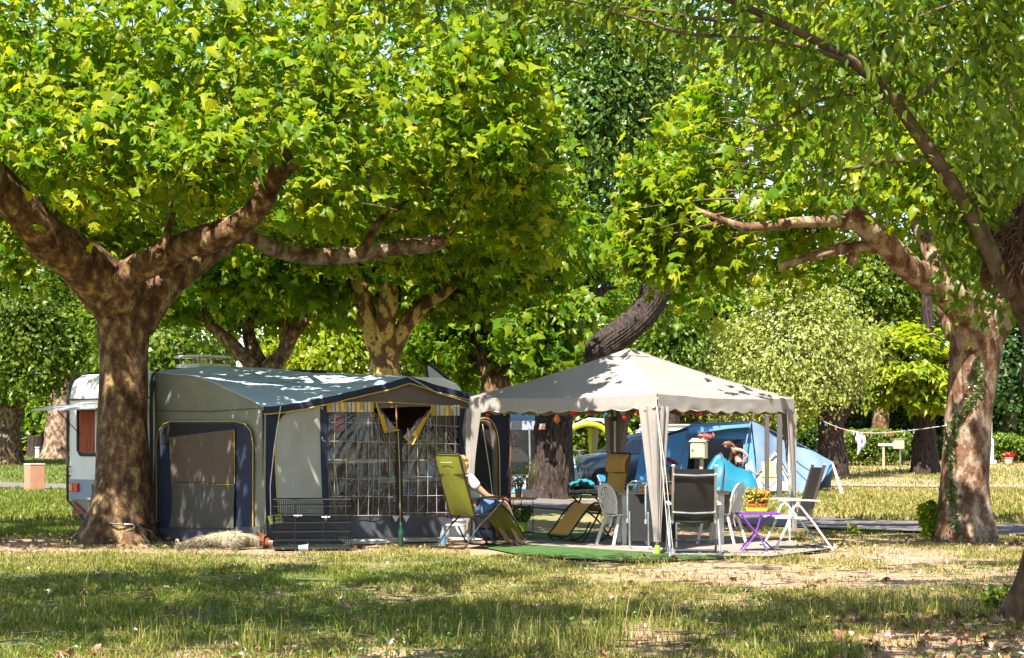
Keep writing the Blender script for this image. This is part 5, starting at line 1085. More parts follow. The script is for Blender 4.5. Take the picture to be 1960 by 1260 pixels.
# ---------------------------------------------------------------- the person in the olive recliner
PS = thing('person', 'person with curly fair hair in white t-shirt and blue shorts sitting in the olive recliner', 'person', tuple(RC1.location + Vector((math.cos(math.radians(42)), math.sin(math.radians(42)), 0)) * .12), RC1.rotation_euler[2])
pts = [(.10, 0, .56, .115), (.06, 0, .68, .11), (.0, 0, .80, .112), (-.06, 0, .92, .108), (-.10, 0, .985, .06), (-.13, 0, 1.03, .052), (-.115, 0, 1.10, .085), (-.11, 0, 1.17, .085), (-.11, 0, 1.215, .05)]
ed = [(i, i + 1) for i in range(8)]
def chain(root, q):
    k = len(pts)
    for j, p in enumerate(q): pts.append(p); ed.append((root if j == 0 else k + j - 1, k + j))
    return k + len(q) - 1
for s in (-1, 1):
    i = chain(3, [(-.12, .15 * s, .95, .068), (-.08, .215 * s, .88, .058), (.08, .275 * s, .735, .046), (.12, .28 * s, .715, .043), (.30, .25 * s, .69, .033), (.36, .24 * s, .695, .026)]); hand(pts, ed, i, (1, -.1 * s, -.12), 1.0, s)
    i = chain(0, [(.14, .105 * s, .56, .098), (.36, .13 * s, .60, .080), (.53, .14 * s, .60, .064), (.60, .14 * s, .50, .056), (.68, .13 * s, .34, .052), (.78, .12 * s, .15, .036), (.81, .12 * s, .09, .036), (.88, .13 * s, .055, .033), (.95, .14 * s, .045, .022)])
k = len(pts); pts += [(-.03, 0, 1.12, .02), (-.005, 0, 1.105, .016)]; ed += [(6, k), (k, k + 1)]
for s in (-1, 1): k = len(pts); pts.append((-.11, .092 * s, 1.12, .022)); ed.append((6, k))
pts = [(x - .02, y, z - .02, r) for x, y, z, r in pts]
skin('body', pts, ed, SKINM, PS)
TEE = M('white_cotton', (.62, .63, .60), (.54, .55, .52), 4, .9, .4, 12)
q = [(.10, 0, .58, .135), (.05, 0, .68, .135), (-.01, 0, .80, .135), (-.07, 0, .91, .125), (-.115, 0, .965, .08), (-.11, .15, .93, .085), (-.09, .225, .855, .075), (-.06, .245, .82, .070), (-.11, -.15, .93, .085), (-.09, -.225, .855, .075), (-.06, -.245, .82, .070)]
skin('t_shirt', q, [(0, 1), (1, 2), (2, 3), (3, 4), (3, 5), (5, 6), (6, 7), (3, 8), (8, 9), (9, 10)], TEE, PS)
SHORTS = M('blue_denim', (.075, .16, .30), (.05, .11, .22), 14, .9, .3, 60)
q = [(.05, 0, .545, .150), (.12, .11, .545, .115), (.34, .132, .585, .098), (.42, .138, .592, .088), (.12, -.11, .545, .115), (.34, -.132, .585, .098), (.42, -.138, .592, .088)]
skin('shorts', q, [(0, 1), (1, 2), (2, 3), (0, 4), (4, 5), (5, 6)], SHORTS, PS)
HAIR = M('fair_curly_hair', (.42, .23, .09), (.24, .115, .04), 40, .8, 1.0, 45)
def f(mb):
    c = np.array((-.155, 0, 1.125))
    for k in range(90):
        d = rng.normal(0, 1, 3); d /= np.linalg.norm(d)
        if d[0] > .45 and d[2] < .45: continue
        p = c + d * np.array((.095, .095, .11)) * (.85 + .2 * rng.random()); mb.ball(p, .03 + .02 * rng.random(), 7)
one('hair', HAIR, PS, f, False)['kind'] = 'stuff'
for s in (-1, 1): one('sandal', M('brown_sandal', (.13, .07, .045), None, 9, .7), PS, lambda mb: (mb.box((.855, .125 * s, .012), (.25, .085, .022)), mb.tube([(.90, .125 * s - .045, .03), (.895, .125 * s, .085), (.90, .125 * s + .045, .03)], .012, 5)), False, bevel=.006)
one('wristwatch', RUBB, PS, lambda mb: mb.tube([(.255, -.247, .678), (.285, -.245, .675)], .041, 10), False)

# ---------------------------------------------------------------- dog, crate and bits before the awning
DOG = thing('dog', 'cream dog with a rusty brown head asleep on its side before the awning', 'dog', (X(443, 24.9), 24.9, 0), math.radians(4))
FUR = M('cream_fur', (.27, .235, .15), (.20, .17, .105), 10, .95, .9, 70)
k_ = 1.0
pts = [(.02, 0, .115, .118), (-.16, .0, .115, .105), (-.28, .01, .12, .085), (.18, -.01, .12, .115), (.29, -.02, .11, .085), (.37, -.04, .085, .072), (.44, -.08, .06, .045)]
ed = [(0, 1), (1, 2), (0, 3), (3, 4), (4, 5), (5, 6)]
for dz in (0, .06):
    i = chain(2, [(-.34, -.05, .10 + dz * .5, .07), (-.47, -.10, .06 + dz * .5, .042), (-.55, -.16, .06 + dz * .4, .026), (-.66, -.22, .035, .024), (-.70, -.24, .03, .022)])
    i = chain(3, [(.18, -.12, .09 + dz * .4, .055), (.14, -.24, .06 + dz * .3, .034), (.08, -.34, .045, .026), (.04, -.37, .035, .026)])
chain(2, [(-.38, .08, .10, .03), (-.52, .12, .05, .02), (-.60, .10, .025, .014)])
skin('body', pts, ed, FUR, DOG)
def fur(parent, name, body, n, l, mat):
    me = body.data; k = len(me.vertices); co = np.empty(k * 3); no = np.empty(k * 3); me.vertices.foreach_get('co', co); me.vertices.foreach_get('normal', no)
    i = rng.integers(0, k, n); c = co.reshape(-1, 3)[i] + rng.normal(0, .012, (n, 3)) * .6; d = no.reshape(-1, 3)[i] * .5 + np.array((-.7, -.2, -.25)) + rng.normal(0, .35, (n, 3)); d /= np.linalg.norm(d, axis=1)[:, None]
    s_ = np.cross(d, rng.normal(0, 1, (n, 3))); s_ /= np.linalg.norm(s_, axis=1)[:, None]; L_ = l * (.6 + .8 * rng.random(n))[:, None]
    V = np.stack([c - s_ * .0035, c + s_ * .0035, c + d * L_], 1).reshape(-1, 3); R0 = np.array(ROOTM[parent]); V = V @ R0[:3, :3].T + R0[:3, 3]
    np_mesh(name, V, np.arange(n * 3).reshape(-1, 3), mat, parent)['kind'] = 'stuff'
fur(DOG, 'coat', DOG.children[0], 7000, .04, leafmat('fur_tuft', [(.24, .21, .14), (.32, .285, .20), (.19, .165, .105)], 1.0, .2, .02))
RUST = M('rusty_fur', (.17, .06, .022), (.11, .038, .015), 14, .95, .8, 60)
HD = skin('head', [(.40, -.05, .095, .085), (.47, -.08, .085, .06), (.55, -.13, .055, .042), (.60, -.155, .045, .034), (.42, -.03, .14, .05)], [(0, 1), (1, 2), (2, 3), (0, 4)], RUST, DOG)
one('ear', RUST, HD, lambda mb: mb.surf(np.array([[(.38 + .10 * a, -.05 - .10 * b_ + .02 * a, .165 - .07 * b_ - .03 * a * a) for b_ in np.linspace(0, 1, 5)] for a in np.linspace(0, 1, 5)]), .016), False)
one('nose', BLACK, HD, lambda mb: mb.ball((.63, -.165, .045), .018, 8), False)
one('blaze', M('white_fur', (.6, .55, .45), None, 12, .95, .6, 60), HD, lambda mb: mb.ball((.545, -.14, .088), (.05, .018, .014), 8), False)
CR = thing('dog_crate', 'black wire dog crate standing against the awning front', 'crate', (X(598, 24.75), 24.75, 0), math.radians(5))
BW = M('black_wire', (.012, .012, .013), None, 9, .5, metal=.3)
cw, cdp, ch = 1.03, .66, .67
def panel(ax):
    def f(mb):
        r = .0034
        if ax in ('f', 'b'):
            y = -cdp / 2 if ax == 'f' else cdp / 2
            for x in np.linspace(-cw / 2, cw / 2, 37): mb.tube([(x, y, .03), (x, y, ch)], r, 4)
            for z in (.03, .13, .24, .36, .46, .58, ch): mb.tube([(-cw / 2, y - .005, z), (cw / 2, y - .005, z)], r * 1.2, 4)
        elif ax in ('l', 'r'):
            x = -cw / 2 if ax == 'l' else cw / 2
            for y in np.linspace(-cdp / 2, cdp / 2, 24): mb.tube([(x, y, .03), (x, y, ch)], r, 4)
            for z in (.03, .13, .24, .36, .46, .58, ch): mb.tube([(x, -cdp / 2, z), (x, cdp / 2, z)], r * 1.2, 4)
        else:
            for x in np.linspace(-cw / 2, cw / 2, 30): mb.tube([(x, -cdp / 2, ch), (x, cdp / 2, ch)], r, 4)
            for y in np.linspace(-cdp / 2, cdp / 2, 5): mb.tube([(-cw / 2, y, ch), (cw / 2, y, ch)], r * 1.2, 4)
    return f
for nm, ax in (('front_panel', 'f'), ('back_panel', 'b'), ('side_panel', 'l'), ('side_panel', 'r'), ('top_panel', 't')): one(nm, BW, CR, panel(ax), False)['kind'] = 'stuff'
one('tray', M('crate_tray', (.02, .02, .022), None, 6, .5), CR, lambda mb: mb.box((0, 0, .022), (cw - .02, cdp - .02, .035)), False)
dr_ = one('door', BW, CR, lambda mb: mb.tube([(-.22, -cdp / 2 - .014, .10), (-.22, -cdp / 2 - .014, .62), (.16, -cdp / 2 - .014, .62), (.16, -cdp / 2 - .014, .10)], .007, 5, closed=True), False)
for x, z in ((-.24, .46), (.13, .44)): one('latch', STEEL, dr_, lambda mb: (mb.tube([(x, -cdp / 2 - .03, z), (x + .11, -cdp / 2 - .03, z)], .006, 5), mb.tube([(x + .05, -cdp / 2 - .035, z + .02), (x + .09, -cdp / 2 - .035, z), (x + .05, -cdp / 2 - .035, z - .02), (x + .02, -cdp / 2 - .035, z)], .005, 4, closed=True)), False)
def bottle(name, label, loc, r, h, mat, cap, band=None):
    o = thing(name, label, 'bottle', loc)
    one('bottle_body', mat, o, lambda mb: mb.lathe([(r * .9, 0), (r, .012), (r, h * .55), (r * .96, h * .62), (r * .38, h * .82), (r * .32, h * .94)], (0, 0, 0), 16), False)
    one('cap', cap, o, lambda mb: mb.lathe([(r * .4, h * .93), (r * .4, h * 1.0)], (0, 0, 0), 10), False)
    if band: one('label', band, o, lambda mb: mb.lathe([(r * 1.015, h * .18), (r * 1.015, h * .42)], (0, 0, 0), 16), False)
    return o
GRG = M('green_glass', (.01, .10, .035), None, 9, .1, trans=.4, spec=.8)
bottle('green_bottle', 'green glass bottle standing in front of the awning zip', tuple(gnd(767, 1047)), .038, .33, GRG, M('green_cap', (.02, .3, .08), None, 9, .5), M('dark_label', (.01, .03, .02), None, 9, .6))
bottle('water_bottle', 'clear plastic water bottle with blue label behind the olive recliner', tuple(gnd(848, 1045)), .04, .27, M('clear_pet', (.35, .42, .45), None, 9, .1, trans=.5, spec=.7), M('blue_cap', (.05, .2, .5), None, 9, .4), M('blue_label', (.05, .22, .42), None, 9, .5))
st = thing('step_stool', 'low white plastic stool behind the olive recliner', 'stool', tuple(gnd(876, 1037)))
one('seat', WHITE, st, lambda mb: mb.box((0, 0, .24), (.34, .26, .025)), False, bevel=.01)
for a in (-1, 1):
    for b_ in (-1, 1): one('leg', WHITE, st, lambda mb: mb.bar((.13 * a, .1 * b_, .23), (.165 * a, .12 * b_, 0), .03), False)
bk = thing('bucket', 'white lidded bucket standing behind the olive recliner', 'bucket', tuple(gnd(875, 1033) + Vector((.0, .28, 0))))
one('pail', WHITE, bk, lambda mb: mb.lathe([(.125, 0), (.15, .25), (.155, .25)], (0, 0, .02), 20), False)
one('lid', WHITE, bk, lambda mb: mb.lathe([(.165, .27), (.165, .295), (.14, .30), (.135, .292)], (0, 0, 0), 20), False)
cu = thing('drinking_cup', 'small clear plastic cup lying on the ground by the dog crate', 'cup', tuple(gnd(580, 1056)))
one('cup_body', M('clear_cup', (.5, .52, .5), None, 9, .15, trans=.5), cu, lambda mb: mb.tube([(-.06, 0, .045), (.06, .01, .05)], [.036, .048], 12), False)
one('rim', WHITE, cu, lambda mb: mb.tube([(.06, .01, .05), (.066, .01, .05)], .051, 12), False)
bw = thing('food_bowl', 'shallow dark dog bowl left of the sleeping dog', 'bowl', tuple(gnd(395, 1040)))
one('bowl_body', DARKST, bw, lambda mb: mb.lathe([(.13, 0), (.15, .02), (.12, .06), (.105, .06), (.09, .02)], (0, 0, 0), 18), False)
# tether round the big trunk
te = thing('tether_rope', 'dark tether with a bright clip wrapped low round the big left trunk', 'tether', (X(238, 27), 27, .2))
one('loop', RUBB, te, lambda mb: mb.tube([(X(238, 27) + .50 * math.cos(a), 27 + .50 * math.sin(a), .25 + .02 * math.sin(a * 2)) for a in np.linspace(0, 2 * PI, 36, endpoint=False)], .012, 5, closed=True))
one('tail', RUBB, te, lambda mb: mb.tube([(X(258, 26.5), 26.5, .25), (X(290, 26.2), 26.2, .16), (X(306, 26.0), 25.9, .04), (X(330, 25.6), 25.6, .01)], .009, 5))
one('clip', STEEL, te, lambda mb: mb.tube([(X(238, 26.46), 26.46, .25), (X(254, 26.48), 26.48, .25), (X(258, 26.48), 26.48, .22), (X(256, 26.48), 26.48, .19)], .011, 6))

# ---------------------------------------------------------------- plant table
PT = thing('plant_table', 'small round table with thin black legs and wooden top between awning and trunk', 'table', (X(1000, 27.2), 27.2, 0))
one('table_top', M('red_wood', (.34, .16, .08), (.25, .11, .055), 6, .5, stretch=(1, 6, 1)), PT, lambda mb: mb.lathe([(.21, .585), (.215, .595), (.215, .61), (.2, .615)], (0, 0, 0), 24), False)
for a in (.4, 2.5, 4.6): one('leg', DARKST, PT, lambda mb: mb.tube([(.17 * math.cos(a), .17 * math.sin(a), .59), (.17 * math.cos(a), .17 * math.sin(a), 0)], .007, 6), False)
one('shelf', DARKST, PT, lambda mb: (mb.tube([(.165 * math.cos(a), .165 * math.sin(a), .10) for a in np.linspace(0, 2 * PI, 24, endpoint=False)], .007, 5, closed=True), mb.bar((-.16, 0, .1), (.16, 0, .1), .012), mb.bar((0, -.16, .1), (0, .16, .1), .012)), False)
HERB = leafmat('herb_leaf', [(.05, .12, .012), (.08, .16, .016), (.13, .20, .02)], 1.5, .4, .06)
def potplant(name, label, cat, loc, pot, potm, stems, h, w, n, leaf, mat, sq=None, tilt=.6, grp=None):
    o = thing(name, label, cat, loc, 0, grp); r, ph = pot
    if sq: one('planter', potm, o, lambda mb: mb.box((0, 0, ph / 2), (sq, r * 2, ph), taper=1.06), False, bevel=.008)
    else: one('pot', potm, o, lambda mb: mb.lathe([(r * .75, 0), (r, ph), (r * 1.06, ph), (r * 1.06, ph * 1.0 - .02), (r * .9, ph * .95)], (0, 0, 0), 18), False)
    S_ = MB(); C_ = []
    for k in range(stems):
        a = rng.random() * 2 * PI; q = rng.random() ** .5; e = np.array((math.cos(a) * q * w, math.sin(a) * q * w, ph + h * (1 - .35 * q * q) * (.8 + .2 * rng.random()))); b_ = np.array((e[0] * .35, e[1] * .35, ph * .9))
        S_.tube([b_, b_ * .4 + e * .6 + (0, 0, .03), e], [.005, .003, .002], 5); C_ += [b_ + (e - b_) * t for t in np.linspace(.35, 1, max(2, n // stems))]
    if stems: S_.build('stem', mat, o)
    C_ = np.array(C_) + rng.normal(0, .018, (len(C_), 3)); mid = np.array((0, 0, ph + h * .3))
    Rr = orient(C_, mid, .6, .6, .7, .2); V, F = TPL['oval']
    vv = np.einsum('nij,kj->nki', Rr, V) * (leaf * (.7 + .6 * rng.random(len(C_))))[:, None, None] + C_[:, None]; vv = vv.reshape(-1, 3) + np.array(loc)
    np_mesh('foliage', vv, (F[None] + (np.arange(len(C_)) * len(V))[:, None, None]).reshape(-1, 3), mat, o)['kind'] = 'stuff'
    return o
px, py = X(1000, 27.2), 27.2
TERRA = M('terracotta', (.34, .13, .06), (.27, .10, .05), 5, .8)
potplant('basil_plant', 'bushy dark green basil in a lime pot on the lower shelf of the round table', 'plant', (px, py, .108), (.085, .14), M('lime_pot', (.28, .42, .02), None, 9, .45), 60, .27, .17, 420, .065, HERB)
potplant('mint_plant', 'leggy bright green herb in a brown pot on the round table', 'plant', (px - .06, py, .616), (.055, .12), M('brown_pot', (.16, .11, .08), None, 9, .7), 26, .32, .12, 150, .06, HERB)
potplant('mint_plant', 'tall herb with lime shoot tips in a pale planter on the round table', 'plant', (px + .10, py - .03, .616), (.045, .12), M('pale_planter', (.55, .42, .36), None, 9, .7), 9, .48, .12, 70, .055, LEAF_Y, sq=.2)

# ---------------------------------------------------------------- dining table, chairs and things on it
TB = thing('dining_table', 'dining table with floral cloth under the gazebo', 'table', (2.22, 25.75, 0), math.radians(3))
m, nt, N, L, P = nodes('floral_cloth')
tc = N.new('ShaderNodeTexCoord'); vo = N.new('ShaderNodeTexVoronoi'); vo.inputs['Scale'].default_value = 7; L.new(tc.outputs['Object'], vo.inputs['Vector'])
r = ramp(N, [(0.0, (.09, .06, .06)), (.20, (.50, .10, .07)), (.27, (.62, .52, .44)), (1, (.66, .57, .50))], True); L.new(vo.outputs['Distance'], r.inputs[0])
L.new(r.outputs[0], P.inputs['Base Color']); P.inputs['Roughness'].default_value = .8; FLOR = m
tl, tw_, th_ = 1.56, .8, .74
one('table_top', M('table_wood', (.45, .30, .17), (.38, .24, .13), 5, .5, stretch=(.5, 6, 1)), TB, lambda mb: mb.box((0, 0, th_ - .015), (tl, tw_, .03)), False, bevel=.006)
for a in (-1, 1):
    for b_ in (-1, 1): one('leg', WHITE, TB, lambda mb: mb.box((a * (tl / 2 - .1), b_ * (tw_ / 2 - .08), (th_ - .03) / 2), (.06, .06, th_ - .03), taper=1.3), False, bevel=.006)
TC = thing('tablecloth', 'pale floral tablecloth hanging over both ends of the dining table', 'tablecloth', (2.22, 25.75, th_ + .002), math.radians(3))
one('cloth_top', FLOR, TC, lambda mb: mb.surf(np.array([[(x, y, .006) for y in np.linspace(-.36, .405, 8)] for x in np.linspace(-.80, .80, 14)]), .004), False)
for s in (-1, 1): one('drop', FLOR, TC, lambda mb: mb.surf(np.array([[(s * (.80 + .015 + .05 * q * q + .03 * q * math.sin(t * 11)), -.36 + .76 * t, .004 - q * (.36 + .14 * abs(math.sin(t * 2.6 + 1)))) for t in np.linspace(0, 1, 22)] for q in np.linspace(0, 1, 9)]), .004), False)
def on_table(u, d=-.22): Y = 25.75 + d; return (X(u, Y), Y, th_ + .013)
bottle('soda_bottle', 'clear bottle with green cap and amber drink on the dining table', on_table(1276), .045, .33, M('amber_drink', (.34, .22, .12), None, 9, .12, trans=.4, spec=.7), M('green_cap', (.03, .32, .12), None, 9, .4))
GERA = leafmat('red_petal', [(.42, .008, .012), (.55, .015, .02), (.34, .006, .01)], 1.2, .3, .03)
gp = potplant('geranium', 'red geranium in a pot on the dining table behind the front curtain', 'plant', on_table(1274, .1), (.075, .13), TERRA, 22, .22, .16, 90, .06, HERB)
C_ = np.array([(math.cos(a) * r, math.sin(a) * r, .36 + .07 * math.cos(r * 9) + .04 * rng.random()) for a, r in zip(rng.random(130) * 2 * PI, .17 * rng.random(130) ** .5)]); V, F = TPL['oval']; Rr = orient(C_, np.array((0, 0, .1)), .7, .6, .8)
vv = (np.einsum('nij,kj->nki', Rr, V) * .05 + C_[:, None]).reshape(-1, 3) + np.array(ROOTM[gp].translation)
np_mesh('flowers', vv, (F[None] + (np.arange(130) * len(V))[:, None, None]).reshape(-1, 3), GERA, gp)['kind'] = 'stuff'
ct = thing('fruit_carton', 'cardboard fruit carton with red print on the dining table', 'carton', on_table(1240, -.26)); CARD = M('kraft_card', (.42, .27, .15), (.35, .22, .12), 6, .8)
one('carton_body', CARD, ct, lambda mb: mb.box((0, 0, .05), (.30, .2, .10)), False, bevel=.004)
one('print', M('red_print', (.5, .05, .03), None, 9, .7), ct, lambda mb: [mb.box((-.10 + .05 * i, -.102, .055), (.032, .003, .028 - .006 * (i % 2))) for i in range(4)], False)
one('sticker', M('white_sticker', (.7, .66, .55), None, 9, .7), ct, lambda mb: mb.box((.09, -.102, .05), (.07, .003, .05)), False)
ct = thing('fruit_carton', 'cardboard fruit carton with green and yellow print on the dining table', 'carton', on_table(1298, -.26))
one('carton_body', CARD, ct, lambda mb: mb.box((0, 0, .05), (.26, .2, .10)), False, bevel=.004)
one('print', M('green_print', (.05, .28, .16), None, 9, .7), ct, lambda mb: mb.lathe([(.06, 0), (.06, .003)], (0, 0, 0), 14) if False else mb.box((-.02, -.102, .065), (.13, .003, .05)), False)
one('print', M('yellow_print', (.6, .5, .03), None, 9, .7), ct, lambda mb: mb.box((.0, -.105, .06), (.05, .003, .03)), False)
gl_ = thing('drinking_glass', 'blue tinted glass on the dining table beside the black chair', 'glass', on_table(1288, -.1))
one('glass_body', M('blue_glass', (.1, .3, .6), None, 9, .08, trans=.5, spec=.8), gl_, lambda mb: mb.lathe([(.03, 0), (.04, .16), (.037, .16), (.028, .01)], (0, 0, 0), 14), False)

def garden_chair(loc, rz, label):
    """white monobloc chair: fan shaped slatted back"""
    c = thing('garden_chair', label, 'chair', loc, rz, 'white plastic garden chairs')
    one('seat', WHITE, c, lambda mb: mb.surf(np.array([[(x, .21 * t * (1 + .12 * x), .43 - .02 * math.cos(t * 1.5) + (.02 if x > .15 else 0) * 0) for t in np.linspace(-1, 1, 9)] for x in np.linspace(-.2, .22, 8)]), .018), False, bevel=.004)
    for a in (-1, 1):
        one('leg', WHITE, c, lambda mb: mb.bar((-.17, .17 * a, .43), (-.30, .23 * a, 0), .06, .025, up=(1, 0, .4)), False, bevel=.006)
        one('leg', WHITE, c, lambda mb: mb.bar((.17, .18 * a, .43), (.25, .235 * a, 0), .06, .03, up=(1, 0, .4)), False, bevel=.006)
    def rim(t):   # back outline, t in 0..1
        a = PI * t; y = .235 * math.cos(a); z = .62 + .245 * math.sin(a) ** .75; return (-.20 - .24 * (z - .43), y, z)
    br_ = one('backrest', WHITE, c, lambda mb: mb.surf(np.array([[rim(t), tuple(np.array((-.20 - .24 * (z0 - .43), y0, z0)))] for t in np.linspace(0, 1, 31) for (x_, y_, z_) in [rim(t)] for (y0, z0) in [(y_ * .80, .60 + (z_ - .60) * .80)]]), .02), False)
    for k in range(7):
        y0 = -.13 + .26 * k / 6; y1 = y0 * 1.4; z1 = .60 + .80 * (.245 * math.sqrt(max(0, 1 - (y1 / .235) ** 2)) ** .75 ) + .0
        one('slat', WHITE, br_, lambda mb: mb.bar((-.20, y0, .44), (-.20 - .24 * (z1 - .43), y1, z1), .02, .012, up=(1, 0, 0)), False)
    one('rail', WHITE, br_, lambda mb: [mb.tube([(-.20, .17 * a, .43), (-.24, .21 * a, .56), rim(0 if a > 0 else 1)], .014, 6) for a in (-1, 1)], False)
    return c
g_ = gnd(1193, 1045); garden_chair((g_.x, g_.y, .012), math.radians(28), 'white slatted plastic chair left of the dining table')
g_ = gnd(1372, 1043); garden_chair((g_.x + .05, g_.y, .012), math.radians(152), 'white slatted plastic chair right of the dining table, behind the black chair')

DSL = M('dark_sling', (.016, .0125, .011), (.011, .009, .008), 60, .6, .2, 140, trans=.04)
PADG = M('grey_grip', (.45, .43, .41), None, 9, .6)
BRONZE = M('bronze_metal', (.09, .07, .06), None, 9, .4, metal=.5)
def highback(loc, rz, label, lit=STEEL):
    c = thing('high_back_chair', label, 'chair', loc, rz, 'aluminium high back garden chairs')
    hw = .27; top = (-.235, 1.13); bot = (-.03, .43)
    bx_ = lambda z: bot[0] + (top[0] - bot[0]) * (z - bot[1]) / (top[1] - bot[1])
    one('backrest', DSL, c, lambda mb: mb.surf(np.array([[(bx_(z) - .03 * math.sin(PI * (z - .43) / .7) * (1 - t * t), (hw - .02) * t, z) for t in np.linspace(-1, 1, 9)] for z in np.linspace(.44, 1.10, 12)]), .006), False)
    one('seat', DSL, c, lambda mb: mb.surf(np.array([[(x, (hw - .02) * t, .43 - .025 * (1 - t * t) + .03 * (x > .3) * (x - .3) * 3) for t in np.linspace(-1, 1, 9)] for x in np.linspace(-.03, .42, 8)]), .006), False)
    for a in (-1, 1):
        y = hw * a
        one('back_post', BRONZE if lit is not STEEL else lit, c, lambda mb: mb.bar((bx_(.40), y, .40), (bx_(1.14), y, 1.14), .028, .04), False, bevel=.006)
        one('seat_rail', lit, c, lambda mb: mb.bar((-.06, y, .425), (.44, y, .44), .026, .035), False, bevel=.006)
        y2 = (hw + .045) * a
        one('leg', lit, c, lambda mb: mb.tube([(-.34, y2, .0), (-.08, y2, .36), (.10, y2, .58), (.16, y2, .62)], .015, 8), False)
        one('leg', lit, c, lambda mb: mb.tube([(.46, y2, .0), (.30, y2, .30), (.19, y2, .58), (.13, y2, .62)], .016, 8), False)
        ar = one('armrest', PADG, c, lambda mb: mb.surf(np.array([[(x, y2 + w, .655 + .015 * math.sin((x + .2) * 4)) for w in (-.027, 0, .027)] for x in np.linspace(-.17, .40, 9)]), .026), False, bevel=.006)
        one('bracket', lit, ar, lambda mb: mb.bar((.15, y2, .60), (.15, y2, .65), .03), False)
    for z in (1.03, .55): one('cross_bar', STEEL, c, lambda mb: mb.tube([(bx_(z) - .028, -hw, z), (bx_(z) - .045, 0, z - .012), (bx_(z) - .028, hw, z)], .012, 7), False)
    one('cross_bar', lit, c, lambda mb: mb.tube([(-.33, -hw - .045, .03), (-.33, hw + .045, .03)], .013, 7), False)
    one('cross_bar', DARKST, c, lambda mb: mb.tube([(-.19, -hw - .045, .2), (-.19, hw + .045, .2)], .011, 7), False)
    one('cross_bar', lit, c, lambda mb: mb.tube([(.44, -hw - .045, .04), (.44, hw + .045, .04)], .013, 7), False)
    one('end_cap', WHITE, c, lambda mb: [mb.box((bx_(1.145), hw * a, 1.145), (.035, .045, .025)) for a in (-1, 1)], False, bevel=.006)
    return c
g_ = gnd(1332, 1066); highback((g_.x, g_.y + .3, .0), math.radians(88), 'black high back chair turned away in front of the gazebo table', STEEL)
g_ = gnd(1538, 1052); highback((g_.x - .02, g_.y + .05, .0), math.radians(187), 'black high back chair in profile beside the purple table', M('white_metal', (.62, .60, .58), (.5, .48, .46), 9, .4))

def lounger(loc, rz, lean, label):
    c = thing('folded_lounger', label, 'lounger', loc, rz, 'folded loungers')
    w, h = .43, .62; P_ = lambda y, z: (lean * z, y, z)
    one('frame', STEEL, c, lambda mb: mb.tube([P_(-w / 2, .42), P_(-w / 2, h + .22), P_(-w / 2 + .06, h + .28), P_(w / 2 - .06, h + .28), P_(w / 2, h + .22), P_(w / 2, .42), P_(w / 2 - .06, .34), P_(-w / 2 + .06, .34)], .014, 8, closed=True), False)
    one('leg_frame', STEEL, c, lambda mb: mb.tube([(lean * .5 - .03, -w / 2 + .03, .5), (lean * .1 - .04, -w / 2 + .03, .03), (lean * .1 - .04, -w / 2 + .08, .014), (lean * .1 - .04, w / 2 - .08, .014), (lean * .1 - .04, w / 2 - .03, .03), (lean * .5 - .03, w / 2 - .03, .5)], .013, 8), False)
    one('sling', BLACK, c, lambda mb: mb.surf(np.array([[(lean * z - .012, (w / 2 - .012) * t, z) for t in np.linspace(-1, 1, 7)] for z in np.linspace(.10, .73, 9)]), .008), False)
    one('hinge', STEEL, c, lambda mb: [mb.tube([P_(a * w / 2, .40), P_(a * w / 2, .34)], .022, 8) for a in (-1, 1)], False)
    return c
g_ = gnd(1232, 1052); lounger((g_.x + .0, g_.y + .02, .012), math.radians(84), .06, 'folded black lounger with aluminium frame leaning on the table, the left one')
g_ = gnd(1262, 1053); lounger((g_.x + .03, g_.y - .10, .012), math.radians(93), .08, 'folded black lounger with aluminium frame just behind the front gazebo pole')

# ---------------------------------------------------------------- purple table with a potted plant
g_ = gnd(1452, 1058); BTb = thing('bistro_table', 'small purple folding metal table on the edge of the groundsheet', 'table', (g_.x, g_.y + .12, .012), math.radians(4))
PUR = M('purple_paint', (.15, .035, .30), (.12, .028, .25), 8, .4, spec=.5)
one('table_top', PUR, BTb, lambda mb: mb.box((0, 0, .505), (.52, .38, .014)), False, bevel=.004)
for y in (-.19, .19): one('rim', PUR, BTb, lambda mb: mb.bar((-.26, y, .493), (.26, y, .493), .014, .03), False)
for y in (-.17, .17):
    one('leg', PUR, BTb, lambda mb: mb.tube([(-.25, y, .49), (-.12, y, .33), (.0, y, .2), (.10, y, .0)] if y < 0 else [(-.25, y, .49), (.0, y, .24), (.26, y, .0)], .011, 7), False)
    one('leg', PUR, BTb, lambda mb: mb.tube([(.02, y, .49), (-.02, y, .36), (-.06, y, .22), (-.24, y, .0)] if y < 0 else [(.25, y, .49), (.0, y, .24), (-.2, y, .0)], .011, 7), False)
for x, z in ((-.16, .08), (.07, .08)): one('cross_bar', PUR, BTb, lambda mb: mb.tube([(x, -.17, z), (x, .17, z)], .009, 6), False)
bt = ROOTM[BTb].translation
ty = thing('plant_tray', 'lime green tray on the purple table', 'tray', (bt.x - .02, bt.y, bt.z + .513))
one('tray_body', M('lime_tray', (.42, .52, .03), None, 9, .45), ty, lambda mb: mb.box((0, 0, .028), (.27, .16, .05), taper=1.08), False, bevel=.008)
KAL = leafmat('yellow_bloom', [(.40, .29, .02), (.46, .38, .04), (.36, .30, .03), (.20, .25, .03)], 1.1, .35, .04)
potplant('kalanchoe', 'yellow flowering plant in an orange pot, the left one on the lime tray', 'plant', (bt.x - .07, bt.y, bt.z + .546), (.058, .075), M('orange_pot', (.5, .10, .03), None, 9, .6), 34, .22, .10, 240, .055, KAL, grp='potted plants on the lime tray')
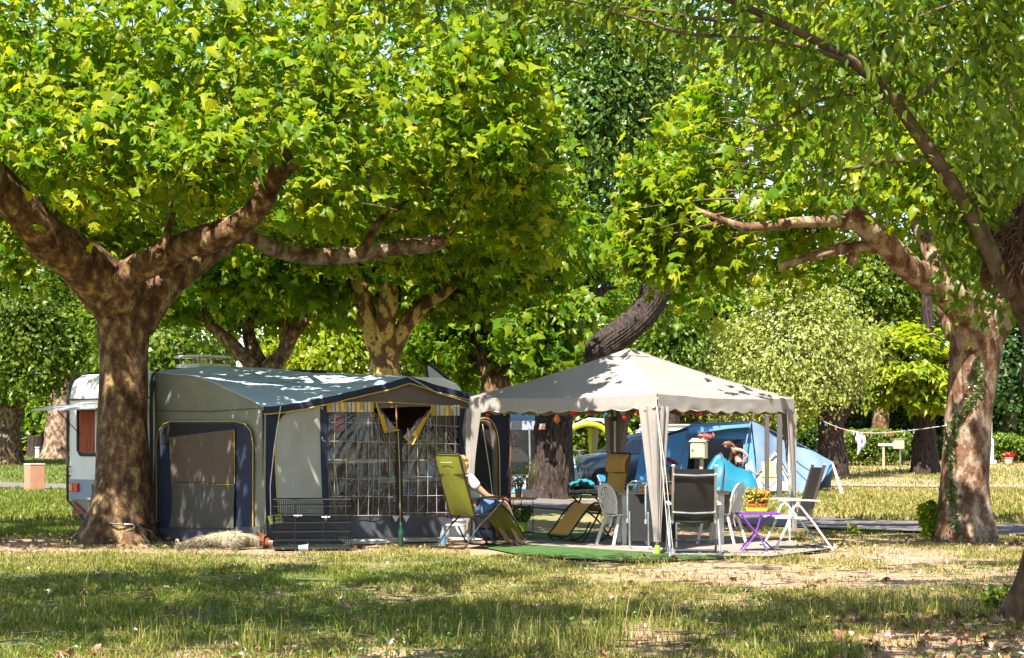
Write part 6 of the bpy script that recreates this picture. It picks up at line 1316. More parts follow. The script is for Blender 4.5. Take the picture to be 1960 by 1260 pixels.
potplant('kalanchoe', 'yellow and orange flowering plant in an orange pot, the right one on the lime tray', 'plant', (bt.x + .06, bt.y, bt.z + .546), (.058, .075), M('orange_pot', (.5, .10, .03), None, 9, .6), 34, .20, .11, 240, .055, leafmat('orange_bloom', [(.42, .30, .03), (.42, .13, .03), (.44, .34, .04), (.20, .25, .03)], 1.1, .35, .04), grp='potted plants on the lime tray')

# ---------------------------------------------------------------- blue tent and what stands round it
def zz(Y): return float(rise(Y))
TN = thing('dome_tent', 'large blue tent with grey canopy and pale blue sleeping wing', 'tent', (X(1400, 52), 52, 0))
TBL = M('bright_blue_nylon', (.06, .22, .42), (.05, .18, .36), 2, .55, .25, 10, trans=.2)
TPB = M('pale_blue_nylon', (.19, .27, .41), (.155, .225, .35), 2, .55, .25, 10, trans=.2)
TGR = M('charcoal_nylon', (.075, .085, .12), (.06, .068, .1), 3, .6, .25, 10)
TIN = M('grey_inner', (.32, .34, .40), (.26, .28, .33), 2, .8, .2, 8)
A_ = lambda u, v, Y: at(u, v, Y)
def G0(u, Y): return Vector((X(u, Y), Y, zz(Y)))
one('front_panel', TBL, TN, lambda mb: quad(mb, [A_(1232, 848, 52), A_(1320, 822, 51), G0(1312, 50.6), G0(1212, 51.5)], 16, 14, .06, .01, nsc=1.4))
one('front_panel', TBL, TN, lambda mb: quad(mb, [A_(1424, 830, 51), A_(1437, 812, 51), G0(1452, 50.5), G0(1420, 50.5)], 6, 14, .04, .01, nsc=1.4))
one('lintel', TBL, TN, lambda mb: quad(mb, [A_(1319, 818, 51), A_(1436, 812, 51), A_(1428, 842, 50.9), A_(1317, 838, 50.9)], 14, 6, .04, .01, nsc=2))
one('canopy', TGR, TN, lambda mb: quad(mb, [A_(1322, 810, 53), A_(1438, 805, 53), A_(1434, 818, 50.6), A_(1312, 832, 50.6)], 16, 8, .05, .012, nsc=1.5, sag=.06))
one('roof_panel', TBL, TN, lambda mb: quad(mb, [A_(1325, 809, 53), A_(1438, 806, 53), G0(1460, 57), G0(1300, 57)], 10, 10, .03, .01))
one('side_panel', TBL, TN, lambda mb: quad(mb, [A_(1320, 815, 51), A_(1232, 848, 52), G0(1230, 56), A_(1325, 812, 53)], 10, 10, .04, .01))
one('wing_panel', TPB, TN, lambda mb: quad(mb, [A_(1437, 808, 51.2), A_(1592, 884, 53.2), G0(1560, 51.5), G0(1452, 50.4)], 30, 20, .09, .01, nsc=1.6))
one('wing_panel', TPB, TN, lambda mb: quad(mb, [A_(1438, 807, 51.2), A_(1594, 884, 53.2), G0(1590, 56), G0(1460, 57)], 16, 12, .05, .01, nsc=1.2))
one('wing_hem', TBL, TN, lambda mb: quad(mb, [A_(1593, 883, 53.3), A_(1597, 892, 53.4), G0(1556, 51.2), G0(1540, 51.3)], 10, 4, .03, .01))
one('tent_door', M('pale_grey_door', (.42, .40, .42), None, 2, .7, .2, 8), TN, lambda mb: mb.poly([A_(1484, 862, 50.55), A_(1508, 905, 50.5), A_(1514, 939, 50.3), A_(1448, 941, 50.1), A_(1440, 915, 50.2)], .02))
one('door_edge', TGR, TN, lambda mb: mb.tube([A_(1438, 918, 50.1), A_(1484, 861, 50.4), A_(1512, 915, 50.3)], .03, 5))
for q in ([A_(1437, 808, 50.9), A_(1428, 850, 50.6), A_(1424, 900, 50.4), G0(1424, 50.3)], [A_(1320, 816, 50.8), A_(1306, 870, 50.5), G0(1302, 50.4)], [A_(1512, 868, 51.5), A_(1530, 888, 51.5), A_(1552, 902, 51.4)]): one('pole_sleeve', TGR, TN, lambda mb: mb.tube(q, .025, 5, sm=16))
one('inner_wall', TIN, TN, lambda mb: quad(mb, [A_(1318, 832, 53.5), A_(1432, 832, 53.5), G0(1432, 53.5), G0(1318, 53.5)], 10, 8, .08, .01))
one('inner_side', TIN, TN, lambda mb: quad(mb, [A_(1422, 834, 51), A_(1432, 834, 53.4), G0(1432, 53.4), G0(1421, 50.8)], 6, 8, .03, .01))
one('storage_flap', TGR, TN, lambda mb: mb.poly([A_(1392, 850, 52), A_(1421, 836, 51.4), A_(1416, 846, 51.5), A_(1404, 851, 51.8)], .03))
one('opening_shade_sheet', BLACK, TN, lambda mb: quad(mb, [A_(1312, 838, 51.3), A_(1330, 836, 53.4), G0(1330, 53.4), G0(1308, 51)], 6, 6, .03, .01))  # black inner side, the shade inside the tent put into its colour
for q in ([(1594, 885, 53.3), (1614, 916, 51)], [(1592, 885, 53.2), (1610, 917, 50)]): one('guy_rope', ROPE, TN, lambda mb: mb.tube([A_(*q[0]), (X(q[1][0], q[1][2]), q[1][2], .0)], .013, 4))
one('storm_skirt', TPB, TN, lambda mb: quad(mb, [A_(1426, 890, 50.3), A_(1440, 880, 50.3), G0(1452, 49.6), G0(1428, 49.6)], 8, 8, .06, .01, nsc=5))
PU = thing('beach_shelter', 'small turquoise pop-up beach tent in front of the blue tent', 'tent', (X(1400, 47.8), 47.8, 0))
TURQ = M('turquoise_nylon', (.01, .17, .25), (.008, .14, .21), 2, .5, .25, 9, trans=.25)
def f(mb):
    G = []; prof_ = [(1355, 905), (1360, 888), (1372, 872), (1380, 869), (1392, 880), (1410, 893), (1425, 898), (1438, 903), (1444, 918), (1446, 935)]
    for k, (u, v) in enumerate(prof_):
        t = np.array(at(u, v, 48.2)); row = []
        for a in np.linspace(0, PI, 13): row.append((t[0] + (.12 * math.cos(a) * 0), 48.4 - .95 * math.cos(a), max(.02, t[2] * math.sin(a) ** .6) * (1 - .02 * (k % 2))))
        G.append(row)
    mb.surf(np.array(G), .008)
one('shell', TURQ, PU, f, ang=70)
one('front_panel', TURQ, PU, lambda mb: mb.poly([G0(1350, 47.4), A_(1356, 900, 47.9), A_(1372, 873, 48.0), A_(1380, 869, 48.0), G0(1378, 47.3)], .02))
one('hoop', TGR, PU, lambda mb: (mb.tube([A_(1372, 872, 48.2), A_(1381, 869, 47.9), A_(1385, 890, 47.5), A_(1382, 925, 47.4), G0(1381, 47.4)], .018, 5, sm=16), mb.tube([A_(1432, 899, 48.2), A_(1444, 908, 47.9), A_(1447, 925, 47.6), G0(1444, 47.5)], .018, 5, sm=16)))
PB = thing('person', 'person in cap and dark bikini top bending forward at the blue tent door', 'person', (X(1414, 50.5), 50.5, 0), 0)
hx, hy = X(1413, 51.2), 51.2
pts = [(0, 0, .84, .12), (-.02, 0, .97, .105), (-.06, 0, 1.09, .11), (-.12, 0, 1.22, .115), (-.19, -.02, 1.30, .055), (-.24, -.03, 1.325, .05), (-.31, -.05, 1.35, .08), (-.36, -.06, 1.33, .075), (-.40, -.06, 1.31, .04)]
ed = [(i, i + 1) for i in range(8)]
for s in (-1, 1):
    i = chain(3, [(-.09, .13 * s, 1.23, .06), (.06, .22 * s, 1.20, .05), (.22, .25 * s, 1.05, .042), (.13, .20 * s, .93, .034)] if s < 0 else [(-.14, .15, 1.21, .06), (-.20, .19, .99, .046), (-.30, .16, .80, .036), (-.32, .15, .74, .03)]); hand(pts, ed, i, (-.2, -.2 * s, -1), 1.0, s)
    chain(0, [(.03, .10 * s, .78, .10), (.05, .11 * s, .46, .065), (.06, .11 * s, .25, .052), (.08, .11 * s, .07, .038), (.0, .12 * s, .03, .034), (-.08, .13 * s, .025, .024)])
pts.append((-.43, -.06, 1.34, .018)); ed.append((7, len(pts) - 1))
skin('body', pts, ed, SKIN2, PB)
skin('trousers', [(0, 0, .83, .14), (.03, .10, .77, .112), (.05, .11, .46, .085), (.065, .11, .12, .07), (.03, -.10, .77, .112), (.05, -.11, .46, .085), (.065, -.11, .12, .07)], [(0, 1), (1, 2), (2, 3), (0, 4), (4, 5), (5, 6)], NAVY, PB)
skin('bikini_top', [(-.05, 0, 1.05, .140), (-.085, 0, 1.13, .146), (-.11, 0, 1.20, .142)], [(0, 1), (1, 2)], BLACK, PB)
one('hair', M('brown_hair', (.12, .05, .025), (.07, .03, .015), 30, .7, .6, 40), PB, lambda mb: (mb.ball((-.29, -.05, 1.375), (.11, .10, .09), 12), mb.tube([(-.25, -.06, 1.39), (-.17, -.09, 1.35), (-.12, -.13, 1.26)], [.05, .04, .02], 8, sm=10)), False)
one('cap', M('khaki_cap', (.16, .11, .07), None, 9, .9), PB, lambda mb: (mb.ball((-.35, -.055, 1.39), (.085, .08, .06), 12), mb.box((-.44, -.06, 1.365), (.1, .12, .012))), False, bevel=.003)
CF = thing('camp_chair', 'lime and grey folding camp chair before the pale tent door', 'chair', (X(1473, 49.4), 49.4, 0))
LIMEC = M('lime_fabric', (.42, .48, .14), None, 4, .8, trans=.15)
one('backrest', LIMEC, CF, lambda mb: quad(mb, [A_(1458, 884, 49.6), A_(1488, 884, 49.6), A_(1488, 912, 49.3), A_(1460, 912, 49.3)], 8, 8, .04, .012))
one('head_panel', M('grey_fabric', (.10, .095, .08), None, 4, .8), CF, lambda mb: quad(mb, [A_(1458, 884.2, 49.65), A_(1488, 884.2, 49.65), A_(1486, 896, 49.58), A_(1458, 896, 49.58)], 8, 5, .05, .02))
one('seat', LIMEC, CF, lambda mb: quad(mb, [A_(1458, 912, 49.4), A_(1488, 912, 49.4), A_(1487, 921, 48.9), A_(1454, 921, 48.9)], 8, 6, .03, .012, sag=.05))
for a, b_ in (((1454, 921), (1484, 942)), ((1486, 921), (1456, 942)), ((1460, 912), (1462, 940)), ((1488, 912), (1486, 940))): one('leg', DARKST, CF, lambda mb: mb.tube([A_(a[0], a[1], 49.1), G0(b_[0], 49.0)], .011, 5))
one('armrest', LIMEC, CF, lambda mb: (mb.bar(A_(1448, 908, 48.9), A_(1461, 906, 49.5), .05, .012), mb.bar(A_(1490, 908, 48.9), A_(1489, 906, 49.5), .05, .012)))
tw2 = thing('beach_towel', 'bright blue towel hung over the right side of the lime camp chair', 'towel', tuple(A_(1493, 905, 49.2)))
one('cloth', M('royal_blue_towel', (.012, .10, .48), None, 4, .9), tw2, lambda mb: quad(mb, [A_(1485, 886, 49.5), A_(1494, 886, 49.5), A_(1502, 924, 48.9), A_(1486, 918, 48.9)], 8, 10, .08, .02, nsc=5))
POSTM = M('dark_wood_post', (.085, .07, .06), (.055, .045, .04), 12, .85, .4, 30, stretch=(4, 4, .4))
for u, vt, w, lb in ((1468, 796, .11, 'dark wooden post, first of the three right of the turquoise shelter'), (1492, 796, .13, 'dark wooden post, middle one of the three before the pale tent wing'), (1518, 808, .09, 'dark slim post just left of the right gazebo curtain')):
    o = thing('wooden_post', lb, 'post', (X(u, 46.5), 46.5, 0), 0, 'dark posts in front of the blue tent')
    one('shaft', POSTM, o, lambda mb: mb.box((0, 0, Z(vt, 46.5) / 2 - .05), (w, w, Z(vt, 46.5) + .1)), False, bevel=.01)
    one('post_top', POSTM, o, lambda mb: mb.box((0, 0, Z(vt, 46.5) + .012), (w * 1.05, w * 1.05, .03), taper=.8), False)
HB = thing('hookup_box', 'beige electric hook-up box on a post in front of the blue tent door', 'box', (X(1338, 41), 41, 0), math.radians(-22))
BOXB = M('beige_enamel', (.42, .35, .24), (.36, .30, .20), 3, .45, spec=.5)
one('post', BOXB, HB, lambda mb: mb.box((.05, .02, .53), (.07, .07, 1.1)), False, bevel=.006)
one('cabinet', BOXB, HB, lambda mb: mb.box((0, 0, 1.25), (.33, .28, .37)), False, bevel=.01)
one('roof', BOXB, HB, lambda mb: mb.add([(-.19, -.17, 1.44), (.19, -.17, 1.44), (.19, .17, 1.47), (-.19, .17, 1.47), (-.16, .0, 1.52), (.16, .0, 1.52)], [(0, 1, 2, 3)[::-1], (0, 1, 5, 4), (2, 3, 4, 5), (1, 2, 5), (3, 0, 4)]), False)
dd = one('door', BOXB, HB, lambda mb: mb.box((0, -.146, 1.25), (.28, .014, .32)), False, bevel=.005)
one('lock', RUBB, dd, lambda mb: mb.box((-.10, -.158, 1.25), (.028, .02, .06)), False, bevel=.004)
fl_ = potplant('petunia_plant', 'pink and red flowers lying on top of the beige hook-up box', 'flowers', (X(1350, 41), 41, 1.48), (.05, .05), TERRA, 16, .09, .2, 120, .07, leafmat('pink_petal', [(.62, .1, .12), (.65, .25, .22), (.6, .05, .05), (.2, .25, .08)], 1.1, .35, .03))

# ---------------------------------------------------------------- parked car
CA = thing('parked_car', 'grey blue family car parked behind the gazebo beside the blue tent', 'car', (X(1215, 55.5), 55.5, zz(55.5) - .02), math.radians(196))
CARP = M('grey_blue_paint', (.12, .14, .155), None, 2, .25, metal=.35, coat=.6)
CGL = M('car_glass', (.02, .03, .035), None, 2, .05, spec=.9)
# body sections along the length (front at +x): x, half width, sill, belt height, roof half width, roof height
secs = [(1.98, .55, .34, .62, .50, .64), (1.93, .74, .24, .74, .66, .80), (1.75, .84, .20, .90, .74, .98), (1.35, .88, .20, .98, .78, 1.07), (.95, .90, .20, 1.03, .78, 1.12), (.35, .90, .20, 1.06, .64, 1.60), (-.2, .90, .20, 1.07, .62, 1.72), (-1.2, .90, .20, 1.07, .62, 1.72), (-2.0, .88, .22, 1.05, .60, 1.62), (-2.2, .84, .26, 1.02, .62, 1.2)]
def f(mb):
    G = []
    for x, hw, s, b_, rw, rh in secs:
        G.append([(x, -hw * .92, s), (x, -hw, s + .12), (x, -hw, (s + b_) / 2), (x, -hw * .97, b_), (x - .0, -rw, b_ + (rh - b_) * .85), (x, -rw * .8, rh), (x, 0, rh + .02), (x, rw * .8, rh), (x, rw, b_ + (rh - b_) * .85), (x, hw * .97, b_), (x, hw, (s + b_) / 2), (x, hw, s + .12), (x, hw * .92, s)])
    G = np.array(G); mb.surf(G); k = len(G[0]); n = len(G); mb.f.append(tuple(range(k))); mb.m.append(0); mb.f.append(tuple(range(k * n - 1, k * (n - 1) - 1, -1))); mb.m.append(0)
one('body', CARP, CA, f, False, ang=50)
one('windscreen', CGL, CA, lambda mb: mb.poly([(.98, -.66, 1.14), (.98, .66, 1.14), (.42, .56, 1.57), (.42, -.56, 1.57)], .03), False, bevel=.008)
for s in (-1, 1):
    one('side_window', CGL, CA, lambda mb: mb.poly([(.82, .885 * s, 1.08), (-.3, .895 * s, 1.10), (-.3, .66 * s, 1.54), (.33, .68 * s, 1.50)], .03), False)
    one('side_window', CGL, CA, lambda mb: mb.poly([(-.36, .895 * s, 1.10), (-1.7, .885 * s, 1.10), (-1.6, .66 * s, 1.52), (-.36, .66 * s, 1.54)], .03), False)
    one('headlight', M('headlight_glass', (.35, .38, .38), None, 9, .08, spec=.9), CA, lambda mb: mb.poly([(1.90, .70 * s, .74), (1.62, .862 * s, .86), (1.66, .85 * s, .74), (1.86, .77 * s, .66)], .05), False)
    one('fog_lamp', RUBB, CA, lambda mb: mb.box((1.88, .66 * s, .40), (.10, .2, .13)), False, bevel=.03)
    one('mirror', CARP, CA, lambda mb: mb.ball((.72, 1.0 * s, 1.10), (.08, .11, .075), 10), False)
    for x in (1.32, -1.45):
        w_ = one('wheel', RUBB, CA, lambda mb: mb.tube([(x, s * .70, .31), (x, s * .915, .31)], .315, 24), False)
        one('rim', STEEL, w_, lambda mb: mb.tube([(x, s * .91, .31), (x, s * .925, .31)], .19, 14), False)
        one('wheel_arch', RUBB, w_, lambda mb: mb.tube([(x + .36 * math.cos(a), s * .90, .31 + .36 * math.sin(a)) for a in np.linspace(0, PI, 14)], .03, 5), False)
one('grille', RUBB, CA, lambda mb: (mb.box((1.955, 0, .66), (.06, .9, .09)), mb.box((1.95, 0, .38), (.08, 1.1, .16))), False, bevel=.02)
one('number_plate', WHITE, CA, lambda mb: mb.box((1.995, 0, .50), (.02, .5, .11)), False)
one('roof_rail', STEEL, CA, lambda mb: [mb.tube([(.2, s * .60, 1.70), (-.3, s * .58, 1.78), (-1.6, s * .58, 1.77), (-1.9, s * .56, 1.68)], .02, 6) for s in (-1, 1)], False)
VN = thing('camper_van', 'white roofed van standing behind the blue tent, only its roof in view', 'van', (X(1288, 60), 60, zz(60)), math.radians(-4))
one('body', WHITE, VN, lambda mb: mb.box((0, 0, 1.05), (2.6, 1.9, 1.7), taper=.93), False, bevel=.12, seg=3)
one('window', CGL, VN, lambda mb: mb.box((0, -.94, 1.35), (1.9, .05, .42)), False, bevel=.02)
one('roof_rail', WHITE, VN, lambda mb: mb.bar((-1.1, -.8, 1.95), (1.1, -.8, 1.95), .04), False)
for x in (-.8, .8): one('wheel', RUBB, VN, lambda mb: mb.tube([(x, -.95, .3), (x, -.75, .3)], .3, 16), False)

# ---------------------------------------------------------------- camp beyond the dark trunk
LP_ = thing('pavilion_tent', 'white pavilion with lime green arched edge far behind the dark trunk', 'pavilion', (X(1130, 68), 68, zz(68)))
LIME = M('lime_edge', (.48, .55, .015), None, 4, .6, trans=.25); PVW = M('pale_violet_canvas', (.50, .48, .56), None, 3, .7, trans=.2)
arc = [(1070, 868), (1074, 850), (1082, 832), (1096, 820), (1120, 812), (1145, 815), (1163, 828), (1170, 850), (1172, 872)]
one('arch', LIME, LP_, lambda mb: mb.tube([at(u, v, 66.5) for u, v in arc], .095, 8, sm=40))
one('roof', PVW, LP_, lambda mb: mb.surf(np.array([[at(u + (k * 16), v - 6 - 4 * math.sin(k * PI), 66.6 + 4 * k) for u, v in [(1078, 838), (1092, 822), (1120, 810), (1150, 812), (1170, 826)]] for k in np.linspace(0, 1, 6)]), .02))
one('side_curtain', M('cream_wall', (.42, .38, .30), None, 3, .8, trans=.2), LP_, lambda mb: quad(mb, [at(1124, 818, 69), at(1146, 822, 69), at(1142, 872, 69), at(1128, 872, 69)], 12, 8, .1, .02, nsc=6))
one('leg', LIME, LP_, lambda mb: mb.tube([at(1129, 820, 68.8), at(1131, 880, 68.8)], .07, 6))
one('arch', LIME, LP_, lambda mb: mb.tube([at(u, v, 70.5) for u, v in [(1185, 812), (1200, 820), (1212, 838), (1216, 870)]], .08, 8, sm=20))
WA = thing('awning_tent', 'blue and white awning with clear windows behind the round plant table', 'awning', (X(1005, 53), 53, zz(53)))
WAW = M('grey_blue_wall', (.34, .36, .44), None, 3, .7, trans=.15)
one('roof', M('sky_blue_canvas', (.26, .38, .50), (.22, .32, .44), 3, .7), WA, lambda mb: quad(mb, [at(950, 785, 55), at(1050, 785, 55), at(1052, 806, 52), at(945, 806, 52)], 12, 6, .04, .02))
one('valance', WAW, WA, lambda mb: quad(mb, [at(945, 806, 51.9), at(1052, 806, 51.9), at(1052, 823, 51.9), at(945, 823, 51.9)], 20, 4, .05, .02, nsc=4))
one('window_panel', PVC, WA, lambda mb: quad(mb, [at(945, 824, 51.9), at(1040, 824, 51.9), at(1040, 908, 51.9), at(945, 908, 51.9)], 6, 6, 0, .02))
one('lower_wall', WAW, WA, lambda mb: quad(mb, [at(945, 908, 51.9), at(1036, 908, 51.9), G0(1038, 51.7), G0(945, 51.7)], 16, 6, .08, .02, nsc=4))
one('blue_stripe', TBL, WA, lambda mb: quad(mb, [at(945, 934, 51.75), at(1036, 934, 51.75), at(1036, 943, 51.6), at(945, 943, 51.6)], 16, 3, .05, .02, nsc=4))
one('pole', STEEL, WA, lambda mb: mb.tube([at(1013, 823, 51.8), at(1015, 908, 51.8)], .025, 6))
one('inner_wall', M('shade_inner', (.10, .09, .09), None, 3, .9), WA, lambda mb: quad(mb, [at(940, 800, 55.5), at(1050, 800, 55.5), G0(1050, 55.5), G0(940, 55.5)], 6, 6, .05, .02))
V2 = thing('delivery_van', 'white van seen through the clear window of the far awning', 'van', (X(985, 54), 54, zz(54)), 0)
one('body', WHITE, V2, lambda mb: mb.add([(X(u, 53.4 + d), 53.4 + d, Z(v, 53.4 + d)) for d in (0, 1.2) for u, v in [(950, 884), (950, 858), (985, 856), (1000, 862), (1010, 874), (1012, 884)]], [(0, 1, 2, 3, 4, 5)[::-1], (6, 7, 8, 9, 10, 11)] + [(i, (i + 1) % 6, 6 + (i + 1) % 6, 6 + i) for i in range(6)]), bevel=.02)
one('window', CGL, V2, lambda mb: mb.poly([at(955, 832, 53.3), at(985, 832, 53.3), at(984, 856, 53.3), at(955, 857, 53.3)], .03))
one('emblem', RED, V2, lambda mb: mb.poly([at(986, 864, 53.3), at(991, 864, 53.3), at(987, 869, 53.3)], .02))
SP = thing('windbreak', 'slanting grey blue awning side panel right of the dark trunk', 'windbreak', (X(1098, 50.5), 50.5, zz(50.5)))
one('panel', M('slate_blue_canvas', (.22, .29, .38), (.18, .24, .32), 3, .7, trans=.15), SP, lambda mb: quad(mb, [at(1077, 822, 51), at(1083, 820, 51), at(1113, 930, 49.6), at(1090, 930, 49.8)], 8, 18, .08, .02, nsc=4))
one('cord', ROPE, SP, lambda mb: mb.tube([at(1108, 905, 49.8), (X(1128, 48.6), 48.6, 0)], .012, 4))
one('base_cloth', PALEC, SP, lambda mb: quad(mb, [at(1090, 908, 49.5), at(1106, 906, 49.4), at(1110, 930, 49.3), at(1092, 932, 49.3)], 8, 6, .06, .02, nsc=5))
CT = thing('camp_table', 'small blue topped camp table beside the dark trunk', 'table', (X(1082, 51), 51, 0))
one('table_top', TBL, CT, lambda mb: mb.bar(at(1068, 880, 51), at(1103, 879, 51), .5, .05))
for u in (1070, 1100): one('leg', STEEL, CT, lambda mb: mb.tube([at(u, 881, 51), G0(u, 51)], .018, 5))
BK = thing('bicycle', 'silver bicycle parked under the far lime pavilion', 'bicycle', (X(1122, 64), 64, zz(64)), math.radians(35))
def wheel(mb, x): mb.tube([(x + .33 * math.cos(a), 0, .34 + .33 * math.sin(a)) for a in np.linspace(0, 2 * PI, 24, endpoint=False)], .022, 5, closed=True)
for x in (-.52, .52):
    w_ = one('wheel', RUBB, BK, lambda mb: wheel(mb, x), False); one('spokes', STEEL, w_, lambda mb: [mb.tube([(x, 0, .34), (x + .32 * math.cos(a), 0, .34 + .32 * math.sin(a))], .005, 3) for a in np.linspace(0, 2 * PI, 12, endpoint=False)], False)['kind'] = 'stuff'
one('frame', STEEL, BK, lambda mb: (mb.tube([(-.52, 0, .34), (-.05, 0, .32), (.36, 0, .82), (-.2, 0, .84), (-.05, 0, .32)], .025, 6), mb.tube([(-.52, 0, .34), (-.2, 0, .8)], .018, 6), mb.tube([(.52, 0, .34), (.36, 0, .95)], .022, 6)), False)
one('handlebar', RUBB, BK, lambda mb: mb.tube([(.30, -.28, 1.0), (.36, 0, .98), (.30, .28, 1.0)], .018, 6), False)
one('saddle', RUBB, BK, lambda mb: mb.ball((-.22, 0, .93), (.14, .07, .035), 8), False)
b2 = copy_tree(BK); b2.location = (X(1106, 66), 66, zz(66)); b2.rotation_euler = (0, 0, math.radians(80)); b2['label'] = 'second bicycle standing upright left of the silver one'
for b_ in (BK, b2): b_['group'] = 'bicycles under the far pavilion'
BC = thing('beach_chair', 'small blue folding chair with white frame behind the ochre recliner', 'chair', (X(1157, 44.5), 44.5, 0))
one('sling', M('cobalt_fabric', (.02, .16, .50), None, 4, .7, trans=.2), BC, lambda mb: quad(mb, [at(1145, 908, 44.8), at(1156, 911, 44.8), at(1166, 921, 44.4), at(1150, 921, 44.4)], 8, 8, .02, .015, sag=.04))
for a, b_ in (((1143, 910), (1168, 938)), ((1168, 912), (1150, 939)), ((1150, 921), (1145, 939)), ((1166, 921), (1170, 938))): one('leg', WHITE, BC, lambda mb: mb.tube([at(a[0], a[1], 44.6), G0(b_[0], 44.5)], .014, 5))
SB = thing('sun_lounger', 'low camp bed with black frame beside the dark trunk', 'lounger', (X(1120, 45), 45, 0))
one('bed', BLACK, SB, lambda mb: quad(mb, [at(1090, 932, 45.6), at(1162, 929, 45.6), at(1165, 937, 44.4), at(1092, 940, 44.4)], 14, 5, .02, .02))
one('back', BLACK, SB, lambda mb: quad(mb, [at(1078, 910, 45.4), at(1080, 914, 44.6), at(1096, 938, 44.5), at(1094, 933, 45.4)], 6, 8, .02, .02))
for u, Y in ((1097, 44.5), (1160, 44.5), (1097, 45.5), (1160, 45.5)): one('leg', DARKST, SB, lambda mb: mb.tube([at(u, 934, Y), G0(u + 4, Y)], .012, 5))
tw3 = thing('beach_towel', 'crumpled teal towel thrown over the low camp bed', 'towel', tuple(at(1118, 930, 45)))
one('cloth', M('teal_towel', (.01, .16, .19), (.008, .10, .13), 8, .9), tw3, lambda mb: mb.surf(np.array([[(X(1090 + 46 * a, 45), 44.4 + 1.1 * b_, Z(932 - 1.5 * a, 45) + .05 + .20 * (vnoise(a * 7, b_ * 4, 3) - .3) * math.sin(PI * min(max(a, .03), .97)) ** .5) for b_ in np.linspace(0, 1, 9)] for a in np.linspace(0, 1, 26)]), .025))
nt1 = thing('notice_card', 'small white and red card pinned to the furrowed dark trunk', 'sign', tuple(at(1038, 818, 46.9)))
one('card', WHITE, nt1, lambda mb: mb.poly([at(1032, 811, 46.9), at(1044, 811, 46.9), at(1044, 817, 46.9), at(1033, 817, 46.9)], .02))
one('card_print', M('card_orange', (.5, .12, .06), None, 9, .6), nt1, lambda mb: mb.poly([at(1032, 817, 46.9), at(1044, 817, 46.9), at(1044, 822, 46.9), at(1031, 822, 46.9)], .02))

# ---------------------------------------------------------------- right side: clothesline, posts
CLn = thing('clothesline', 'washing line with coloured pegs from the pale tree to the right plane tree', 'clothesline', tuple(at(1600, 815, 65)))
A0 = np.array(at(1575, 806, 65.3)); A1 = np.array((X(1812, 27.1), 27.1, Z(815, 27.1)))
def line(t): p = A0 + (A1 - A0) * t; return p + np.array((0, 0, -.25 * math.sin(PI * t)))
def line_u(u):
    ts = np.linspace(0, 1, 400); us = [980 + line(t)[0] * FPX / line(t)[1] for t in ts]; return line(ts[int(np.argmin(np.abs(np.array(us) - u)))])
one('cord', ROPE, CLn, lambda mb: mb.tube([line(t) for t in np.linspace(0, 1, 40)], .009, 5))
for u, c in ((1580, BL), (1600, OR), (1617, (.6, .03, .12)), (1634, (.6, .6, .6)), (1661, (.75, .3, .02)), (1668, (.5, .35, .25)), (1689, (.5, .3, .22)), (1695, (.6, .55, .5)), (1701, (.6, .25, .1)), (1705, (.6, .25, .1)), (1709, (.6, .28, .1)), (1749, (.6, .6, .6)), (1652, (.5, .15, .3))):
    p = line_u(u); k = p[1] / 60; one('peg', glass(c), CLn, lambda mb: mb.box(tuple(p + np.array((0, 0, -.04 * k))), (.05 * k, .03, .15 * k)))
lb_ = thing('laundry_bag', 'white and blue cloth bundle hanging from the clothesline', 'laundry', tuple(line_u(1646)))
p = line_u(1646); kk = p[1] / FPX
one('bundle', M('white_blue_cloth', (.50, .54, .70), (.30, .34, .52), 6, .9, .5, 14), lb_, lambda mb: (mb.ball(tuple(p + np.array((-.02, 0, -13 * kk))), (8 * kk, .15, 10 * kk), 12), mb.ball(tuple(p + np.array((2 * kk, 0, -26 * kk))), (6.5 * kk, .13, 7 * kk), 12)))
one('strap', M('white_cloth', (.62, .62, .68), None, 6, .9), lb_, lambda mb: (mb.tube([p + np.array((-6 * kk, 0, 0)), p + np.array((-4 * kk, -.1, -12 * kk)), p + np.array((-2 * kk, -.05, -30 * kk)), p + np.array((-4 * kk, 0, -42 * kk))], [.02, .04, .05, .03], 6, sm=14), mb.tube([p + np.array((3 * kk, 0, 0)), p + np.array((7 * kk, -.1, -14 * kk)), p + np.array((4 * kk, -.05, -30 * kk))], [.02, .035, .03], 6, sm=12)))
tp = thing('sign_post', 'pale wooden post with a white arrow board under the clothesline', 'post', (X(1691, 74), 74, zz(74)))
one('shaft', M('pale_wood', (.48, .34, .22), None, 9, .8), tp, lambda mb: mb.box((0, 0, .5), (.09, .09, 1.05)), False, bevel=.01)
one('board', WHITE, tp, lambda mb: mb.box((.08, -.06, 1.0), (.62, .03, .11)), False, bevel=.006)
eb = thing('hookup_box', 'far beige hook-up box on a thin post left of the right plane tree', 'box', (X(1720, 74), 74, zz(74)))
one('cabinet', BOXB, eb, lambda mb: mb.box((-.02, 0, 1.02), (.43, .35, .38)), False, bevel=.012)
one('post', STEEL, eb, lambda mb: mb.box((.06, 0, .42), (.06, .06, .84)), False)
one('roof', BOXB, eb, lambda mb: mb.box((-.02, 0, 1.225), (.47, .4, .03)), False, bevel=.008)
wp = thing('water_post', 'white post with a tap far right of the right plane tree', 'post', (X(1897, 80), 80, zz(80)))
one('shaft', WHITE, wp, lambda mb: mb.box((0, 0, .55), (.2, .2, 1.1)), False, bevel=.02)
one('base', WHITE, wp, lambda mb: mb.box((0, 0, .08), (.4, .35, .16)), False, bevel=.02)
one('pole', WHITE, wp, lambda mb: mb.tube([(0, 0, 1.1), (0, 0, 1.85)], .05, 8), False)
one('tap', STEEL, wp, lambda mb: mb.tube([(0, -.1, .85), (0, -.22, .85), (0, -.24, .78)], .025, 6), False)
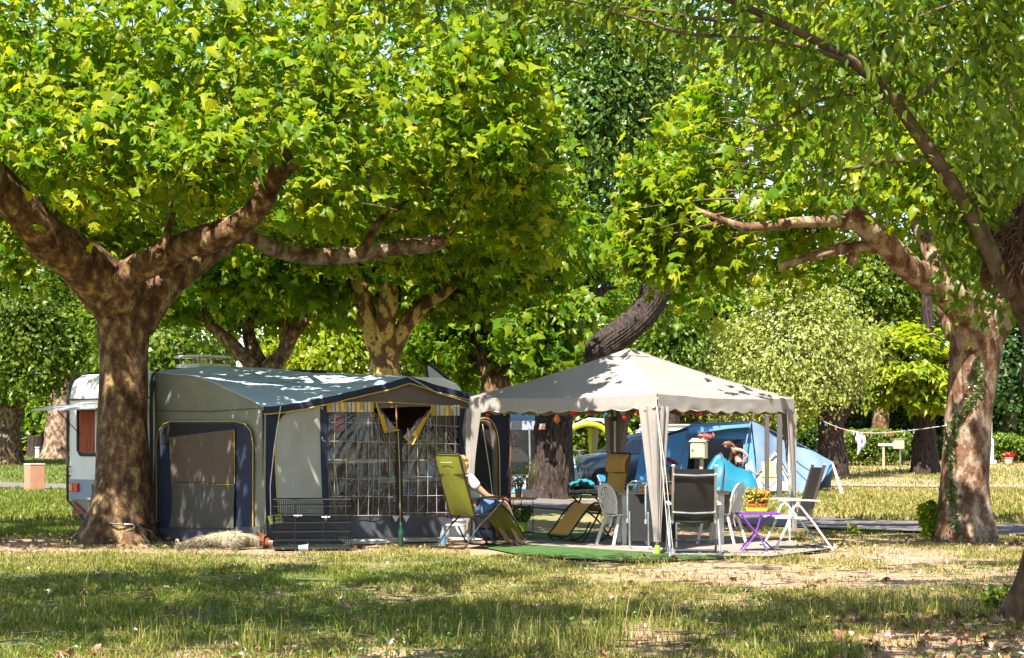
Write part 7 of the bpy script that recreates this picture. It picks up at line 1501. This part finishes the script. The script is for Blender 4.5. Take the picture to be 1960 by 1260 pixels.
potplant('red_flower_pot', 'red flowers in a pale pot far right beside the white tap post', 'flowers', (X(1930, 80), 80, zz(80)), (.22, .28), M('pale_pot', (.45, .36, .28), None, 5, .8), 30, .2, .3, 110, .12, GERA)

# ---------------------------------------------------------------- left side: service block, fence, signs
SBk = thing('service_bollard', 'terracotta service block with pale top on the far left lawn', 'bollard', (X(66, 54.5), 54.5, 0), math.radians(38))
one('block_body', M('terracotta_render', (.42, .20, .11), (.36, .165, .09), 4, .9, .3, 30), SBk, lambda mb: mb.box((0, 0, .37), (.46, .46, .76)), False, bevel=.012)
one('top_slab', M('pale_slab', (.50, .43, .35), None, 4, .8), SBk, lambda mb: mb.box((0, 0, .77), (.48, .48, .04)), False, bevel=.006)
FN = thing('wooden_fence', 'dark wooden post and rail fence at the far left', 'fence', (X(75, 97), 97, zz(97)))
for k in range(11):
    u = 22 + 16 * k; one('post', POSTM, FN, lambda mb: mb.box((X(u, 97), 97, zz(97) + .5), (.14, .12, 1.1)))
for j, z in enumerate((.45, .92)):
    for k in range(5): one('rail', POSTM, FN, lambda mb: mb.box((X(38 + 32 * k, 97), 96.9 - .002 * k, zz(97) + z), (.87, .06, .15)))
sp_ = thing('stump', 'cut dark tree stump before the wooden fence', 'stump', (X(68, 93), 93, zz(93)))
one('stump_body', BARK_D, sp_, lambda mb: mb.tube([(0, 0, -.05), (0, 0, .5), (.02, 0, 1.0)], [.5, .42, .42], 18, wob=.1), False)
one('cut_face', TANP, sp_, lambda mb: mb.lathe([(.38, 1.0), (.38, 1.012)], (.02, 0, 0), 16), False)
ms = thing('stone_marker', 'small pale stone marker post on the far left lawn', 'post', (X(72, 88), 88, zz(88)))
one('marker_body', M('pale_stone', (.45, .42, .38), None, 4, .9), ms, lambda mb: mb.box((0, 0, .25), (.22, .22, .52), taper=.85), False, bevel=.02)
one('marker_cap', M('pale_stone', (.5, .46, .42), None, 4, .9), ms, lambda mb: mb.box((0, 0, .52), (.24, .24, .05)), False, bevel=.01)
nt2 = thing('notice_card', 'white notice nailed to the far left trunk', 'sign', tuple(at(10, 834, 79.2)))
one('card', WHITE, nt2, lambda mb: mb.poly([at(6, 831, 79.2), at(15, 832, 79.2), at(14, 838, 79.2), at(5, 837, 79.2)], .03))
one('nail', DARKST, nt2, lambda mb: mb.ball(tuple(at(10, 832, 79.15)), .03, 6))

# ---------------------------------------------------------------- ivy and shoots on the right plane tree
IV = thing('ivy_vine', 'ivy climbing the left side of the right plane tree', 'vine', (X(1822, 27), 27, 0))
vpts = spline([at(u, v, 27.4) for u, v in [(1822, 1020), (1818, 960), (1814, 900), (1817, 850), (1822, 815), (1838, 785), (1852, 760), (1858, 725), (1858, 690)]], 60)
tx = spline([at(1846, 1046, 27.4), at(1845, 950, 27.4), at(1851, 850, 27.4), at(1860, 750, 27.4), at(1868, 660, 27.4)], 200)
Q = []; Rn = []
for p in vpts:
    c = tx[np.argmin(np.abs(tx[:, 2] - p[2]))]; r = np.interp(p[2], [0, .4, 1.4, 2.4, 2.9], [.47, .40, .35, .355, .385]); dx = np.clip(p[0] - c[0], -r * .95, r * .95); n = np.array((dx / r, -math.sqrt(max(0, 1 - (dx / r) ** 2)), 0)); Q.append(c + n * (r + .015)); Rn.append(n)
Q = np.array(Q); Rn = np.array(Rn)
one('vine_stem', TWIG, IV, lambda mb: mb.tube(Q[::3], .010, 5))
i = rng.integers(0, len(Q), 520); wd = .045 + .03 * np.sin(i * .3)
Pv = Q[i] + rng.normal(0, 1, (520, 3)) * wd[:, None] * np.array((1, .25, 1)) + Rn[i] * .02
IVY = leafmat('ivy_leaf', [(.03, .07, .01), (.05, .10, .014), (.09, .13, .02), (.16, .17, .03)], 1.3, .3, .05)
o = leaves('foliage', 'oval', Pv, frames(Rn[i] + rng.normal(0, .35, (520, 3)), rng.normal(0, 1, (520, 3)) + (0, 0, -.8)), .05 + .04 * rng.random(520), IVY, IV); o['kind'] = 'stuff'
def shoot(label, u, v, tips, leaf, n, mat):
    b_ = gnd(u, v); T = thing('sapling', label, 'sapling', tuple(b_), 0, 'young shoots on the ground'); cs2 = []
    for (tu_, tv) in tips:
        e = np.array(at(tu_, tv, b_.y - .1)); m_ = np.array(b_) * .5 + e * .5 + (0, 0, .06); one('stem', TWIG, T, lambda mb: mb.tube([b_, m_, e], [.010, .007, .003], 6, sm=10)); s_ = spline([b_, m_, e], 20); cs2.append(s_[rng.integers(6, 20, n)] + rng.normal(0, .035, (n, 3)))
    c = np.vstack(cs2); foliage(T, 'plane', c, orient(c, c.mean(0) + (0, .2, -.1), .6, .5, .8, .2), leaf * (.7 + .6 * rng.random(len(c))), mat, 40, 6)
shoot('young plane shoot with big lime leaves at the foot of the right plane tree', 1790, 1030, [(1765, 965), (1785, 945), (1755, 985), (1800, 975), (1772, 1010)], .16, 11, LEAF_Y)
shoot('tiny leafy seedling growing in the dirt right of the profile chair', 1632, 1022, [(1628, 1008), (1638, 1012)], .06, 8, LEAF_Y)
shoot('leafy sprig at the root flare of the near right tree', 1905, 1165, [(1900, 1130), (1925, 1135), (1890, 1150)], .07, 14, LEAF_N)
